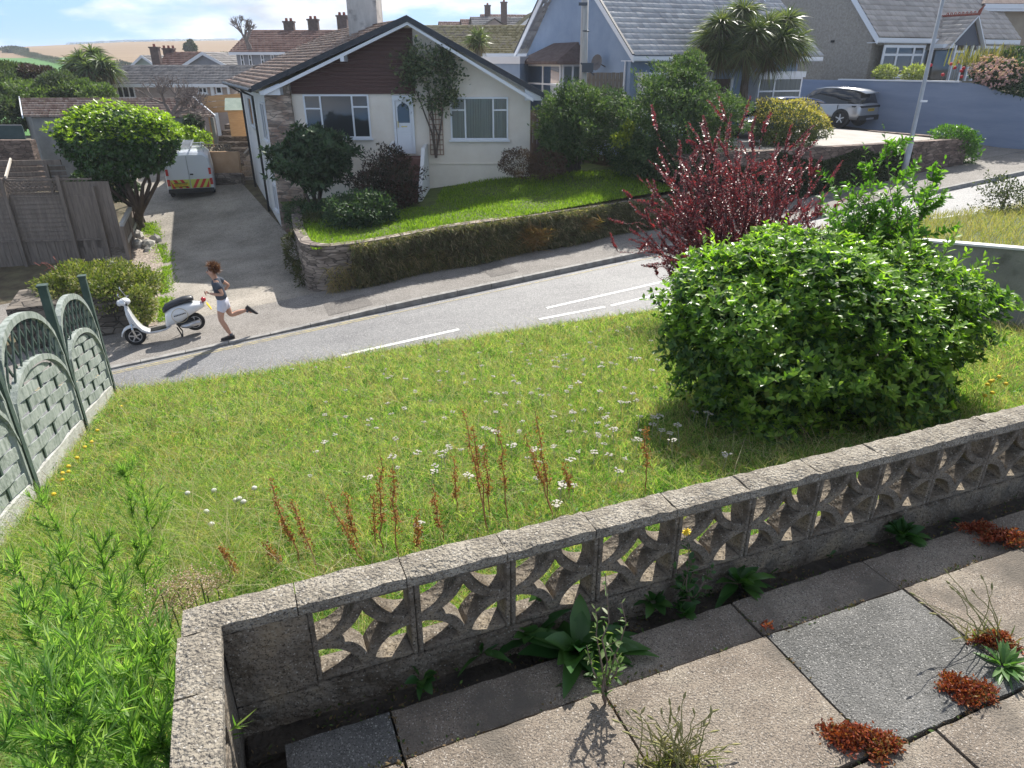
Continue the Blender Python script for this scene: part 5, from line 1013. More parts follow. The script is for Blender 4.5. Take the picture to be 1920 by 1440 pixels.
plant('garden_tree', 'light green bushy tree behind the left end of the long garage', 'tree', [PB(60, 178, 40.5, 42, 24, 2), PB(85, 185, 40, 28, 20, 1.6)], leafmat('light_leaves', [(.06, .1, .035), (.1, .15, .05), (.15, .2, .08)], .35, .5, .3), 8000, .2, .09, shell=.7, lump=.14)
plant('garden_tree', 'dark green tree below the cordyline palm behind the garage', 'tree', [PB(115, 165, 41.5, 26, 26, 2), PB(125, 182, 41, 26, 20, 1.6)], leafmat('hedge_dark', None), 6000, .2, .09, shell=.7)
plant('garden_tree', 'leafy green shrub under the cordyline palm left of the grey roofed bungalow', 'shrub', [PB(155, 172, 42, 30, 22, 1.6), PB(185, 178, 41.5, 24, 16, 1.4)], leafmat('light_leaves', None), 6000, .2, .08, shell=.7, lump=.16)
# hedges and trees on the hill
def far_hedge(label, pts, Yf, h, m, n, name='field_hedge'):
    bl = []
    for (u, v), Y in zip(pts, Yf):
        c = aty(u, v, Y); z = float(terr(c[0], c[1])); bl.append((c[0], c[1], z+h*.4, h*2.2, h*1.5, h))
    P = []
    for a, b in zip(bl, bl[1:]):
        k = max(2, int(abs(b[0]-a[0])/(h*2.2))+1)
        for i in range(k): s = i/k; q = [a[j]*(1-s)+b[j]*s for j in range(6)]; q[2] = float(terr(q[0], q[1]))+h*.4; q[5] *= .8+.4*random.random(); P.append(tuple(q))
    return plant(name, label, 'hedge', P, m, n, h*.28, h*.14, shell=.75)
HF = leafmat('far_hedge_leaves', [(.03, .045, .035), (.05, .065, .05), (.07, .08, .055)], .2, .7, .2)

plant('sparse_shrub', 'dark sparse leaved shrub on the plot beyond the grey boundary wall at the right edge', 'shrub', [PB(1895, 385, 13.5, 42, 40, .8), PB(1880, 350, 13.6, 28, 25, .5), PB(1900, 430, 13.3, 38, 25, .6)], leafmat('sparse_leaves', [(.04, .06, .035), (.08, .1, .06), (.18, .18, .12)], .25, .5, .3), 2600, .06, .03, shell=.25, lump=.3, trunk=(7, .02), base=(*aty(1890, 400, 13.5)[:2], -1.2))
far_hedge('long dark hedge between the green pasture and the stubble field', [(0, 96), (22, 88), (40, 98), (75, 103), (118, 110)], [330, 330, 300, 260, 230], 1.1, HF, 20000)
far_hedge('dark hedge along the foot of the stubble field behind the gabled house', [(200, 112), (240, 112), (285, 113)], [205, 205, 205], 1.6, HF, 8000)
far_hedge('thin hedge line on the crest of the stubble field', [(130, 82), (250, 77), (350, 76), (445, 76)], [446, 448, 448, 448], .9, HF, 16000)
far_hedge('green hedge beside the small pasture at the right end of the stubble field', [(380, 99), (410, 97), (436, 97)], [235, 235, 235], 1.8, HF, 3000)
plant('field_tree', 'single dark conical tree on the edge of the stubble field', 'tree', [PB(357, 90, 150, 7, 8, 2), PB(358, 83, 150, 3, 6, 1)], HF, 1500, .5, .25, shell=.6)
plant('field_tree', 'dark clump of trees at the left end of the field crest', 'tree', [PB(24, 94, 320, 8, 4, 6), PB(34, 96, 315, 9, 4, 6)], HF, 1500, 1.2, .6, shell=.6)

# ================================================================ LEFT PLOTS AND FAR HOUSES
def gable_house(name, label, o, xd, W, D, ze, za, zb, wallm, roofm, rows=10, cols=20, ridge='x', over=.25, fascia=True, th=.05):
    """o = near-left corner; ridge along local x or y; z absolute"""
    fr = Fr((o[0], o[1], 0), xd); t = thing(name, label, 'house', (o[0], o[1], zb)); w = MB(fr)
    if ridge == 'x': w.prism([(0, 0, zb), (0, D, zb), (0, D, ze), (0, D/2, za-.08), (0, 0, ze)], (W, 0, 0)); E = [((-over, -over, ze-.05), (W+over, -over, ze-.05), (W+over, D/2, za), (-over, D/2, za)), ((-over, D+over, ze-.05), (W+over, D+over, ze-.05), (W+over, D/2, za), (-over, D/2, za))]
    else: w.prism([(0, 0, zb), (W, 0, zb), (W, 0, ze), (W/2, 0, za-.08), (0, 0, ze)], (0, D, 0)); E = [((-over, -over, ze-.05), (-over, D+over, ze-.05), (W/2, D+over, za), (W/2, -over, za)), ((W+over, -over, ze-.05), (W+over, D+over, ze-.05), (W/2, D+over, za), (W/2, -over, za))]
    w.build('wall', wallm, t)
    for e in E: roof_tiles('roof', roofm, t, *[fr(p) for p in e], rows, cols, th)
    w = MB(fr)
    if fascia:
        if ridge == 'x': w.box(-over, W+over, -over-.04, -over, ze-.22, ze-.03)
        else:
            for a, b in (((-over, -over, ze), (W/2, -over, za)), ((W+over, -over, ze), (W/2, -over, za))): w.prism([a, b, (b[0], b[1], b[2]-.25), (a[0], a[1], a[2]-.25)], (0, -.05, 0))
        w.build('fascia', WHITE, t)
    return t, fr
def small_window(t, fr, x0, x1, z0, z1, y=0, cols=(1, 1), tr=None): return window(t, fr, x0, x1, z0, z1, y-.002, list(cols), tr=tr, fw=.07, sill=True)
def chimney_stack(t, c, w, h, m, pots=2):
    b = MB(); b.box(c[0]-w/2, c[0]+w/2, c[1]-w/3, c[1]+w/3, c[2]-1, c[2]+h); b.box(c[0]-w/2-.06, c[0]+w/2+.06, c[1]-w/3-.06, c[1]+w/3+.06, c[2]+h+.003, c[2]+h+.12); o = b.build('chimney', m, t)
    for i in range(pots): 
        p = MB(); x = c[0]+(i-(pots-1)/2)*w*.45; p.tube([(x, c[1], c[2]+h+.12), (x, c[1], c[2]+h+.34)], [.12, .1], 8); p.build('chimney_pot', TERC, o)
PINKR = mat('pinkish_render', (.33, .27, .25), (.4, .34, .31), sc=1.5); GREYW = mat('grey_wall', (.24, .25, .28), (.3, .31, .34), sc=1.5)
GREYT = islmat('dark_grey_tiles', [(.14, .135, .14), (.2, .19, .19), (.26, .245, .24)], nsc=.6); BRT = islmat('red_brown_tiles', [(.15, .085, .07), (.21, .12, .1), (.26, .17, .14)], nsc=.5); MOSS = islmat('mossy_tiles', [(.16, .14, .07), (.23, .2, .1), (.3, .27, .17), (.19, .16, .13)], nsc=.4, namt=.5)
OLDC = mat('old_concrete_panel', (.26, .26, .26), (.36, .36, .35), sc=1.5, bump=.4, bsc=30, spots=(1.4, .6, (.2, .2, .2)))
# garage
gL = aty(53, 219, 34.8); gR = aty(404, 216, 34.8); gW = gR[0]-gL[0]; gT = aty(38, 184, 38.2); gD = gT-gL
gar, gf = gable_house('garage', 'long low concrete garage with striped brown tiled roof at the left', (gL[0], 34.8, 0), (1, 0), gW, 3.3, gL[2], gL[2]+.0, -4.5, OLDC, BRT, fascia=False)
for o in list(gar.children): bpy.data.objects.remove(o)
w = MB(gf); gz_ = gL[2]; w.prism([(.05, .15, -4.6), (gW-.9, .15, -4.6), (gW-.9+gD[0], 3.3, -4.6), (.05+gD[0], 3.3, -4.6)], (0, 0, gz_-.06+4.6)); w.prism([(.05, .16, gz_-.06), (.05+gD[0], 3.3, gz_-.06), (.05+gD[0], 3.3, gT[2]-.1)], (.1, 0, 0)); w.build('wall', OLDC, gar)

for bx_ in ((gW-.85, gW-.68), (gW-.35, gW-.2)): w = MB(gf); w.box(*bx_, .15, .3, -3.6, gz_-.05); w.build('post', OLDC, gar)
hi_ = gT[2]
for A, B, C_, D_ in (((-.1, -.15, gz_), (gW, -.15, gz_), (gW-.1+gD[0], 3.6, hi_), (-.1+gD[0], 3.6, hi_)),): roof_tiles('roof', islmat('striped_tiles', [(.19, .12, .1), (.27, .19, .15), (.35, .28, .24)], nsc=.8), gar, gf(A), gf(B), gf(C_), gf(D_), 8, 60, .1, .004)
w = MB(gf); w.prism([(-.14, -.15, gz_+.08), (-.14+gD[0], 3.6, hi_+.08), (-.14+gD[0], 3.6, hi_-.06), (-.14, -.15, gz_-.06)], (-.06, 0, 0)); w.build('verge', WHITE, gar); w = MB(gf); w.prism([(gW+.02, -.15, gz_+.08), (gW-.08+gD[0], 3.6, hi_+.08), (gW-.08+gD[0], 3.6, hi_-.03), (gW+.02, -.15, gz_-.03)], (.06, 0, 0)); w.build('verge', WHITE, gar)
# grey roofed bungalow behind the garage
a = aty(188, 156, 46); b = aty(434, 157, 46); rt = aty(300, 122, 50)
h, hf = gable_house('far_bungalow', 'low bungalow with wide dark grey tiled roof and white windows behind the garage', (a[0], 46, 0), (1, 0), b[0]-a[0], 8, a[2], rt[2], -3.5, PINKR, GREYT, 12, 40)
for u0, v0, u1, v1, cl in ((218, 161, 256, 184, (1, 1, 1)), (371, 163, 390, 175, (1, 1)), (404, 162, 418, 176, (1,))):
    p = aty(u0, v0, 46); q = aty(u1, v1, 46); small_window(h, hf, p[0]-a[0], q[0]-a[0], q[2], p[2], 0, cl)
w = MB(hf); x = aty(402, 170, 46)[0]-a[0]; w.box(x-.2, x, -.09, -.01, -3, a[2]-.2); x2 = b[0]-a[0]; w.box(x2-.3, x2-.16, -.09, -.01, -3, a[2]-.2); w.build('down_pipe', WHITE, h)
w = MB(hf); x = aty(432, 170, 46)[0]-a[0]; w.box(x2+.02, x2+2.2, 1, 5, -3.5, a[2]-.3); w.build('white_extension', WREND, h)
# gabled house behind it, small gable, terrace of flats
a = aty(325, 135, 62); b = aty(450, 135, 62); za = aty(374, 97, 62)[2]
h, hf = gable_house('gabled_house', 'grey gabled house with white bargeboards beyond the grey roofed bungalow', (a[0], 62, 0), (1, 0), b[0]-a[0], 11, a[2]-.1, za, -5, GREYW, GREYT, 10, 16, 'y')
a = aty(252, 122, 72); b = aty(290, 122, 72); za = aty(267, 103, 72)[2]
h2, _ = gable_house('gabled_house', 'small pale green gable end left of the brick chimney', (a[0], 72, 0), (1, 0), b[0]-a[0], 7, a[2], za, -5, mat('pale_green_wall', (.36, .42, .38)), GREYT, 6, 10, 'y')
a = aty(296, 120, 66); h3, _ = gable_house('roofed_house', 'brown roofed house with two chimneys beyond the grey bungalow', (a[0], 66, 0), (1, 0), 3.6, 6, a[2]-.2, aty(320, 97, 69)[2], -5, PINKR, BRT, 8, 12)
chimney_stack(h3, aty(294, 112, 66.5), .7, .9, mat('brick_dark', (.1, .07, .065), (.15, .11, .1), sc=5), 1); chimney_stack(h3, aty(318, 100, 69), .9, .3, MATS['brick_dark'], 3)
a = aty(442, 97, 58); b = aty(760, 88, 58); 
h4, hf4 = gable_house('terrace_block', 'grey two storey terrace with red brown roof and three chimneys behind the bungalow', (a[0], 58, 0), (1, .0), b[0]-a[0], 10, a[2], aty(560, 56, 63)[2], -4, GREYW, BRT, 12, 50, over=.4)
for u in (455, 470, 493, 512, 535):
    p = aty(u-5, 102, 58); q = aty(u+5, 128, 58); small_window(h4, hf4, p[0]-a[0], q[0]-a[0], q[2], p[2], 0, (1,), tr=[.6])
for u, v in ((544, 57), (589, 53), (643, 46)): chimney_stack(h4, aty(u, v+4, 63), .8, .7, MATS['brick_dark'], 2)
# mossy roof house and houses climbing the hill
a = aty(775, 99, 43); b = aty(985, 97, 43); 
h5, _ = gable_house('mossy_roofed_house', 'house with a long moss covered tiled roof right of the bungalow apex', (a[0], 43, 0), (1, 0), b[0]-a[0], 9, a[2], aty(850, 47, 47.5)[2], -1, PINKR, MOSS, 17, 44, over=.2)
a = aty(962, 60, 56); b = aty(1020, 60, 56); h6, f6 = gable_house('pink_gable_house', 'pinkish gable end house beside the edge of the blue house', (a[0], 56, 0), (1, .1), 4.2, 9, a[2]-.1, aty(987, 12, 56)[2], 0, PINKR, MOSS, 10, 12, 'y')
p = aty(983, 44, 56); w = MB(f6); w.box(2.1, 2.3, -.03, -.002, p[2], p[2]+1); w.build('window', DARKGL, h6)
for i, (u, v, Yh, W, lab) in enumerate(((858, 50, 95, 3.2, 'leftmost small far roof above the mossy roof'), (880, 50, 100, 3.4, 'second small far roof above the mossy roof'), (905, 46, 92, 3.6, 'far grey roofed house with a dark chimney above the mossy roof'), (935, 42, 88, 4.5, 'far house with a brick chimney in front of its roof'), (948, 34, 110, 5, 'highest far house on the slope left of the pink gable'), (925, 50, 80, 2.4, 'small white gabled dormer house above the mossy roof'))):
    a = aty(u, v+5, Yh); hh, _ = gable_house('far_house', lab, (a[0]-W/2*1.2, Yh, 0), (1, .15), W*1.3, 6, a[2], a[2]+1.0, -1, PINKR if i % 2 else WREND, GREYT if i % 2 else BRT, 5, 8, 'x' if i != 5 else 'y', fascia=False)
    if i in (2, 3): chimney_stack(hh, (a[0]+.6, Yh+.2, a[2]+.9), .7, 1.3, MATS['brick_dark'], 1)
# shed, boards, steps and planter beside the bungalow
WOODL = mat('new_softwood', (.42, .25, .12), (.52, .33, .17), sc=3, rough=.8, stretch=(1, 1, 8)); WOODG = mat('grey_fence_wood', (.15, .125, .105), (.24, .2, .17), sc=3, rough=.9, stretch=(6, 6, .6), bump=.4, bsc=20)
bd = thing('board_fence', 'new orange softwood boards between the garage roof and the bungalow', 'fence', aty(380, 200, 37)); a = aty(378, 186, 37); b = aty(456, 180, 36.5); w = MB()
for k in range(3): w.beam(a-(0, 0, .27*k), b-(0, 0, .27*k), .04, .25, (0, -1, 0) if 0 else (0, 0, 1))
w.build('boards', WOODL, bd)
for s in (.1, .6): w = MB(); p = a*(1-s)+b*s; w.box(p[0]-.05, p[0]+.05, p[1]+.03, p[1]+.12, p[2]-2.5, p[2]+.1); w.build('post', WOODL, bd)
sh0 = aty(432, 243, 34); sh = thing('garden_shed', 'small pale wooden shed with green felt roof beside the bungalow wall', 'shed', sh0); st_ = aty(424, 197, 34)
w = MB(Fr((sh0[0], 34, 0), (.97, .25, 0))); w.box(0, 1.8, 0, 1.4, sh0[2]-.3, aty(430, 207, 34)[2]); w.build('shed_wall', WOODL, sh); zt_ = aty(430, 207, 34)[2]
w = MB(Fr((sh0[0], 34, 0), (.97, .25, 0))); w.prism([(-.1, -.12, zt_+.01), (-.1, .7, zt_+.5), (-.1, 1.55, zt_+.01)], (2.1, 0, 0)); w.build('shed_roof', mat('green_felt', (.22, .28, .24), (.3, .36, .31), sc=3), sh)
plc = gnd(430, 330); plw = thing('planter_wall', 'orange brown rendered planter wall behind the white van', 'garden wall', plc); 
p = aty(402, 330, 31.2); q = aty(452, 325, 31.2); zt_ = aty(430, 285, 31.2)[2]; w = MB(); w.prism([(p[0]-.8, 31.2, p[2]-1), (q[0]-.1, 31.2, p[2]-1), (q[0], 31.2, zt_), (p[0]-.8, 31.2, zt_)], (0, .2, 0)); w.build('wall_body', mat('orange_render', (.42, .27, .16), (.5, .34, .22), sc=2, bump=.3), plw)
w = MB(); w.box(p[0]-.8, q[0]+.15, 30.7, 31.15, p[2]-1, aty(430, 325, 31)[2]); w.build('stone_base', STONE, plw)
for i in range(4): 
    o = bpy.data.objects.new('screen_block', me_b); COL.objects.link(o); o.parent = plw; o.location = Vector((p[0]-.35+i*.31, 31.22, zt_+.02))-wloc(plw)
stp = thing('garden_steps', 'pale concrete steps climbing beside the bungalow side wall', 'steps', gnd(470, 335)); w = MB()
s0 = aty(458, 332, 31.6)
for i in range(6): w.box(s0[0]-.25, s0[0]+1.3, 31.6+.3*i, 34.5, s0[2]-1, s0[2]+.19*i)
w.build('step', CONC, stp); w = MB(); w.beam(s0+np.array((.1, .2, .9)), s0+np.array((.5, 2.2, 1.75)), .12, .16); w.build('ramp_wall', CONC, stp)
tr2 = thing('stone_terrace', 'dark stepped stone terrace wall between the garage and the shed', 'garden wall', aty(405, 275, 35)); w = MB(); p = aty(403, 275, 35); q = aty(470, 240, 35)
for i in range(6): w.box(p[0]-.2+i*.06, q[0]+.6, 34.6+i*.35, 37.5, p[2]-2.5, p[2]-.3+i*.24)
w.build('stone_course', STONE, tr2); 
# left stone wall, green screen
p = aty(0, 300, 31.5); ww = thing('stone_wall', 'old red brown stone wall left of the garage', 'stone wall', (p[0], 31.5, -4.3)); w = MB(); q = aty(66, 300, 31.5); zt_ = aty(30, 263, 31.5)[2]; w.box(p[0]-6, q[0], 31.5, 31.9, -5, zt_); w.build('wall_body', MATS['brown_stone'], ww)
gs_ = thing('mesh_fence', 'dark green mesh fence above the old stone wall at the far left', 'fence', (p[0], 32.5, zt_)); w = MB(); q = aty(42, 240, 32.5); w.box(p[0]-6, q[0], 32.5, 32.56, zt_-1, q[2]+.1); w.build('mesh_panel', mat('green_mesh', (.05, .08, .08), (.07, .1, .1), sc=4), gs_); w = MB(); w.tube([(p[0]-6, 32.48, q[2]+.12), (q[0], 32.48, q[2]+.12)], .025); w.build('rail', OLDC, gs_)
# tall timber fence with trellis and pergola rafters
YF2 = gnd(205, 480)[1]; a, c = ac(*gnd(205, 480)[:2]); fR = gnd(212, 482)
tf = thing('timber_fence', 'tall grey timber fence with horizontal boards and trellis top at the left', 'fence', fR)
d2 = np.array((1.0, .12, 0)); d2 /= np.linalg.norm(d2); ffr = Fr((fR[0], fR[1], 0), -d2, ); 
ffr = Fr((fR[0]-7*d2[0], fR[1]-7*d2[1], 0), d2); zg = -4.6
def FZ(u, v): return aty(u, v, fR[1]-.4)[2]
zl0, zl1, zb0, zb1 = FZ(100, 340), FZ(100, 368), FZ(100, 452), 0
w = MB(ffr)
k = 0; z = zb0
while z < zl1-.02: w.add([(-.2, -.035, z), (6.0, -.035, z), (6.0, -.012, z+.15), (-.2, -.012, z+.15), (-.2, 0, z), (6.0, 0, z), (6.0, 0, z+.15), (-.2, 0, z+.15)], [(0, 1, 2, 3), (5, 4, 7, 6), (0, 4, 5, 1), (3, 2, 6, 7)]); z += .145
w.build('horizontal_boards', WOODG, tf)
w = MB(ffr); x = -.2
while x < 6.9: w.box(x, x+.14, -.03+.012*((int(x*7)) % 2), -.005+.012*((int(x*7)) % 2), zg-.3, zb0-.01); x += .145
w.box(-.2, 7, -.07, -.031, zb0-.04, zb0+.02); x = 5.9
while x < 7.3: w.box(x, x+.135, -.03, -.008, zb0-.3, zl0-.06); x += .14
w.build('vertical_boards', WOODG, tf)
w = MB(ffr)
for s_ in (1, -1):
    x = -.8
    while x < 6.6:
        x1 = x+s_*(zl0-zl1); 
        if 0 < x < 6.9 and 0 < x1 < 6.9: w.beam((x, -.02-.01*s_, zl1), (x1, -.02-.01*s_, zl0), .02, .012, (0, 1, 0))
        x += .13
w.box(-.2, 6.95, -.05, -.005, zl0, zl0+.05); w.box(-.2, 6.95, -.05, -.005, zl1-.05, zl1-.002); w.build('trellis', WOODG, tf)
for x, zt_ in ((.1, zl0+.1), (2.2, zl0+.1), (4.3, zl0+.1), (5.98, zl0+.15), (6.95, zl0-.2)):
    w = MB(ffr); w.box(x-.05, x+.05, -.16, -.06, zg-.3, zt_); w.build('post', WOODG, tf)
pg = thing('pergola', 'weathered pergola with pale sunlit rafters above the left timber fence', 'pergola', ffr((1, 1.2, zl0-2)))
w = MB(ffr); w.beam((-1, 1.6, zl0+.35), (5.4, 1.6, zl0+.35), .06, .16); w.build('beam', WOODG, pg)
for x in (0, 4.9): w = MB(ffr); w.box(x-.05, x+.05, 1.55, 1.65, zg, zl0+.3); w.build('post', WOODG, pg)
PALEW = mat('bleached_wood', (.5, .45, .39), (.6, .55, .48), sc=4)
for x in (1.5, 2.9, 4.3): 
    w = MB(ffr); w.beam((x-.5, 1.7, zl0+.46), (x+.15, -.1, zl0+.12), .05, .09); w.build('rafter', PALEW, pg)
w = MB(ffr); 
z_ = zl0+.2
while z_ > zl0-1.3: w.box(-1, 5.4, 1.75, 1.78, z_-.13, z_); z_ -= .17
w.build('horizontal_boards', WOODG, pg)
plant('ivy_mound', 'dark ivy mound in the shade behind the timber fence under the clipped tree', 'shrub', [PB(205, 350, 25.5, 48, 26, .8), PB(165, 345, 25.8, 30, 20, .6)], DG, 7000, .12, .06)
# rail fence by the gravel
pr_ = thing('post_and_rail', 'leaning silvery post and rail edge beside the clipped tree', 'fence', gnd(243, 490)); w = MB(); a = gnd(244, 490); b = a+np.array((-1.6, 4.2, .1)); pts_ = [a*(1-s)+b*s for s in (0, .35, .7, 1)]
for p in pts_: w = MB(); w.box(p[0]-.06, p[0]+.06, p[1]-.06, p[1]+.06, p[2]-.2, p[2]+1.15); w.build('post', WOODG, pr_)
w = MB(); w.beam(a+(0, 0, 1.2), b+(0, 0, 1.2), .12, .1); w.build('rail', mat('silver_wood', (.4, .39, .37), (.5, .49, .46), sc=6), pr_); w = MB(); w.beam(a+(0, 0, .55), b+(0, 0, .55), .05, .12); w.build('rail', mat('silver_wood', (.4, .39, .37), (.5, .49, .46), sc=6), pr_)
w = MB()
for k in range(5): s0, s1 = k/5, (k+1)/5-.01; p, q = a*(1-s0)+b*s0, a*(1-s1)+b*s1; w.prism([p+(0, 0, -.1), q+(0, 0, -.1), q+(0, 0, 1.05), p+(0, 0, 1.05)], (-.03, 0, 0))
w.build('panel', WOODG, pr_)
# planter of stone by the pavement
P4 = [S(-1.75, 2.3), S(-1.75, 4.2), S(-4.5, 3.9), S(-4.5, 2.3)]; plt = thing('stone_planter', 'square rough stone planter wall under the hedge behind the scooter', 'planter', S(-3.5, 3)); ztp = float(atz(100, 100, 0)[2]); zt_ = aty(240, 562, S(-2.6, 2.25)[1])[2]
w = MB(); w.prism([(p[0], p[1], -4.7) for p in P4], (0, 0, zt_+4.7)); w.build('wall_body', mat('planter_stone', (.1, .085, .07), (.18, .155, .13), sc=2, bump=.5, bsc=30, vor=(3.6, (1, 1, 2.6), .5, 1.3, (.04, .035, .03))), plt)
rnd = random.Random(5)
for k in range(9):   # loose rocks under the clipped tree
    p = gnd(258+rnd.uniform(-6, 36), 447+rnd.uniform(-12, 26)); w = MB(); w.ell((p[0], p[1], p[2]+.08), (rnd.uniform(.12, .3), rnd.uniform(.12, .25), rnd.uniform(.1, .2)), 7, 5); V = w.v; w.v = [(x+rnd.uniform(-.04, .04), y+rnd.uniform(-.04, .04), z+rnd.uniform(-.03, .03)) for x, y, z in V]
    o = w.build('rock', mat('pale_rock', (.3, .28, .25), (.45, .43, .39), sc=3, bump=.5, bsc=20), None); tag(o, 'pale grey rock lying on the earth under the clipped tree', 'rock', 'rocks under the clipped tree')
# weeds along the drive edge
n = 5200; A = rng.uniform(0, 1, n); a_ = -1.5-(np.maximum(0, 2.6+A*11-9)*.12)+rng.normal(size=n)*.13; c_ = 2.5+A*11; X = K0[0]+SD[0]*a_+SN[0]*c_; Y = K0[1]+SD[1]*a_+SN[1]*c_; ok = np.sin(c_*2.1)+.4+.5*np.sin(c_*5) > -.5
tag(strips('weed_strip', GRASS2, None, np.stack([X, Y, K0[2]+.082*a_+.11*np.clip(c_-9.5, 0, 11)], 1)[ok], np.stack([rng.normal(size=n)*.8, rng.normal(size=n)*.8, np.ones(n)*.8], 1)[ok], rng.uniform(.08, .2, n)[ok], .03, (0, 0, -.2)), 'strip of green weeds between the gravel and the concrete drive', 'weeds', kind='stuff')

# ================================================================ STREET FURNITURE
GALV = mat('galvanised_steel', (.33, .35, .37), (.42, .44, .46), sc=3, rough=.5, metal=.4)
lb = S(22.74, 1.7, .12); tp = aty(1768, 0, lb[1]); lp = thing('street_lamp', 'tall grey steel street lamp post on the far pavement', 'street lamp', lb)
v = tp-np.array(lb); v = v/v[2]; w = MB(); w.tube([lb, np.array(lb)+v*1.3], [.105, .1], 12); w.tube([np.array(lb)+v*1.3, np.array(lb)+v*1.4, np.array(lb)+v*6.6], [.1, .07, .05], 12); w.build('post', GALV, lp, smooth=True)
w = MB(); h0 = np.array(lb)+v*6.6; w.tube([h0, h0+(-.2, -.5, .15), h0+(-.3, -1.0, .18)], .03, 8); w.build('arm', GALV, lp); w = MB(); w.ell(tuple(h0+np.array((-.35, -1.25, .18))), (.14, .34, .07), 12, 6); w.build('lamp_head', GALV, lp, smooth=True)
w = MB(); p = np.array(lb)+v*2.6; w.box(p[0]-.02, p[0]+.2, p[1]-.1, p[1]-.06, p[2]-.03, p[2]+.03); w.build('number_plate', WHITE, lp)
up0 = aty(1093, 160, 27.3); up1 = aty(1098, -40, 27.3); pl_ = thing('utility_pole', 'grey utility pole with steel bracket in front of the blue gable', 'pole', (up0[0], 27.3, -1.9)); w = MB(); w.tube([(up0[0]-.02, 27.3, -1.9), up0, up1], [.16, .14, .12], 12)
w.build('pole_shaft', mat('weathered_pole', (.33, .32, .3), (.45, .44, .42), sc=4, stretch=(4, 4, .5)), pl_, smooth=True); w = MB(); p = aty(1094, 118, 27.2); w.box(p[0]-.05, p[0]+.35, 27.1, 27.16, p[2]-.3, p[2]); w.beam(p+(-.1, 0, 0), p+(.4, 0, -.4), .04, .05); w.build('bracket', mat('dark_steel', (.08, .09, .11), rough=.5, metal=.5), pl_); w = MB(); w.ring((up0[0], 27.3, aty(1094, 58, 27.2)[2]), (0, 0, 1), .13, .02); w.build('band', mat('dark_steel', None), pl_); w = MB(); w.box(p[0]-.25, p[0]+.05, 27.1, 27.14, aty(1090, 10, 27)[2], aty(1090, 4, 27)[2]); w.build('bracket', mat('dark_steel', (.08, .09, .11), rough=.5, metal=.5), pl_)
# fences between the houses
for nm, lb_, u0, v0, u1, v1, Yy, m_ in (('panel_fence', 'weathered vertical board fence at the foot of the blue gable', 1096, 136, 1158, 215, 28.0, WOODG), ('panel_fence', 'dark brown board fence between the bungalow and the conifer bush', 992, 206, 1045, 300, 25.6, mat('dark_fence', (.07, .055, .055), (.11, .09, .09), sc=3, stretch=(8, 8, .6)))):
    p = aty(u0, v0, Yy); q = aty(u1, v1, Yy); t = thing(nm, lb_, 'fence', (p[0], Yy, q[2])); x = p[0]; w = MB()
    while x < q[0]+(.8 if u0 < 1000 else 0): w.box(x, x+.135, Yy+random.uniform(-.008, .008), Yy+.02, q[2]-.5, p[2]+random.uniform(-.01, .01)); x += .145
    w.build('boards', m_, t); w = MB(); w.box(p[0], x, Yy+.022, Yy+.06, p[2]-.3, p[2]-.22); w.build('rail', m_, t)
# flowers and pots on the blue wall
for (u, v, lb_) in ((1660, 137, 'left variegated shrub in front of the pebbledash bay window'), (1714, 138, 'right variegated shrub in front of the pebbledash bay window')):
    plant('variegated_shrub', lb_, 'shrub', [PB(u, v, 34.0 if u < 1700 else 33.3, 19, 13, .5)], leafmat('variegated_leaves', [(.16, .2, .05), (.3, .33, .12), (.45, .46, .22)], .3, .5, .3), 900, .16, .06, shell=.4, trunk=(3, .03), group='variegated shrubs on the blue wall')
REDF = mat('red_flower', (.55, .04, .06), rough=.6); fl = 0
for (u, v) in ((1745, 122), (1784, 120), (1790, 127), (1797, 116), (1803, 133), (1807, 128), (1831, 126), (1803, 144), (1768, 140)):
    p = aty(u, v, 32.6); t = thing('red_flower', 'red flower head on a thin stem in the bed above the blue wall', 'flower', (p[0], p[1], 1.15), 'red flowers above the blue wall'); w = MB(); w.ell(tuple(p), (.08, .08, .07), 7, 5); w.build('flower_head', REDF, t); w = MB(); w.tube([(p[0], p[1], 1.1), tuple(p)], .01, 4); w.build('stem', TWIG, t)
hy = plant('hydrangea', 'large pink flowering hydrangea spilling over the right end of the blue wall', 'flowering shrub', [PB(1885, 140, 30.6, 45, 26, 1.0), PB(1900, 165, 30.2, 35, 22, 1.0), PB(1850, 140, 31, 25, 14, .7), PB(1905, 115, 31.4, 30, 22, .8)], DG, 9000, .13, .06, shell=.7)
crown('flower_heads', leafmat('pink_petals', [(.45, .25, .28), (.6, .38, .4), (.68, .5, .48)], .25, .6, .2), hy, [PB(1860, 132, 30.6, 34, 22, .9), PB(1878, 138, 30.1, 32, 22, .8)], 5200, .07, .06, shell=.92, cluster=8)
n = 260; b0 = aty(1850, 122, 31.6); t = thing('flax_clump', 'clump of upright bronze green sword leaves behind the pink hydrangea', 'plant', b0); P = b0+rng.normal(size=(n, 3))*np.array((.7, .3, .05)); strips('leaves', leafmat('flax_leaves', [(.12, .13, .04), (.22, .2, .07), (.3, .24, .12)], .3, .5, .3), t, P, np.stack([rng.normal(size=n)*.25, rng.normal(size=n)*.2, np.ones(n)], 1), rng.uniform(.5, 1.0, n), .05, (0, 0, -.1), 3)
# ---------------------------------------------------------------- summer haze
hzm = bpy.data.materials.new('haze'); hzm.use_nodes = True; n_ = hzm.node_tree; n_.nodes.clear(); ho = n_.nodes.new('ShaderNodeOutputMaterial'); hv = n_.nodes.new('ShaderNodeVolumePrincipled'); hv.inputs['Density'].default_value = .0005; hv.inputs['Color'].default_value = (.86, .92, 1, 1); hv.inputs['Anisotropy'].default_value = .35; n_.links.new(hv.outputs[0], ho.inputs[1])
w = MB(); w.box(-1550, 1550, -40, 1550, -24, 26); tag(w.build('haze', hzm), kind='stuff', label='thin summer haze in the air', cat='haze')
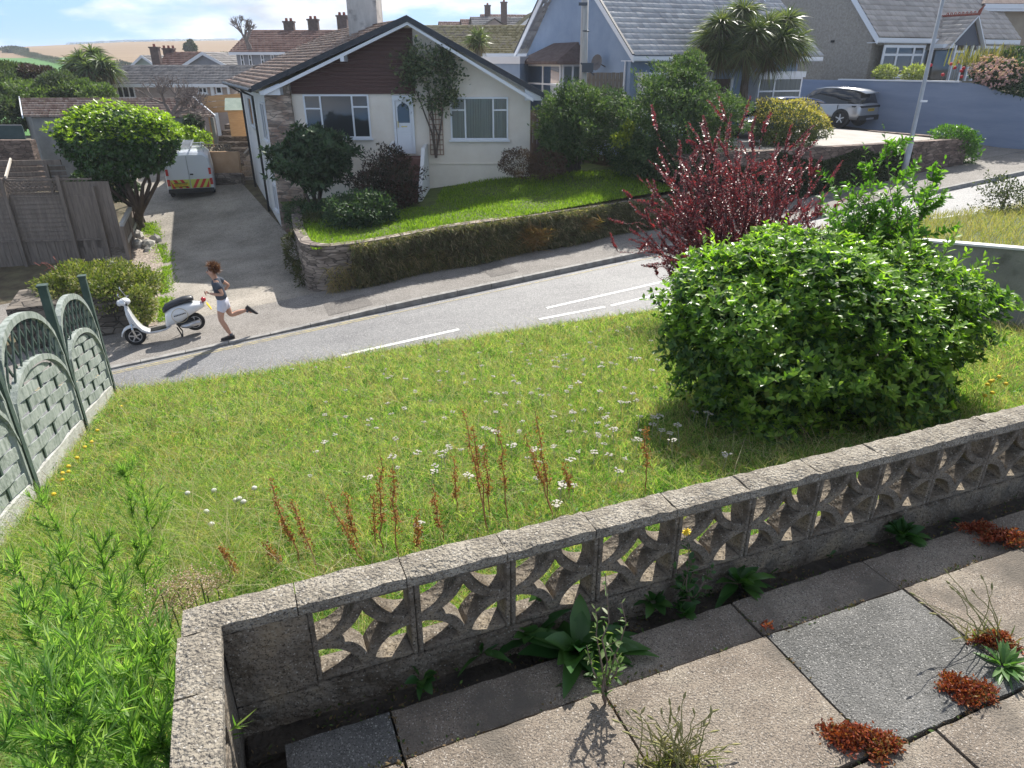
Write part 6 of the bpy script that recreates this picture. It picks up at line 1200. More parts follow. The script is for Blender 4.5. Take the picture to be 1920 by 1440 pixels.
# ================================================================ VEHICLES
RUB = mat('tyre_rubber', (.02, .02, .02), (.035, .035, .035), sc=20, rough=.85); ALLOY = mat('alloy', (.5, .51, .53), rough=.3, metal=.8); REDL = mat('red_lens', (.45, .015, .02), rough=.2, spec=.6, coat=.5)
YPL = mat('yellow_plate', (.75, .52, .03), rough=.5); DKP = mat('dark_trim', (.03, .032, .035), rough=.6); CHROME = mat('chrome', (.6, .61, .62), rough=.15, metal=1); INK = mat('plate_ink', (.03, .03, .03), rough=.6)
def wheel(par, fr, c, r, wd, spokes=5, name='wheel', side=1):
    w = MB(fr); w.ring(c, (0, 1, 0), r-wd*.38, wd*.42, 28, 10); o = w.build(name, RUB, par, smooth=True)
    w = MB(fr); R = r*.66; y = c[1]+side*wd*.28
    w.ring((c[0], y, c[2]), (0, 1, 0), R*.95, r*.05, 24, 6); w.cyl((c[0], y-side*.03, c[2]), (c[0], y+side*.015, c[2]), R*.22, 12)
    for k in range(spokes): a = 2*math.pi*k/spokes+.3; w.beam((c[0]+.1*R*math.cos(a), y, c[2]+.1*R*math.sin(a)), (c[0]+R*.95*math.cos(a), y, c[2]+R*.95*math.sin(a)), R*.2, .02, (0, 1, 0))
    w.build('rim', ALLOY, o); w = MB(fr); w.cyl((c[0], c[1]-wd*.2, c[2]), (c[0], y-side*.035, c[2]), R*.9, 20); w.build('brake_disc', DKP, o)
def sec(x, hw, z0, z1, r=.12, tum=.0, bot=.05):   # rounded body section, tumblehome tum
    return [(x, -hw+bot, z0), (x, -hw, z0+.08), (x, -hw, z0+(z1-z0)*.55), (x, -hw+tum*.5, z1-r), (x, -hw+tum+r*.7, z1-r*.15), (x, 0, z1), (x, hw-tum-r*.7, z1-r*.15), (x, hw-tum*.5, z1-r), (x, hw, z0+(z1-z0)*.55), (x, hw, z0+.08), (x, hw-bot, z0)]
def plate(par, fr, x, y, z, w_=.52, h=.11, s=-1, chars=7):
    p = MB(fr); p.box(x-.012, x, y-w_/2, y+w_/2, z-h/2, z+h/2) if s < 0 else None; o = p.build('number_plate', YPL, par)
    q = MB(fr)
    for k in range(chars):
        yy = y+w_/2-.05-(w_-.1)*(k+.5)/chars-(.012 if k > 3 else -.008); q.box(x-.016, x-.0125, yy-.022, yy-.013, z-h*.33, z+h*.33); q.box(x-.016, x-.0125, yy+.013, yy+.022, z-h*.33*(1 if k % 2 else .2), z+h*.33); q.box(x-.0158, x-.0127, yy-.013, yy+.013, z+h*.2, z+h*.33)
    q.build('lettering', INK, o)
def car(name, label, fr, L_, W, H, paint, roofp, group=None, suv=True):
    t = thing(name, label, 'car', fr((L_/2, 0, 0)), group); hw = W/2; sh = H*.6
    xs = [(0, .86, .42, sh-.02), (.08, .95, .32, sh+.04), (.3, .99, .28, sh+.06), (1.0, 1, .27, sh+.04), (2.2, 1, .27, sh), (3.0, .99, .27, sh-.03), (3.5, .98, .28, sh-.09), (4.0, .93, .3, sh-.17), (4.28, .84, .36, sh-.28), (4.4, .7, .45, sh-.36)]
    w = MB(fr); w.loft([sec(x*L_/4.4, hw*k, z0, z1, .1, .05) for x, k, z0, z1 in xs]); o = w.build('body', paint, t, smooth=True); subd(o, 1)
    gl = [(.12, .8, sh-.02), (.28, .84, H-.2 if suv else H-.3), (.6, .86, H-.09), (1.4, .87, H-.02), (2.1, .86, H-.03), (2.5, .85, H-.12), (3.15, .84, sh-.06)]
    w = MB(fr); w.loft([[(x*L_/4.4, -hw*k, sh-.1), (x*L_/4.4, -hw*k+.02, sh), (x*L_/4.4, -hw*k*.82, max(z-.04, sh+.01)), (x*L_/4.4, 0, max(z, sh+.02)), (x*L_/4.4, hw*k*.82, max(z-.04, sh+.01)), (x*L_/4.4, hw*k-.02, sh), (x*L_/4.4, hw*k, sh-.1)] for x, k, z in gl]); o = w.build('windows', glassmat('car_glass', (.015, .018, .022)), t, smooth=True); 
    w = MB(fr); w.loft([[(x*L_/4.4, -hw*k*.8, z-.035), (x*L_/4.4, -hw*k*.78, z-.0), (x*L_/4.4, 0, z+.035), (x*L_/4.4, hw*k*.78, z-.0), (x*L_/4.4, hw*k*.8, z-.035)] for x, k, z in ((.05, .8, H-.19), (.35, .84, H-.1), (.7, .86, H-.05), (1.4, .87, H-.0), (2.0, .86, H-.01), (2.4, .84, H-.07))]); o = w.build('roof', roofp, t, smooth=True)
    for x in (.85*L_/4.4, 3.5*L_/4.4):
        for s in (-1, 1):
            wheel(t, fr, (x, s*(hw-.06), .35), .35, .24, side=s)
            q = MB(fr); q.cyl((x, s*(hw-.2), .37), (x, s*(hw+.012), .37), .4, 24); q.build('wheel_arch', DKP, t)
    w = MB(fr); w.box(-.03, .12, -hw*.9, hw*.9, .3, .5); w.build('bumper', DKP, t)
    w = MB(fr); w.box(-.045, -.031, -hw*.35, hw*.35, .32, .4); w.build('skid_plate', ALLOY, t)
    for s in (-1, 1): w = MB(fr); w.loft([[(x, s*y, z) for x, y, z in ((-.015, hw*.5, sh-.14), (.0, hw*.84, sh-.15), (.0, hw*.84, sh-.06), (-.015, hw*.5, sh-.07))], [(x, s*y, z) for x, y, z in ((.02, hw*.5, sh-.14), (.4, hw*1.005, sh-.12), (.4, hw*1.005, sh-.06), (.02, hw*.5, sh-.07))]]); w.build('tail_light', DKP if suv else REDL, t)
    w = MB(fr); w.box(-.02, .1, -hw*.5, hw*.5, sh-.14, sh-.06); w.build('trim_strip', DKP, t)
    plate(t, fr, -.02, 0, sh-.24)
    for s in (-1, 1): w = MB(fr); w.ell((2.75*L_/4.4, s*(hw+.07), sh+.06), (.07, .11, .08), 8, 6); w.build('wing_mirror', DKP, t, smooth=True)
    w = MB(fr)
    for x in (1.05, 2.05): w.box(x*L_/4.4, x*L_/4.4+.012, hw-.03, hw+.008, .4, sh-.05)
    w.box(.5, 3.3, hw-.02, hw+.012, .34, .4); w.build('door_line', DKP, t)
    return t
SILV = mat('silver_paint', (.42, .43, .45), rough=.3, metal=.55, coat=.8); SILVR = mat('pale_roof_paint', (.62, .63, .65), rough=.25, metal=.3, coat=.8); NAVY = mat('navy_paint', (.02, .06, .17), rough=.25, coat=1)
wp = atz(1573, 238, -.68); hd_ = np.array((-.62, .785, 0)); fs_ = Fr((0, 0, 0), hd_); o_ = wp-fs_.ex*.85-fs_.ey*.88; o_[2] = -.68
car('silver_car', 'silver sports utility car with dark windows parked against the blue wall', Fr(o_, hd_), 4.37, 1.92, 1.62, SILV, SILVR)
p = aty(1510, 205, 29.8); car('blue_car', 'dark blue car mostly hidden behind the golden bush in front of the blue house', Fr((p[0]+.3, 29.6, -.68), (-.93, -.36, 0)), 4.1, 1.75, 1.42, NAVY, NAVY, suv=False)
# van
VW = mat('van_white', (.62, .66, .72), rough=.3, coat=.5); vp = gnd(363, 373); vf = Fr(vp, (-.35, .937, 0)); vn = thing('white_van', 'white works van with red and yellow rear chevrons and a roof ladder on the drive', 'van', vf((2, 0, 0)))
w = MB(vf); w.loft([sec(x, .9*k, z0, z1, .16, tm, .04) for x, k, z0, z1, tm in ((0, .95, .3, 1.72, .12), (.1, .99, .27, 1.82, .13), (.6, 1, .26, 1.84, .13), (2.6, 1, .26, 1.84, .13), (3.0, 1, .26, 1.72, .15), (3.5, .99, .26, 1.2, .1), (4.1, .95, .28, .98, .08), (4.35, .85, .35, .8, .05))]); o = w.build('body', VW, vn, smooth=True); m = o.modifiers.new('es', 'EDGE_SPLIT'); m.split_angle = R_(38)
w = MB(vf); w.box(-.012, .0, -.004, .004, .55, 1.68); w.build('door_gap', DKP, vn)
for s in (-1, 1):
    w = MB(vf); w.box(-.03, .05, s*.8-.05, s*.8+.05, .95, 1.2); w.build('tail_light', REDL, vn); w = MB(vf); w.box(-.03, .05, s*.8-.055, s*.8+.055, .55, .8); w.build('tail_light', REDL, vn)
    w = MB(vf); w.box(3.0, 3.1, s*.95-.09, s*.95+.09, 1.05, 1.32); w.build('wing_mirror', DKP, vn)
    for x in (.75, 3.5): wheel(vn, vf, (x, s*.8, .31), .31, .2, side=s)
w = MB(vf); w.box(-.08, .06, -.86, .86, .26, .42); w.build('bumper', DKP, vn)
CY = mat('chevron_yellow', (.55, .6, .12), rough=.4); CR = mat('chevron_red', (.55, .04, .04), rough=.4)
w = MB(vf); w.box(-.016, -.002, -.74, -.02, .44, .78); w.build('chevron_panel', CY, vn); w = MB(vf); w.box(-.016, -.002, .02, .74, .44, .78); w.build('chevron_panel', CY, vn)
w = MB(vf)
for s in (-1, 1):
    for k in range(3):
        y0 = .06+k*.25
        pts = [(y0, .44), (y0+.12, .44), (y0+.12+.2, .78), (y0+.2, .78)]; pts = [(min(y, .74), z) for y, z in pts]; w.add([(-.019, s*y, z) for y, z in pts], [(0, 1, 2, 3)])
w.build('chevron_stripe', CR, vn)
w = MB(vf); w.box(-.03, -.02, .1, .62, .5, .66); w.build('plate_recess', DKP, vn); plate(vn, vf, -.032, .36, .58)
w = MB(vf); w.box(-.03, -.003, -.16, -.04, .95, 1.0); w.build('door_handle', DKP, vn)
w = MB(vf)
for y in (-.55, .55): w.tube([(.3, y, 1.96), (2.6, y, 1.96)], .02, 6)
for x in (.4, 1.4, 2.4): w.tube([(x, -.68, 1.78), (x, -.66, 1.95), (x, .66, 1.95), (x, .68, 1.78)], .02, 6)
w.build('roof_rack', GALV, vn); ld_ = thing('ladder', 'aluminium ladder lying on the roof rack of the white van', 'ladder', vf((1.5, 0, 1.98))); w = MB(vf)
for y in (-.25, .12): w.beam((0, y, 2.02), (3.0, y, 2.02), .03, .07)
for k in range(10): w.tube([(.15+k*.3, -.25, 2.02), (.15+k*.3, .12, 2.02)], .014, 5)
w.build('ladder_frame', ALLOY, ld_)
# ================================================================ SCOOTER
SW = mat('scooter_white', (.7, .71, .72), rough=.22, coat=1); SEAT = mat('seat_leather', (.02, .022, .028), rough=.4, spec=.5)
s0 = np.array(gnd(261, 649)); s0 = np.array(S(*ac(s0[0], s0[1]), .037)); sx = np.array((SD[0], SD[1], .105)); sf = Fr(s0, sx, (0, 0, 1))   # x: from front wheel to rear wheel; -y to the camera
sc_ = thing('scooter', 'white motor scooter with black seat standing on the pavement facing left', 'scooter', s0)
def swheel(cx, cz, nm):
    wheel(sc_, sf, (cx, 0, cz), .215, .13, 5, nm, -1)
swheel(0, .215, 'front_wheel'); swheel(1.3, .245, 'rear_wheel')
w = MB(sf); 
def oval(x, z, rx, rz, y): return [(x+rx*math.cos(t), y, z+rz*math.sin(t)) for t in np.linspace(0, 2*math.pi, 17)[:-1]]
# front mudguard
secs = []
for a in np.linspace(R_(15), R_(165), 9): secs.append([(0+.26*math.cos(a)-.02, y, .22+(.25+.03*math.cos(y*14))*math.sin(a)) for y in (-.09, -.05, 0, .05, .09)]+[(0+.235*math.cos(a)-.02, y, .22+.225*math.sin(a)) for y in (.09, .0, -.09)])
w.loft(secs); w.build('front_mudguard', SW, sc_, smooth=True)
# leg shield + floor, one swept sheet
w = MB(sf); path = [(.03, 1.0, .1), (.05, .88, .18), (.08, .68, .23), (.13, .5, .23), (.2, .36, .2), (.31, .27, .17), (.5, .25, .16), (.7, .26, .15), (.8, .3, .13)]
secs = [[(x, -hw, z), (x+.01, -hw*.5, z+.012), (x+.01, hw*.5, z+.012), (x, hw, z), (x-.035, hw*.7, z-.04), (x-.035, -hw*.7, z-.04)] for x, z, hw in path]; w.loft(secs); o = w.build('leg_shield', SW, sc_, smooth=True)
w = MB(sf); w.loft([[(-.02, -.05, .45), (-.02, .05, .45), (.1, .06, .45), (.1, -.06, .45)], [(-.03, -.06, .75), (-.03, .06, .75), (.06, .08, .75), (.06, -.08, .75)], [(-.0, -.05, .98), (-.0, .05, .98), (.06, .06, .98), (.06, -.06, .98)]]); w.build('front_column', SW, sc_, smooth=True)
w = MB(sf); w.box(.34, .68, -.12, .12, .272, .282); w.build('floor_mat', BLACK, sc_)
# rear bodywork
w = MB(sf); secs = []
for x, zl, zh, hw in ((.68, .26, .34, .08), (.75, .28, .62, .15), (.9, .3, .72, .2), (1.05, .34, .74, .24), (1.25, .44, .74, .24), (1.42, .5, .72, .2), (1.56, .54, .68, .12), (1.62, .57, .64, .05)):
    zm = (zl+zh)/2; rz_ = (zh-zl)/2; secs.append([(x, hw*math.copysign(abs(math.cos(t))**.7, math.cos(t)), zm+rz_*math.copysign(abs(math.sin(t))**.7, math.sin(t))) for t in np.linspace(0, 2*math.pi, 17)[:-1]])
w.loft(secs); w.build('rear_body', SW, sc_, smooth=True)
w = MB(sf); w.ring((1.05, -.235, .53), (0, 1, 0), .17, .006, 24, 5); w.ring((1.05, .235, .53), (0, 1, 0), .17, .006, 24, 5); w.build('side_trim', mat('dull_gold', (.4, .33, .2), rough=.4), sc_)
w = MB(sf)
for k in range(8): w.box(.93+k*.033, .955+k*.033, -.247, -.244, .53+.011*k*.3, .555+.011*k*.3)
w.build('side_lettering', INK, sc_)
w = MB(sf); secs = []
for x, z, hw, h in ((.72, .66, .1, .05), (.8, .72, .14, .08), (1.0, .77, .15, .08), (1.2, .81, .14, .08), (1.38, .81, .11, .07), (1.42, .8, .08, .04)): secs.append([(x, hw*math.cos(t), z+h*math.sin(t)) for t in np.linspace(0, 2*math.pi, 13)[:-1]])
w.loft(secs); w.build('seat', SEAT, sc_, smooth=True)
w = MB(sf); w.ell((.03, 0, 1.04), (.13, .13, .09), 14, 8); w.build('headset', SW, sc_, smooth=True); w = MB(sf); w.ell((-.08, 0, 1.03), (.05, .075, .07), 12, 8); w.build('headlamp', glassmat('lamp_glass', (.6, .62, .62), .1), sc_, smooth=True)
w = MB(sf); w.tube([(.08, -.33, 1.06), (.05, -.12, 1.05), (.05, .12, 1.05), (.08, .33, 1.06)], .02, 8); w.build('handlebar', SW, sc_)
for s in (-1, 1):
    w = MB(sf); w.tube([(.08, s*.2, 1.07), (.0, s*.27, 1.26)], .006, 5); w.ell((-.0, s*.28, 1.28), (.02, .05, .04), 10, 6); w.build('mirror', CHROME, sc_); w = MB(sf); w.tube([(.085, s*.22, 1.06), (.1, s*.35, 1.06)], .024, 8); w.build('grip', BLACK, sc_)
w = MB(sf); w.ell((1.62, 0, .72), (.06, .07, .06), 10, 8); w.build('rear_light', REDL, sc_, smooth=True)
w = MB(sf); w.prism([(1.66, -.09, .62), (1.72, -.09, .46), (1.72, .09, .46), (1.66, .09, .62)], (.012, 0, .004)); w.build('number_plate', YPL, sc_)
w = MB(sf); w.tube([(1.0, -.15, .25), (1.12, -.17, .24), (1.42, -.18, .27)], [.04, .065, .06], 10); w.build('exhaust', ALLOY, sc_, smooth=True); w = MB(sf); w.ell((1.1, .0, .3), (.22, .16, .12), 12, 8); w.build('engine', DKP, sc_, smooth=True)
w = MB(sf); w.tube([(.9, -.12, .24), (.96, -.18, .02)], .016, 6); w.tube([(.9, .12, .24), (.96, .18, .02)], .016, 6); w.tube([(.96, -.18, .02), (.96, .18, .02)], .016, 6); w.build('stand', BLACK, sc_)
w = MB(sf); w.tube([(.02, -.1, .22), (.0, -.1, .4), (.03, -.02, .55)], .025, 6); w.build('fork', CHROME, sc_)
# ================================================================ RUNNER
def skin(name, V, E, Rr, m, parent, fr, lv=2, sub=None):
    me = bpy.data.meshes.new(name); o0 = np.array(wloc(parent)); me.from_pydata([tuple(fr(v)-o0) for v in V], E, []); me.materials.append(m); o = bpy.data.objects.new(name, me); COL.objects.link(o); o.parent = parent
    sk = o.modifiers.new('skin', 'SKIN'); sk.use_smooth_shade = True; sk.branch_smoothing = .6; d = me.skin_vertices[0].data
    for i, r in enumerate(Rr): d[i].radius = r if isinstance(r, tuple) else (r, r)
    d[0].use_root = True; subd(o, lv); return o
SKN = mat('skin', (.48, .27, .19), (.54, .32, .23), sc=6, rough=.55); SHIRT = mat('grey_tshirt', (.06, .07, .09), (.085, .095, .12), sc=5, rough=.9); SHORT = mat('pale_shorts', (.6, .6, .68), (.68, .68, .76), sc=5, rough=.9); HAIR = mat('hair_base', (.09, .035, .02), rough=.6)
pf = np.array(S(.03, .34, .037)); rf_ = Fr(pf, (-SD[0], -SD[1], 0)); rn = thing('person', 'curly haired person in grey t-shirt, pale shorts and black trainers running along the pavement', 'person', pf)
V = [(0, 0, .90), (.02, 0, 1.05), (.05, 0, 1.22), (.065, 0, 1.36), (.08, 0, 1.42), (.1, 0, 1.48), (.12, 0, 1.56), (.115, 0, 1.64),
     (.01, .085, .86), (.085, .09, .66), (.11, .09, .48), (.04, .09, .3), (-.035, .09, .1), (.01, -.085, .86), (-.06, -.09, .68), (-.12, -.09, .5), (-.3, -.095, .55), (-.48, -.1, .575),
     (.06, .15, 1.36), (.02, .2, 1.22), (-.03, .215, 1.09), (.12, .18, 1.1), (.24, .13, 1.13), (.05, -.15, 1.36), (-.08, -.2, 1.27), (-.19, -.22, 1.17), (-.1, -.24, 1.08), (.0, -.2, 1.04),
     (-.07, .09, .05), (.03, .09, .045), (-.52, -.1, .6), (-.58, -.1, .5)]
E = [(0, 1), (1, 2), (2, 3), (3, 4), (4, 5), (5, 6), (6, 7), (0, 8), (8, 9), (9, 10), (10, 11), (11, 12), (0, 13), (13, 14), (14, 15), (15, 16), (16, 17), (3, 18), (18, 19), (19, 20), (20, 21), (21, 22), (3, 23), (23, 24), (24, 25), (25, 26), (26, 27), (12, 29), (17, 31)]
keep = [i for i in range(len(V)) if i not in (28, 30)]; mp_ = {o: i for i, o in enumerate(keep)}
Rr = {0: (.12, .1), 1: (.1, .08), 2: (.105, .08), 3: (.08, .06), 4: .066, 5: .07, 6: (.085, .1), 7: (.065, .08), 8: .09, 9: .085, 10: .06, 11: .062, 12: .036, 13: .09, 14: .085, 15: .06, 16: .062, 17: .036, 18: .055, 19: .045, 20: .037, 21: .035, 22: .025, 23: .055, 24: .045, 25: .037, 26: .035, 27: .025, 29: .035, 31: .035}
body = skin('body', [V[i] for i in keep], [(mp_[a], mp_[b]) for a, b in E], [Rr[i] for i in keep], SKN, rn, rf_)
skin('t_shirt', [(0.0, 0, .92), (.015, 0, 1.0), (.05, 0, 1.22), (.065, 0, 1.37), (.08, 0, 1.42), (.06, .155, 1.36), (.02, .205, 1.2), (.05, -.155, 1.36), (-.09, -.205, 1.26)], [(0, 1), (1, 2), (2, 3), (3, 4), (3, 5), (5, 6), (3, 7), (7, 8)], [(.155, .135), (.155, .135), (.175, .145), (.15, .125), .1, .088, .082, .088, .082], SHIRT, rn, rf_)
skin('shorts', [(0, 0, 1.0), (0, 0, .89), (.03, .09, .8), (.075, .092, .62), (-.01, -.09, .8), (-.075, -.092, .64)], [(0, 1), (1, 2), (2, 3), (1, 4), (4, 5)], [(.15, .13), (.16, .145), .122, .125, .122, .125], SHORT, rn, rf_)
hc = (.09, 0, 1.65)
w = MB(rf_); w.ell((.085, 0, 1.645), (.1, .097, .1), 14, 10); hb = w.build('hair', HAIR, rn, smooth=True)
n = 1500; d = nrm(rng.normal(size=(n, 3))); d = d[(d[:, 0] < .35) | (d[:, 2] > .45)]; d = d[d[:, 2] > -.75]; k = len(d); Q = np.array([rf_(np.array((.075, 0, 1.645))+v*np.array((.1, .097, .1))) for v in d]); DW = np.array([rf_.ex*v[0]+rf_.ey*v[1]+rf_.ez*v[2] for v in d])-rf_.ex*.35
strips('curls', leafmat('hair_strands', [(.1, .04, .02), (.17, .07, .035), (.26, .12, .06)], .15, .4, .4), hb, Q, DW+rng.normal(size=DW.shape)*.7, rng.uniform(.04, .08, k), .014, rng.normal(size=(k, 3))*.5, 3)
w = MB(rf_); w.ell((.21, 0, 1.57), (.022, .014, .022), 8, 6); w.build('nose', SKN, rn, smooth=True)
for s in (-1, 1):
    w = MB(rf_); w.ell((.19, s*.033, 1.6), (.012, .014, .009), 8, 6); w.build('eye', mat('eye', (.06, .04, .03), rough=.2), rn); w = MB(rf_); w.ell((.11, s*.088, 1.575), (.022, .012, .034), 8, 6); w.build('ear', SKN, rn, smooth=True)
w = MB(rf_); w.ell((.197, 0, 1.53), (.012, .026, .006), 8, 4); w.build('mouth', mat('lips', (.4, .14, .12), rough=.5), rn)
def hand(c, fwd, up_, sd_):
    c, fwd, up_, sd_ = map(np.array, (c, fwd, up_, sd_)); P = [c, c+fwd*.05, c+fwd*.09]; skin('hand', [tuple(p) for p in P], [(0, 1), (1, 2)], [(.024, .02), (.03, .018), (.028, .016)], SKN, rn, rf_, 1)
    for k in range(4): b = c+fwd*.085+sd_*(.03-.02*k); f1 = b+fwd*(.03-.004*abs(k-1))-up_*.012; f2 = f1-up_*.03-fwd*.002; f3 = f2-fwd*.022-up_*.004; skin('finger', [tuple(b), tuple(f1), tuple(f2), tuple(f3)], [(0, 1), (1, 2), (2, 3)], [.0095, .009, .0085, .0075], SKN, rn, rf_, 1)
    b = c+fwd*.03+sd_*.028; f1 = b+sd_*.022+fwd*.028-up_*.01; f2 = f1+fwd*.026-sd_*.012-up_*.01; skin('thumb', [tuple(b), tuple(f1), tuple(f2)], [(0, 1), (1, 2)], [.012, .011, .009], SKN, rn, rf_, 1)
hand((.24, .13, 1.13), (.9, -.25, .3), (.3, 0, .95), (0, .3, .95)); hand((0, -.2, 1.04), (.9, .2, -.2), (.3, 0, .95), (0, -.3, .95))
SHOE = mat('black_trainer', (.03, .028, .028), (.05, .045, .045), sc=20, rough=.7); SOLE = mat('trainer_sole', (.07, .065, .065), rough=.8)
def shoe(ank, toe, dn):
    ank, toe, dn = map(lambda a: np.array(a, float), (ank, toe, dn)); f = toe-ank; f = f/np.linalg.norm(f); s = np.cross(f, dn); s /= np.linalg.norm(s); secs = []
    h = ank-f*.075
    for q, hw, ht in ((0, .028, .07), (.05, .04, .085), (.11, .04, .085), (.17, .044, .06), (.23, .048, .045), (.28, .034, .032), (.3, .015, .02)):
        b = h+f*q+dn*.055; secs.append([tuple(b+s*hw*math.cos(t)-dn*(ht*.5+ht*.5*math.sin(t))) for t in np.linspace(0, 2*math.pi, 11)[:-1]])
    w = MB(rf_); w.loft(secs); o = w.build('shoe', SHOE, rn, smooth=True); w = MB(rf_); secs = []
    for q, hw in ((-.003, .03), (.05, .042), (.17, .046), (.23, .05), (.285, .036), (.304, .016)): b = h+f*q+dn*.052; secs.append([tuple(b+s*hw), tuple(b-s*hw), tuple(b-s*hw+dn*.022), tuple(b+s*hw+dn*.022)])
    w.loft(secs); w.build('sole', SOLE, o); w = MB(rf_); w.tube([tuple(ank-dn*.06), tuple(ank-dn*.015)], [.043, .045], 10); w.build('sock', SHIRT, o)
shoe((-.04, .09, .075), (.2, .09, .07), (0, 0, -1)); shoe((-.5, -.1, .58), (-.63, -.1, .44), (-.73, 0, .68))

# ================================================================ WEEDS AND FLOWERS IN THE LAWN
DOCK = mat('dock_stem', (.28, .12, .06), (.4, .22, .12), sc=20, rough=.8); DSEED = leafmat('dock_seed', [(.2, .08, .035), (.32, .14, .06), (.44, .24, .12)], .3, .7, .2)
docks = [(507, 903, 60, 175), (545, 940, 55, 140), (615, 935, 75, 140), (712, 852, 8, 200), (735, 872, 10, 190), (645, 925, 30, 120), (780, 962, 5, 95), (812, 915, 22, 110), (868, 770, 50, 240), (886, 800, 25, 180), (934, 795, 20, 190), (985, 815, 50, 150), (1003, 770, 35, 220), (1213, 800, -2, 130), (412, 1025, 50, 80), (905, 830, 15, 150), (1060, 870, 10, 70), (700, 930, 6, 110), (497, 1020, 40, 60), (850, 860, 10, 110)]
words = ['leaning at the far left of the stalks', 'thin and leaning', 'bent over', 'upright', 'thick with seed', 'short', 'straight', 'sparse', 'tall and knobbly', 'slender', 'pale', 'forked looking', 'tallest']
for k, (u, v, du, dv_) in enumerate(docks):
    b = gnd(u+du, min(v+dv_, 1160), lawnz); tp = aty(u, v, b[1]+random.uniform(-.08, .1)); H = tp-b; t = thing('dock_stalk', 'dried rust brown dock seed stalk standing in the lawn behind the screen block wall', 'weed', b, 'dried dock stalks behind the wall'); w = MB(); pts = arc_stem(b, tp, 0, 8, .008); w.tube(pts, [.0055-.0004*i for i in range(9)], 5)
    P = []; D = []
    for q in np.linspace(.38, 1, 26):
        i = min(int(q*8), 7); f = q*8-i; c = pts[i]*(1-f)+pts[i+1]*f
        if random.random() < .3: continue
        m = int(24*(1.25-q)); P.append(c+rng.normal(size=(m, 3))*np.array((.011, .011, .009))*1.15); D.append(rng.normal(size=(m, 3))+np.array((0, 0, .5)))
    w.build('stem', DOCK, t); P = np.concatenate(P); D = np.concatenate(D); quadleaf('seeds', DSEED, t, P, D, rng.normal(size=P.shape), np.full(len(P), .015), np.full(len(P), .012))
YAR = mat('yarrow_white', (.34, .32, .26), (.48, .46, .4), sc=30, rough=.9); YSTEM = mat('yarrow_stem', (.12, .15, .06), rough=.8)
def yarrow_mesh(k, m):
    w = MB(); r = random.Random(k)
    for i in range(16): 
        a = r.uniform(0, 6.28); q = .03*math.sqrt(r.random()); w.ell((q*math.cos(a), q*math.sin(a), .2+r.uniform(-.003, .003)-q*.15), (.0075, .0075, .0035), 6, 3)
    w.tube([(0, 0, 0), (.004, 0, .12), (0, 0, .195)], .0022, 4)
    o = w.build('yarrow_flower', m, None); o.data.transform(Matrix.Translation(o.location)); return o
protos = [yarrow_mesh(i, YAR) for i in range(3)]
white_px = [(812, 915), (880, 912), (783, 865), (840, 882), (845, 852), (1052, 927), (1052, 945), (1275, 828), (1235, 828), (1350, 883), (1135, 797), (1112, 868), (1150, 905), (1165, 770), (1070, 890), (960, 850), (930, 840), (745, 887), (690, 915), (610, 845), (655, 700), (1000, 860), (1190, 845), (1230, 808), (1260, 860), (1320, 800), (700, 800), (1150, 830), (1040, 965), (800, 1010), (1090, 735), (1220, 715), (1250, 745), (1130, 705), (1190, 690)]
rr = random.Random(11)
for k in range(240):
    if k < len(white_px): u, v = white_px[k]
    else:
        u = rr.gauss(1010, 240); v = rr.gauss(735, 85)
        if v < 590+(1235-u)*.13 or v > 1160-(u-345)*.248-35 or not 420 < u < 1330: continue
    b = gnd(u, v+14, lawnz); o = protos[0] if k == 0 else protos[k % 3].copy()
    if k and o.name not in COL.objects: COL.objects.link(o)
    o.location = b+np.array((0, 0, -.01)); sc = rr.uniform(.6, 1.05) if k >= len(white_px) else rr.uniform(1.1, 1.5); o.scale = (sc, sc, rr.uniform(.85, 1.25)); o.rotation_euler = (rr.uniform(-.15, .15), rr.uniform(-.15, .15), rr.uniform(0, 6))
    tag(o, 'small flat white yarrow flower head on a short stem in the lawn', 'flower', 'white yarrow flowers scattered over the lawn')
for o in protos[1:]: bpy.data.objects.remove(o)
def ball_flower(name, label, cat, grp, pxs, m, r, h):
    pr = None
    for (u, v) in pxs:
        b = gnd(u, v+6, lawnz)
        if pr is None:
            w = MB(); w.ell((0, 0, h), (r, r, r*.8), 8, 6); w.tube([(0, 0, 0), (0, 0, h)], .0025, 4); pr = w.build(name, m, None); pr.data.transform(Matrix.Translation(pr.location)); o = pr
        else: o = pr.copy(); COL.objects.link(o)
        o.location = b; o.rotation_euler = (rr.uniform(-.2, .2), rr.uniform(-.2, .2), 0); tag(o, label, cat, grp)
ball_flower('dandelion_clock', 'fluffy pale dandelion clock in the rough lawn near the left end of the wall', 'flower', 'dandelion clocks in the lawn', [(463, 968), (443, 962), (457, 965), (410, 1008), (393, 985), (477, 940), (415, 943), (360, 950)], mat('dandelion_fluff', (.55, .55, .5), rough=1), .022, .16)
ball_flower('yellow_flower', 'small yellow flower low in the grass beside the left fence', 'flower', 'yellow flowers beside the left fence', [(135, 885), (120, 900), (125, 912), (150, 870), (175, 840), (232, 770), (165, 850), (190, 815), (132, 896), (110, 940)], mat('yellow_petal', (.7, .5, .03), rough=.7), .02, .1)
ball_flower('yellow_flower', 'yellow flower in the grass between the big bush and the boundary wall', 'flower', 'yellow flowers right of the big bush', [(1845, 735), (1855, 740), (1838, 745), (1862, 730), (1850, 762), (1840, 768), (1870, 742)], mat('yellow_petal', None), .02, .16)
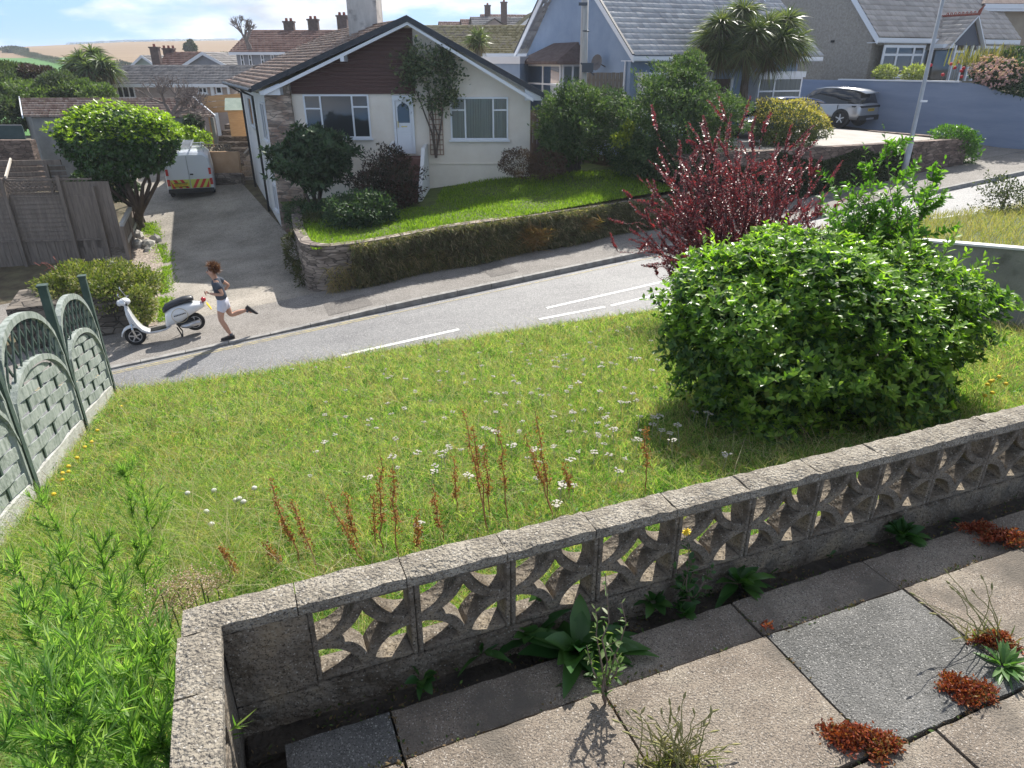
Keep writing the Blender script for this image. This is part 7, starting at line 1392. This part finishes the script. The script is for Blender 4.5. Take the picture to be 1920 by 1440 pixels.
# feathery tall weeds in front left
FEA = leafmat('feathery_leaves', [(.09, .19, .05), (.16, .29, .075), (.24, .37, .11), (.34, .43, .19)], .5, .5, .25, nsc=3)
def feathery(label, u, v, Y, base, n=380, w_=.0055, ln=.066, branches=9, sprd=.34):
    tp = aty(u, v, Y); b = np.array(base, float) if not isinstance(base, float) else np.array((tp[0]+random.uniform(-.06, .06), tp[1], tp[2]-base)); t = thing('feathery_weed', label, 'weed', b); main = arc_stem(b, tp, 0, 8, .012); stems = [main]
    for k in range(branches+6): i = random.randint(2, 7); q = main[i]; a = random.uniform(0, 6.28); f = (8.5-i)/5; stems.append(arc_stem(q, q+np.array((math.cos(a)*sprd*f*.6, math.sin(a)*sprd*f*.6, sprd*f*.9)), -.01, 4, .006))
    w = MB(); P = []; D = []
    for si, s in enumerate(stems):
        s = [np.array(p) for p in s]; w.tube(s, [(.006 if si == 0 else .0028)*(1-.7*i/(len(s)-1)) for i in range(len(s))], 5); m = n if si == 0 else 34
        for k in range(m): q = (.06+.9*rng.random()**.85)*(len(s)-1); i = min(int(q), len(s)-2); p = s[i]*(1-q+i)+s[i+1]*(q-i); ax = s[i+1]-s[i]; ax /= np.linalg.norm(ax); r = rng.normal(size=3); r -= ax*r.dot(ax); r /= np.linalg.norm(r); P.append(p); D.append(r*.55+ax*(.7+.5*rng.random()))
    w.build('stem', mat('green_stem', (.12, .2, .06), rough=.7), t); P, D = np.array(P), np.array(D); strips('foliage', FEA, t, P, D, ln*rng.uniform(.5, 1.15, len(P)), w_, rng.normal(size=(len(P), 3))*.02-np.array((0, 0, .02)), 3); return t
for (u, v, Y, h, br, lb) in ((70, 905, 2.9, 1.3, 10, 'tall feathery green weed nearest the left fence'), (225, 865, 4.0, .9, 9, 'bushy feathery weed standing in the lawn right of the fence'), (160, 985, 2.6, 1.1, 9, 'feathery weed with a drooping pale tip at the lower left'), (265, 900, 3.9, .85, 6, 'second feathery stem close behind the bushy one in the lawn'), (35, 1100, 1.9, 1.0, 9, 'feathery weed at the left photo edge above the bottom corner'), (125, 1120, 1.75, .9, 10, 'feathery weed between the fence and the corner of the wall'), (205, 1090, 2.1, .9, 8, 'upright feathery weed a little left of the brown flower heads'), (275, 1180, 1.6, .7, 9, 'feathery weed touching the outer face of the return wall'), (60, 1260, 1.35, .6, 10, 'feathery weed in the bottom left corner of the photo'), (180, 1290, 1.3, .6, 10, 'lowest feathery weed left of the return wall'), (310, 1260, 1.4, .6, 6, 'small feathery weed pressed against the return wall'), (120, 1370, 1.15, .45, 8, 'cut off feathery weed at the bottom edge of the photo'), (240, 1350, 1.2, .5, 8, 'dense feathery weed at the bottom edge beside the return wall'), (20, 1020, 2.3, 1.1, 7, 'feathery weed in front of the lowest fence panel'), (250, 1010, 3.0, .7, 6, 'low feathery weed in the lawn above the corner of the wall'), (85, 1190, 1.55, .8, 10, 'pale feathery weed second from the left edge of the photo'), (150, 1210, 1.5, .75, 9, 'broad feathery weed in the middle of the lower left mass'), (230, 1240, 1.45, .7, 9, 'feathery weed just left of the small one against the return wall'), (20, 1330, 1.2, .5, 8, 'feathery weed cut by the bottom left corner of the photo'), (300, 1380, 1.2, .45, 7, 'lowest feathery weed in the angle of the return wall'), (110, 1010, 2.4, 1.1, 9, 'feathery weed rising between the fence foot and the drooping pale one')):
    feathery(lb, u, v, Y, h, branches=br)
YB_ = leafmat('yarrow_brown', [(.28, .2, .14), (.4, .3, .22), (.5, .42, .34)], .2, .9, .1)
for k, (u, v) in enumerate([(300, 1105), (330, 1098), (362, 1108), (375, 1085), (318, 1125), (290, 1140), (350, 1130), (345, 1078), (385, 1100), (312, 1150), (285, 1165), (405, 1092)]):
    c = aty(u, v, 2.15+.25*random.random()); b = c+np.array((random.uniform(-.03, .03), random.uniform(-.05, .1), -.75)); t = thing('faded_yarrow', 'faded brown flat topped yarrow heads beside the outer corner of the screen wall', 'weed', b, 'faded yarrow at the wall corner'); w = MB(); w.tube([b, (b+c)/2+(.01, 0, 0), c-(0, 0, .03)], .003, 5)
    for j in range(6): a = j*1.05; w.tube([c-(0, 0, .035), c+(.03*math.cos(a), .03*math.sin(a), 0)], .0015, 4)
    w.build('stem', YSTEM, t); m = 260; q = rng.normal(size=(m, 3))*np.array((.034, .034, .003)); quadleaf('flower_heads', YB_, t, c+q, rng.normal(size=(m, 3)), rng.normal(size=(m, 3)), np.full(m, .008), np.full(m, .007))
# ---------------------------------------------------------------- terrace weeds
DLEAF = leafmat('dock_leaves', [(.025, .08, .02), (.045, .12, .03), (.08, .17, .04)], .35, .35, .45, nsc=6, namt=.3); PROF = lambda s: math.sin(math.pi*min(1, s**.75))**.8 if 0 < s < 1 else .06
def tz(u, v, z=TZ): return atz(u, v, z)
def rosette(label, p, n, L_, W, m=DLEAF, name='dock_plant', el=(.15, 1.1), bend=-.35, seg=6, stalk=None, cat='weed'):
    t = thing(name, label, cat, p); a = rng.uniform(0, 6.28, n); e = rng.uniform(*el, n); D = np.stack([np.cos(a)*np.cos(e), np.sin(a)*np.cos(e), np.sin(e)], 1); n_ = len(a)
    P = np.array(p)+D*.01; Ln = L_*rng.uniform(.5, 1, n_); sidew = W*rng.uniform(.6, 1, n_)
    side = nrm(np.cross(D, np.array((0, 0, 1.0))+.25*rng.normal(size=(n_, 3)))); up_ = np.cross(side, D); V = []; ns = seg
    for k in range(ns+1):
        s = k/ns; c = P+D*(Ln*s)[:, None]+np.array((0, 0, bend))*(Ln*s*s)[:, None]; w_ = (sidew*.5*PROF(s))[:, None]; wav = (np.sin(s*14+a*3)*.12)[:, None]*w_; V += [c-side*w_+up_*(w_*.25+wav), c-up_*w_*.12, c+side*w_+up_*(w_*.25-wav)]
    V = np.stack(V, 1).reshape(-1, 3); b = np.arange(n_)[:, None]*(3*(ns+1)); F = []
    for k in range(ns): F += [np.concatenate([b+3*k, b+3*k+1, b+3*k+4, b+3*k+3], 1), np.concatenate([b+3*k+1, b+3*k+2, b+3*k+5, b+3*k+4], 1)]
    np_mesh('leaves', V, np.stack(F, 1).reshape(-1, 4), m, t, True); return t
G = TZ-.02
pd = tz(1085, 1225, G)
big = rosette('largest dock plant with crinkled leaves leaning on the middle of the screen block wall', pd, 30, .26, .085)
LRED = leafmat('reddening_leaves', [(.06, .1, .03), (.12, .12, .04), (.2, .06, .03)], .4, .4, .35)
stems = []
for (u, v, Y_) in ((1135, 1075, 0), (1115, 1140, 0), (1165, 1130, 0), (1160, 1200, -.1), (1100, 1210, -.1)):
    b = tz(1135, 1320, TZ); tp = aty(u, v, b[1]+.06+Y_*.5); stems.append(arc_stem(b, tp, 0, 6, .012))
stem_leaves('sow_thistle', 'leggy pale green weed growing from the slab joint in front of the dock', 'weed', stems, leafmat('sow_leaves', [(.08, .15, .05), (.14, .22, .07), (.2, .22, .12)], .4, .45, .3), 26, .035, .012, stemr=.004)
t = rosette('pair of broad rounded dock leaves lying in front of the dock plant', tz(1085, 1260, G), 5, .1, .085, el=(-.05, .5), bend=-.1)
for (u, v, n, L_, W, lb) in ((1385, 1095, 22, .17, .045, 'bushy dark weed at the foot of the wall in the middle of the gutter'), (1690, 1005, 34, .12, .045, 'leafy green clump spilling from the wall foot onto the paving at the right'), (905, 1225, 8, .12, .035, 'small dandelion leaves in the gutter left of the large dock'), (790, 1275, 9, .075, .035, 'lowest small leafy weed in the gutter near the wall corner'), (1280, 1150, 12, .09, .045, 'light green seedling hanging over the slab edge below the yellow flower'), (1225, 1130, 14, .1, .045, 'dark leafed seedling in the gutter right of the large dock'), (1000, 1195, 16, .2, .06, 'drooping dock leaves on the left side of the large dock')): rosette(lb, tz(u, v, G), n, L_, W, el=(.2, 1.2))
stems = []
for (u, v) in ((1287, 1000), (1290, 1030), (1262, 1060), (1340, 1060), (1300, 1075)): b = tz(1285, 1140, G); stems.append(arc_stem(b, aty(u, v, b[1]+.02), 0, 5, .01))
yf = stem_leaves('nipplewort', 'spindly weed with one yellow flower climbing the screen wall', 'weed', stems, DLEAF, 20, .04, .02, stemr=.003); w = MB(); p = aty(1287, 996, stems[0][-1][1]-.01)
for k in range(9): a = k*.7; w.beam(tuple(p), (p[0]+.014*math.cos(a), p[1]-.004, p[2]+.014*math.sin(a)), .006, .002)
w.build('flower', mat('yellow_petal', None), yf)
SED = leafmat('stonecrop_red', [(.12, .025, .015), (.26, .05, .025), (.36, .1, .05), (.2, .13, .05)], .25, .5, .35, nsc=14, namt=.4)
def mat_plant(label, u, v, ru, rv, n, m=SED, ln=.014, name='red_stonecrop', hgt=.03, grp=None, arms=9):
    p = tz(u, v); t = thing(name, label, 'weed', p, grp); P = []; k = arms
    for j in range(k):
        a = random.uniform(0, 6.28); r = random.uniform(.55, 1.05); m_ = n//k; s = rng.random(m_)**.7*r; P.append(np.stack([ru*s*math.cos(a)+rng.normal(size=m_)*ru*.13, rv*s*math.sin(a)+rng.normal(size=m_)*rv*.13, hgt*rng.random(m_)*(1.2-s)], 1))
    P = np.concatenate(P)+p; leafmesh('foliage', m, t, P, rng.normal(size=P.shape)+np.array((0, 0, .7)), rng.normal(size=P.shape), np.full(len(P), ln)*rng.uniform(.6, 1.2, len(P)), np.full(len(P), ln*.42)); return t
mat_plant('spreading red stonecrop nearest the bottom edge on the slab joint', 1618, 1385, .1, .085, 3400); mat_plant('red stonecrop between the grey slab and the green rosette', 1815, 1295, .085, .06, 2200); mat_plant('red stonecrop right above the green rosette', 1875, 1205, .1, .04, 1600); mat_plant('shaded red stonecrop at the far right edge of the paving', 1890, 1012, .14, .05, 1500, hgt=.04); mat_plant('dark red stonecrop in the wall shadow at the right', 1835, 992, .1, .03, 700)
mat_plant('tiny red sprig on the corner of the grey slab', 1437, 1178, .02, .02, 70)
rosette('green dandelion rosette growing out of the slab joint at the right edge', tz(1880, 1250), 46, .1, .02, m=leafmat('rosette_green', [(.06, .14, .04), (.12, .22, .07), (.2, .3, .13)], .35, .4, .35), name='green_rosette', el=(.05, 1.0), bend=-.2)
def wiry(label, pts, base_uv, z0=TZ, heads=True, m=None, grp=None):
    b = tz(*base_uv); t = thing('plantain_stems', label, 'weed', b, grp); w = MB(); P = []; 
    for (u, v) in pts:
        q = b+rng.normal(size=3)*np.array((.03, .015, 0)); tp = aty(u, v, q[1]+random.uniform(-.02, .03)); s = arc_stem(q, tp, .015, 6, .004); w.tube(s, [.0022, .002, .0018, .0016, .0014, .0012, .001], 4); 
        if heads: h = w; d_ = s[-1]-s[-2]; d_ /= np.linalg.norm(d_); w.tube([s[-1]-d_*.018, s[-1]-d_*.009, s[-1]+d_*.006], [.0018, .0036, .001], 6)
    w.build('stem', m or mat('straw_stem', (.2, .2, .08), (.3, .27, .12), sc=20), t)
    nn = 60; strips('leaves', leafmat('straw_leaves', [(.1, .14, .04), (.22, .22, .08), (.35, .3, .14)], .35, .6, .2), t, b+rng.normal(size=(nn, 3))*np.array((.04, .02, .003)), np.stack([rng.normal(size=nn), rng.normal(size=nn)*.6, np.abs(rng.normal(size=nn))*.8+.2], 1), rng.uniform(.03, .09, nn), .005, (0, 0, -.1), 3); return t
wiry('clump of wiry plantain seed stems at the bottom edge of the paving', [(1170, 1372), (1195, 1345), (1215, 1360), (1240, 1330), (1255, 1312), (1262, 1345), (1285, 1300), (1300, 1330), (1322, 1350), (1335, 1335), (1345, 1370), (1385, 1395), (1225, 1395), (1310, 1380), (1150, 1350), (1370, 1410)], (1268, 1436))
wiry('second thicker straw coloured clump behind the wiry stems at the bottom edge', [(1180+random.randint(-30, 200), 1330+random.randint(-15, 70)) for _ in range(24)], (1262, 1428))
wiry('fine pale grass stems leaning over the grey slab joint', [(1772, 1068), (1782, 1100), (1795, 1110), (1840, 1080), (1708, 1112), (1822, 1105), (1860, 1095), (1775, 1090), (1745, 1150), (1725, 1130)], (1850, 1200))

# scraps of leaf and moss in the gutter and the slab joints
n = 5200; T = rng.uniform(-.2, 4.2, n); Q = np.where(rng.random(n) < .6, rng.uniform(1.4, 1.525, n), np.where(rng.random(n) < .5, 1.2425, .7975)+rng.normal(size=n)*.012); zz = np.where(Q > 1.415, -.066, -.008)+.004*rng.random(n)+np.where(Q > 1.5, .02*rng.random(n), 0)
jx = rng.integers(0, 8, n); jm = rng.random(n) < .22; T = np.where(jm, .186+jx*SX+rng.normal(size=n)*.008, T); Q = np.where(jm, rng.uniform(.4, 1.4, n), Q); zz = np.where(jm, -.006, zz)
P = np.stack([ft((t, q, z)) for t, q, z in zip(T, Q, zz)]); kk = np.sin(T*9)+np.sin(T*23+Q*30)+rng.normal(size=n)*.5 > -.2; P = P[kk]; k = len(P)
tag(quadleaf('leaf_litter', leafmat('litter', [(.1, .07, .04), (.2, .14, .08), (.05, .08, .025), (.08, .13, .035)], .15, .8, .15, nsc=5, namt=.5), None, P, rng.normal(size=(k, 3))+np.array((0, 0, .25)), rng.normal(size=(k, 3))+np.array((0, 0, 1)), rng.uniform(.006, .018, k), rng.uniform(.004, .009, k)), 'bits of dead leaf and moss in the gutter and slab joints', 'leaf litter', kind='stuff')
for k, (u, v) in enumerate(((850, 1250), (1160, 1165), (1440, 1075), (1550, 1045), (1620, 1020), (1780, 975), (940, 1215), (1330, 1110))): rosette('small seedling in the dark gutter at the foot of the screen block wall', tz(u, v, TZ-.07), 7, .05, .02, name='seedling', el=(.2, 1.2)).__setitem__('group', 'seedlings along the gutter')
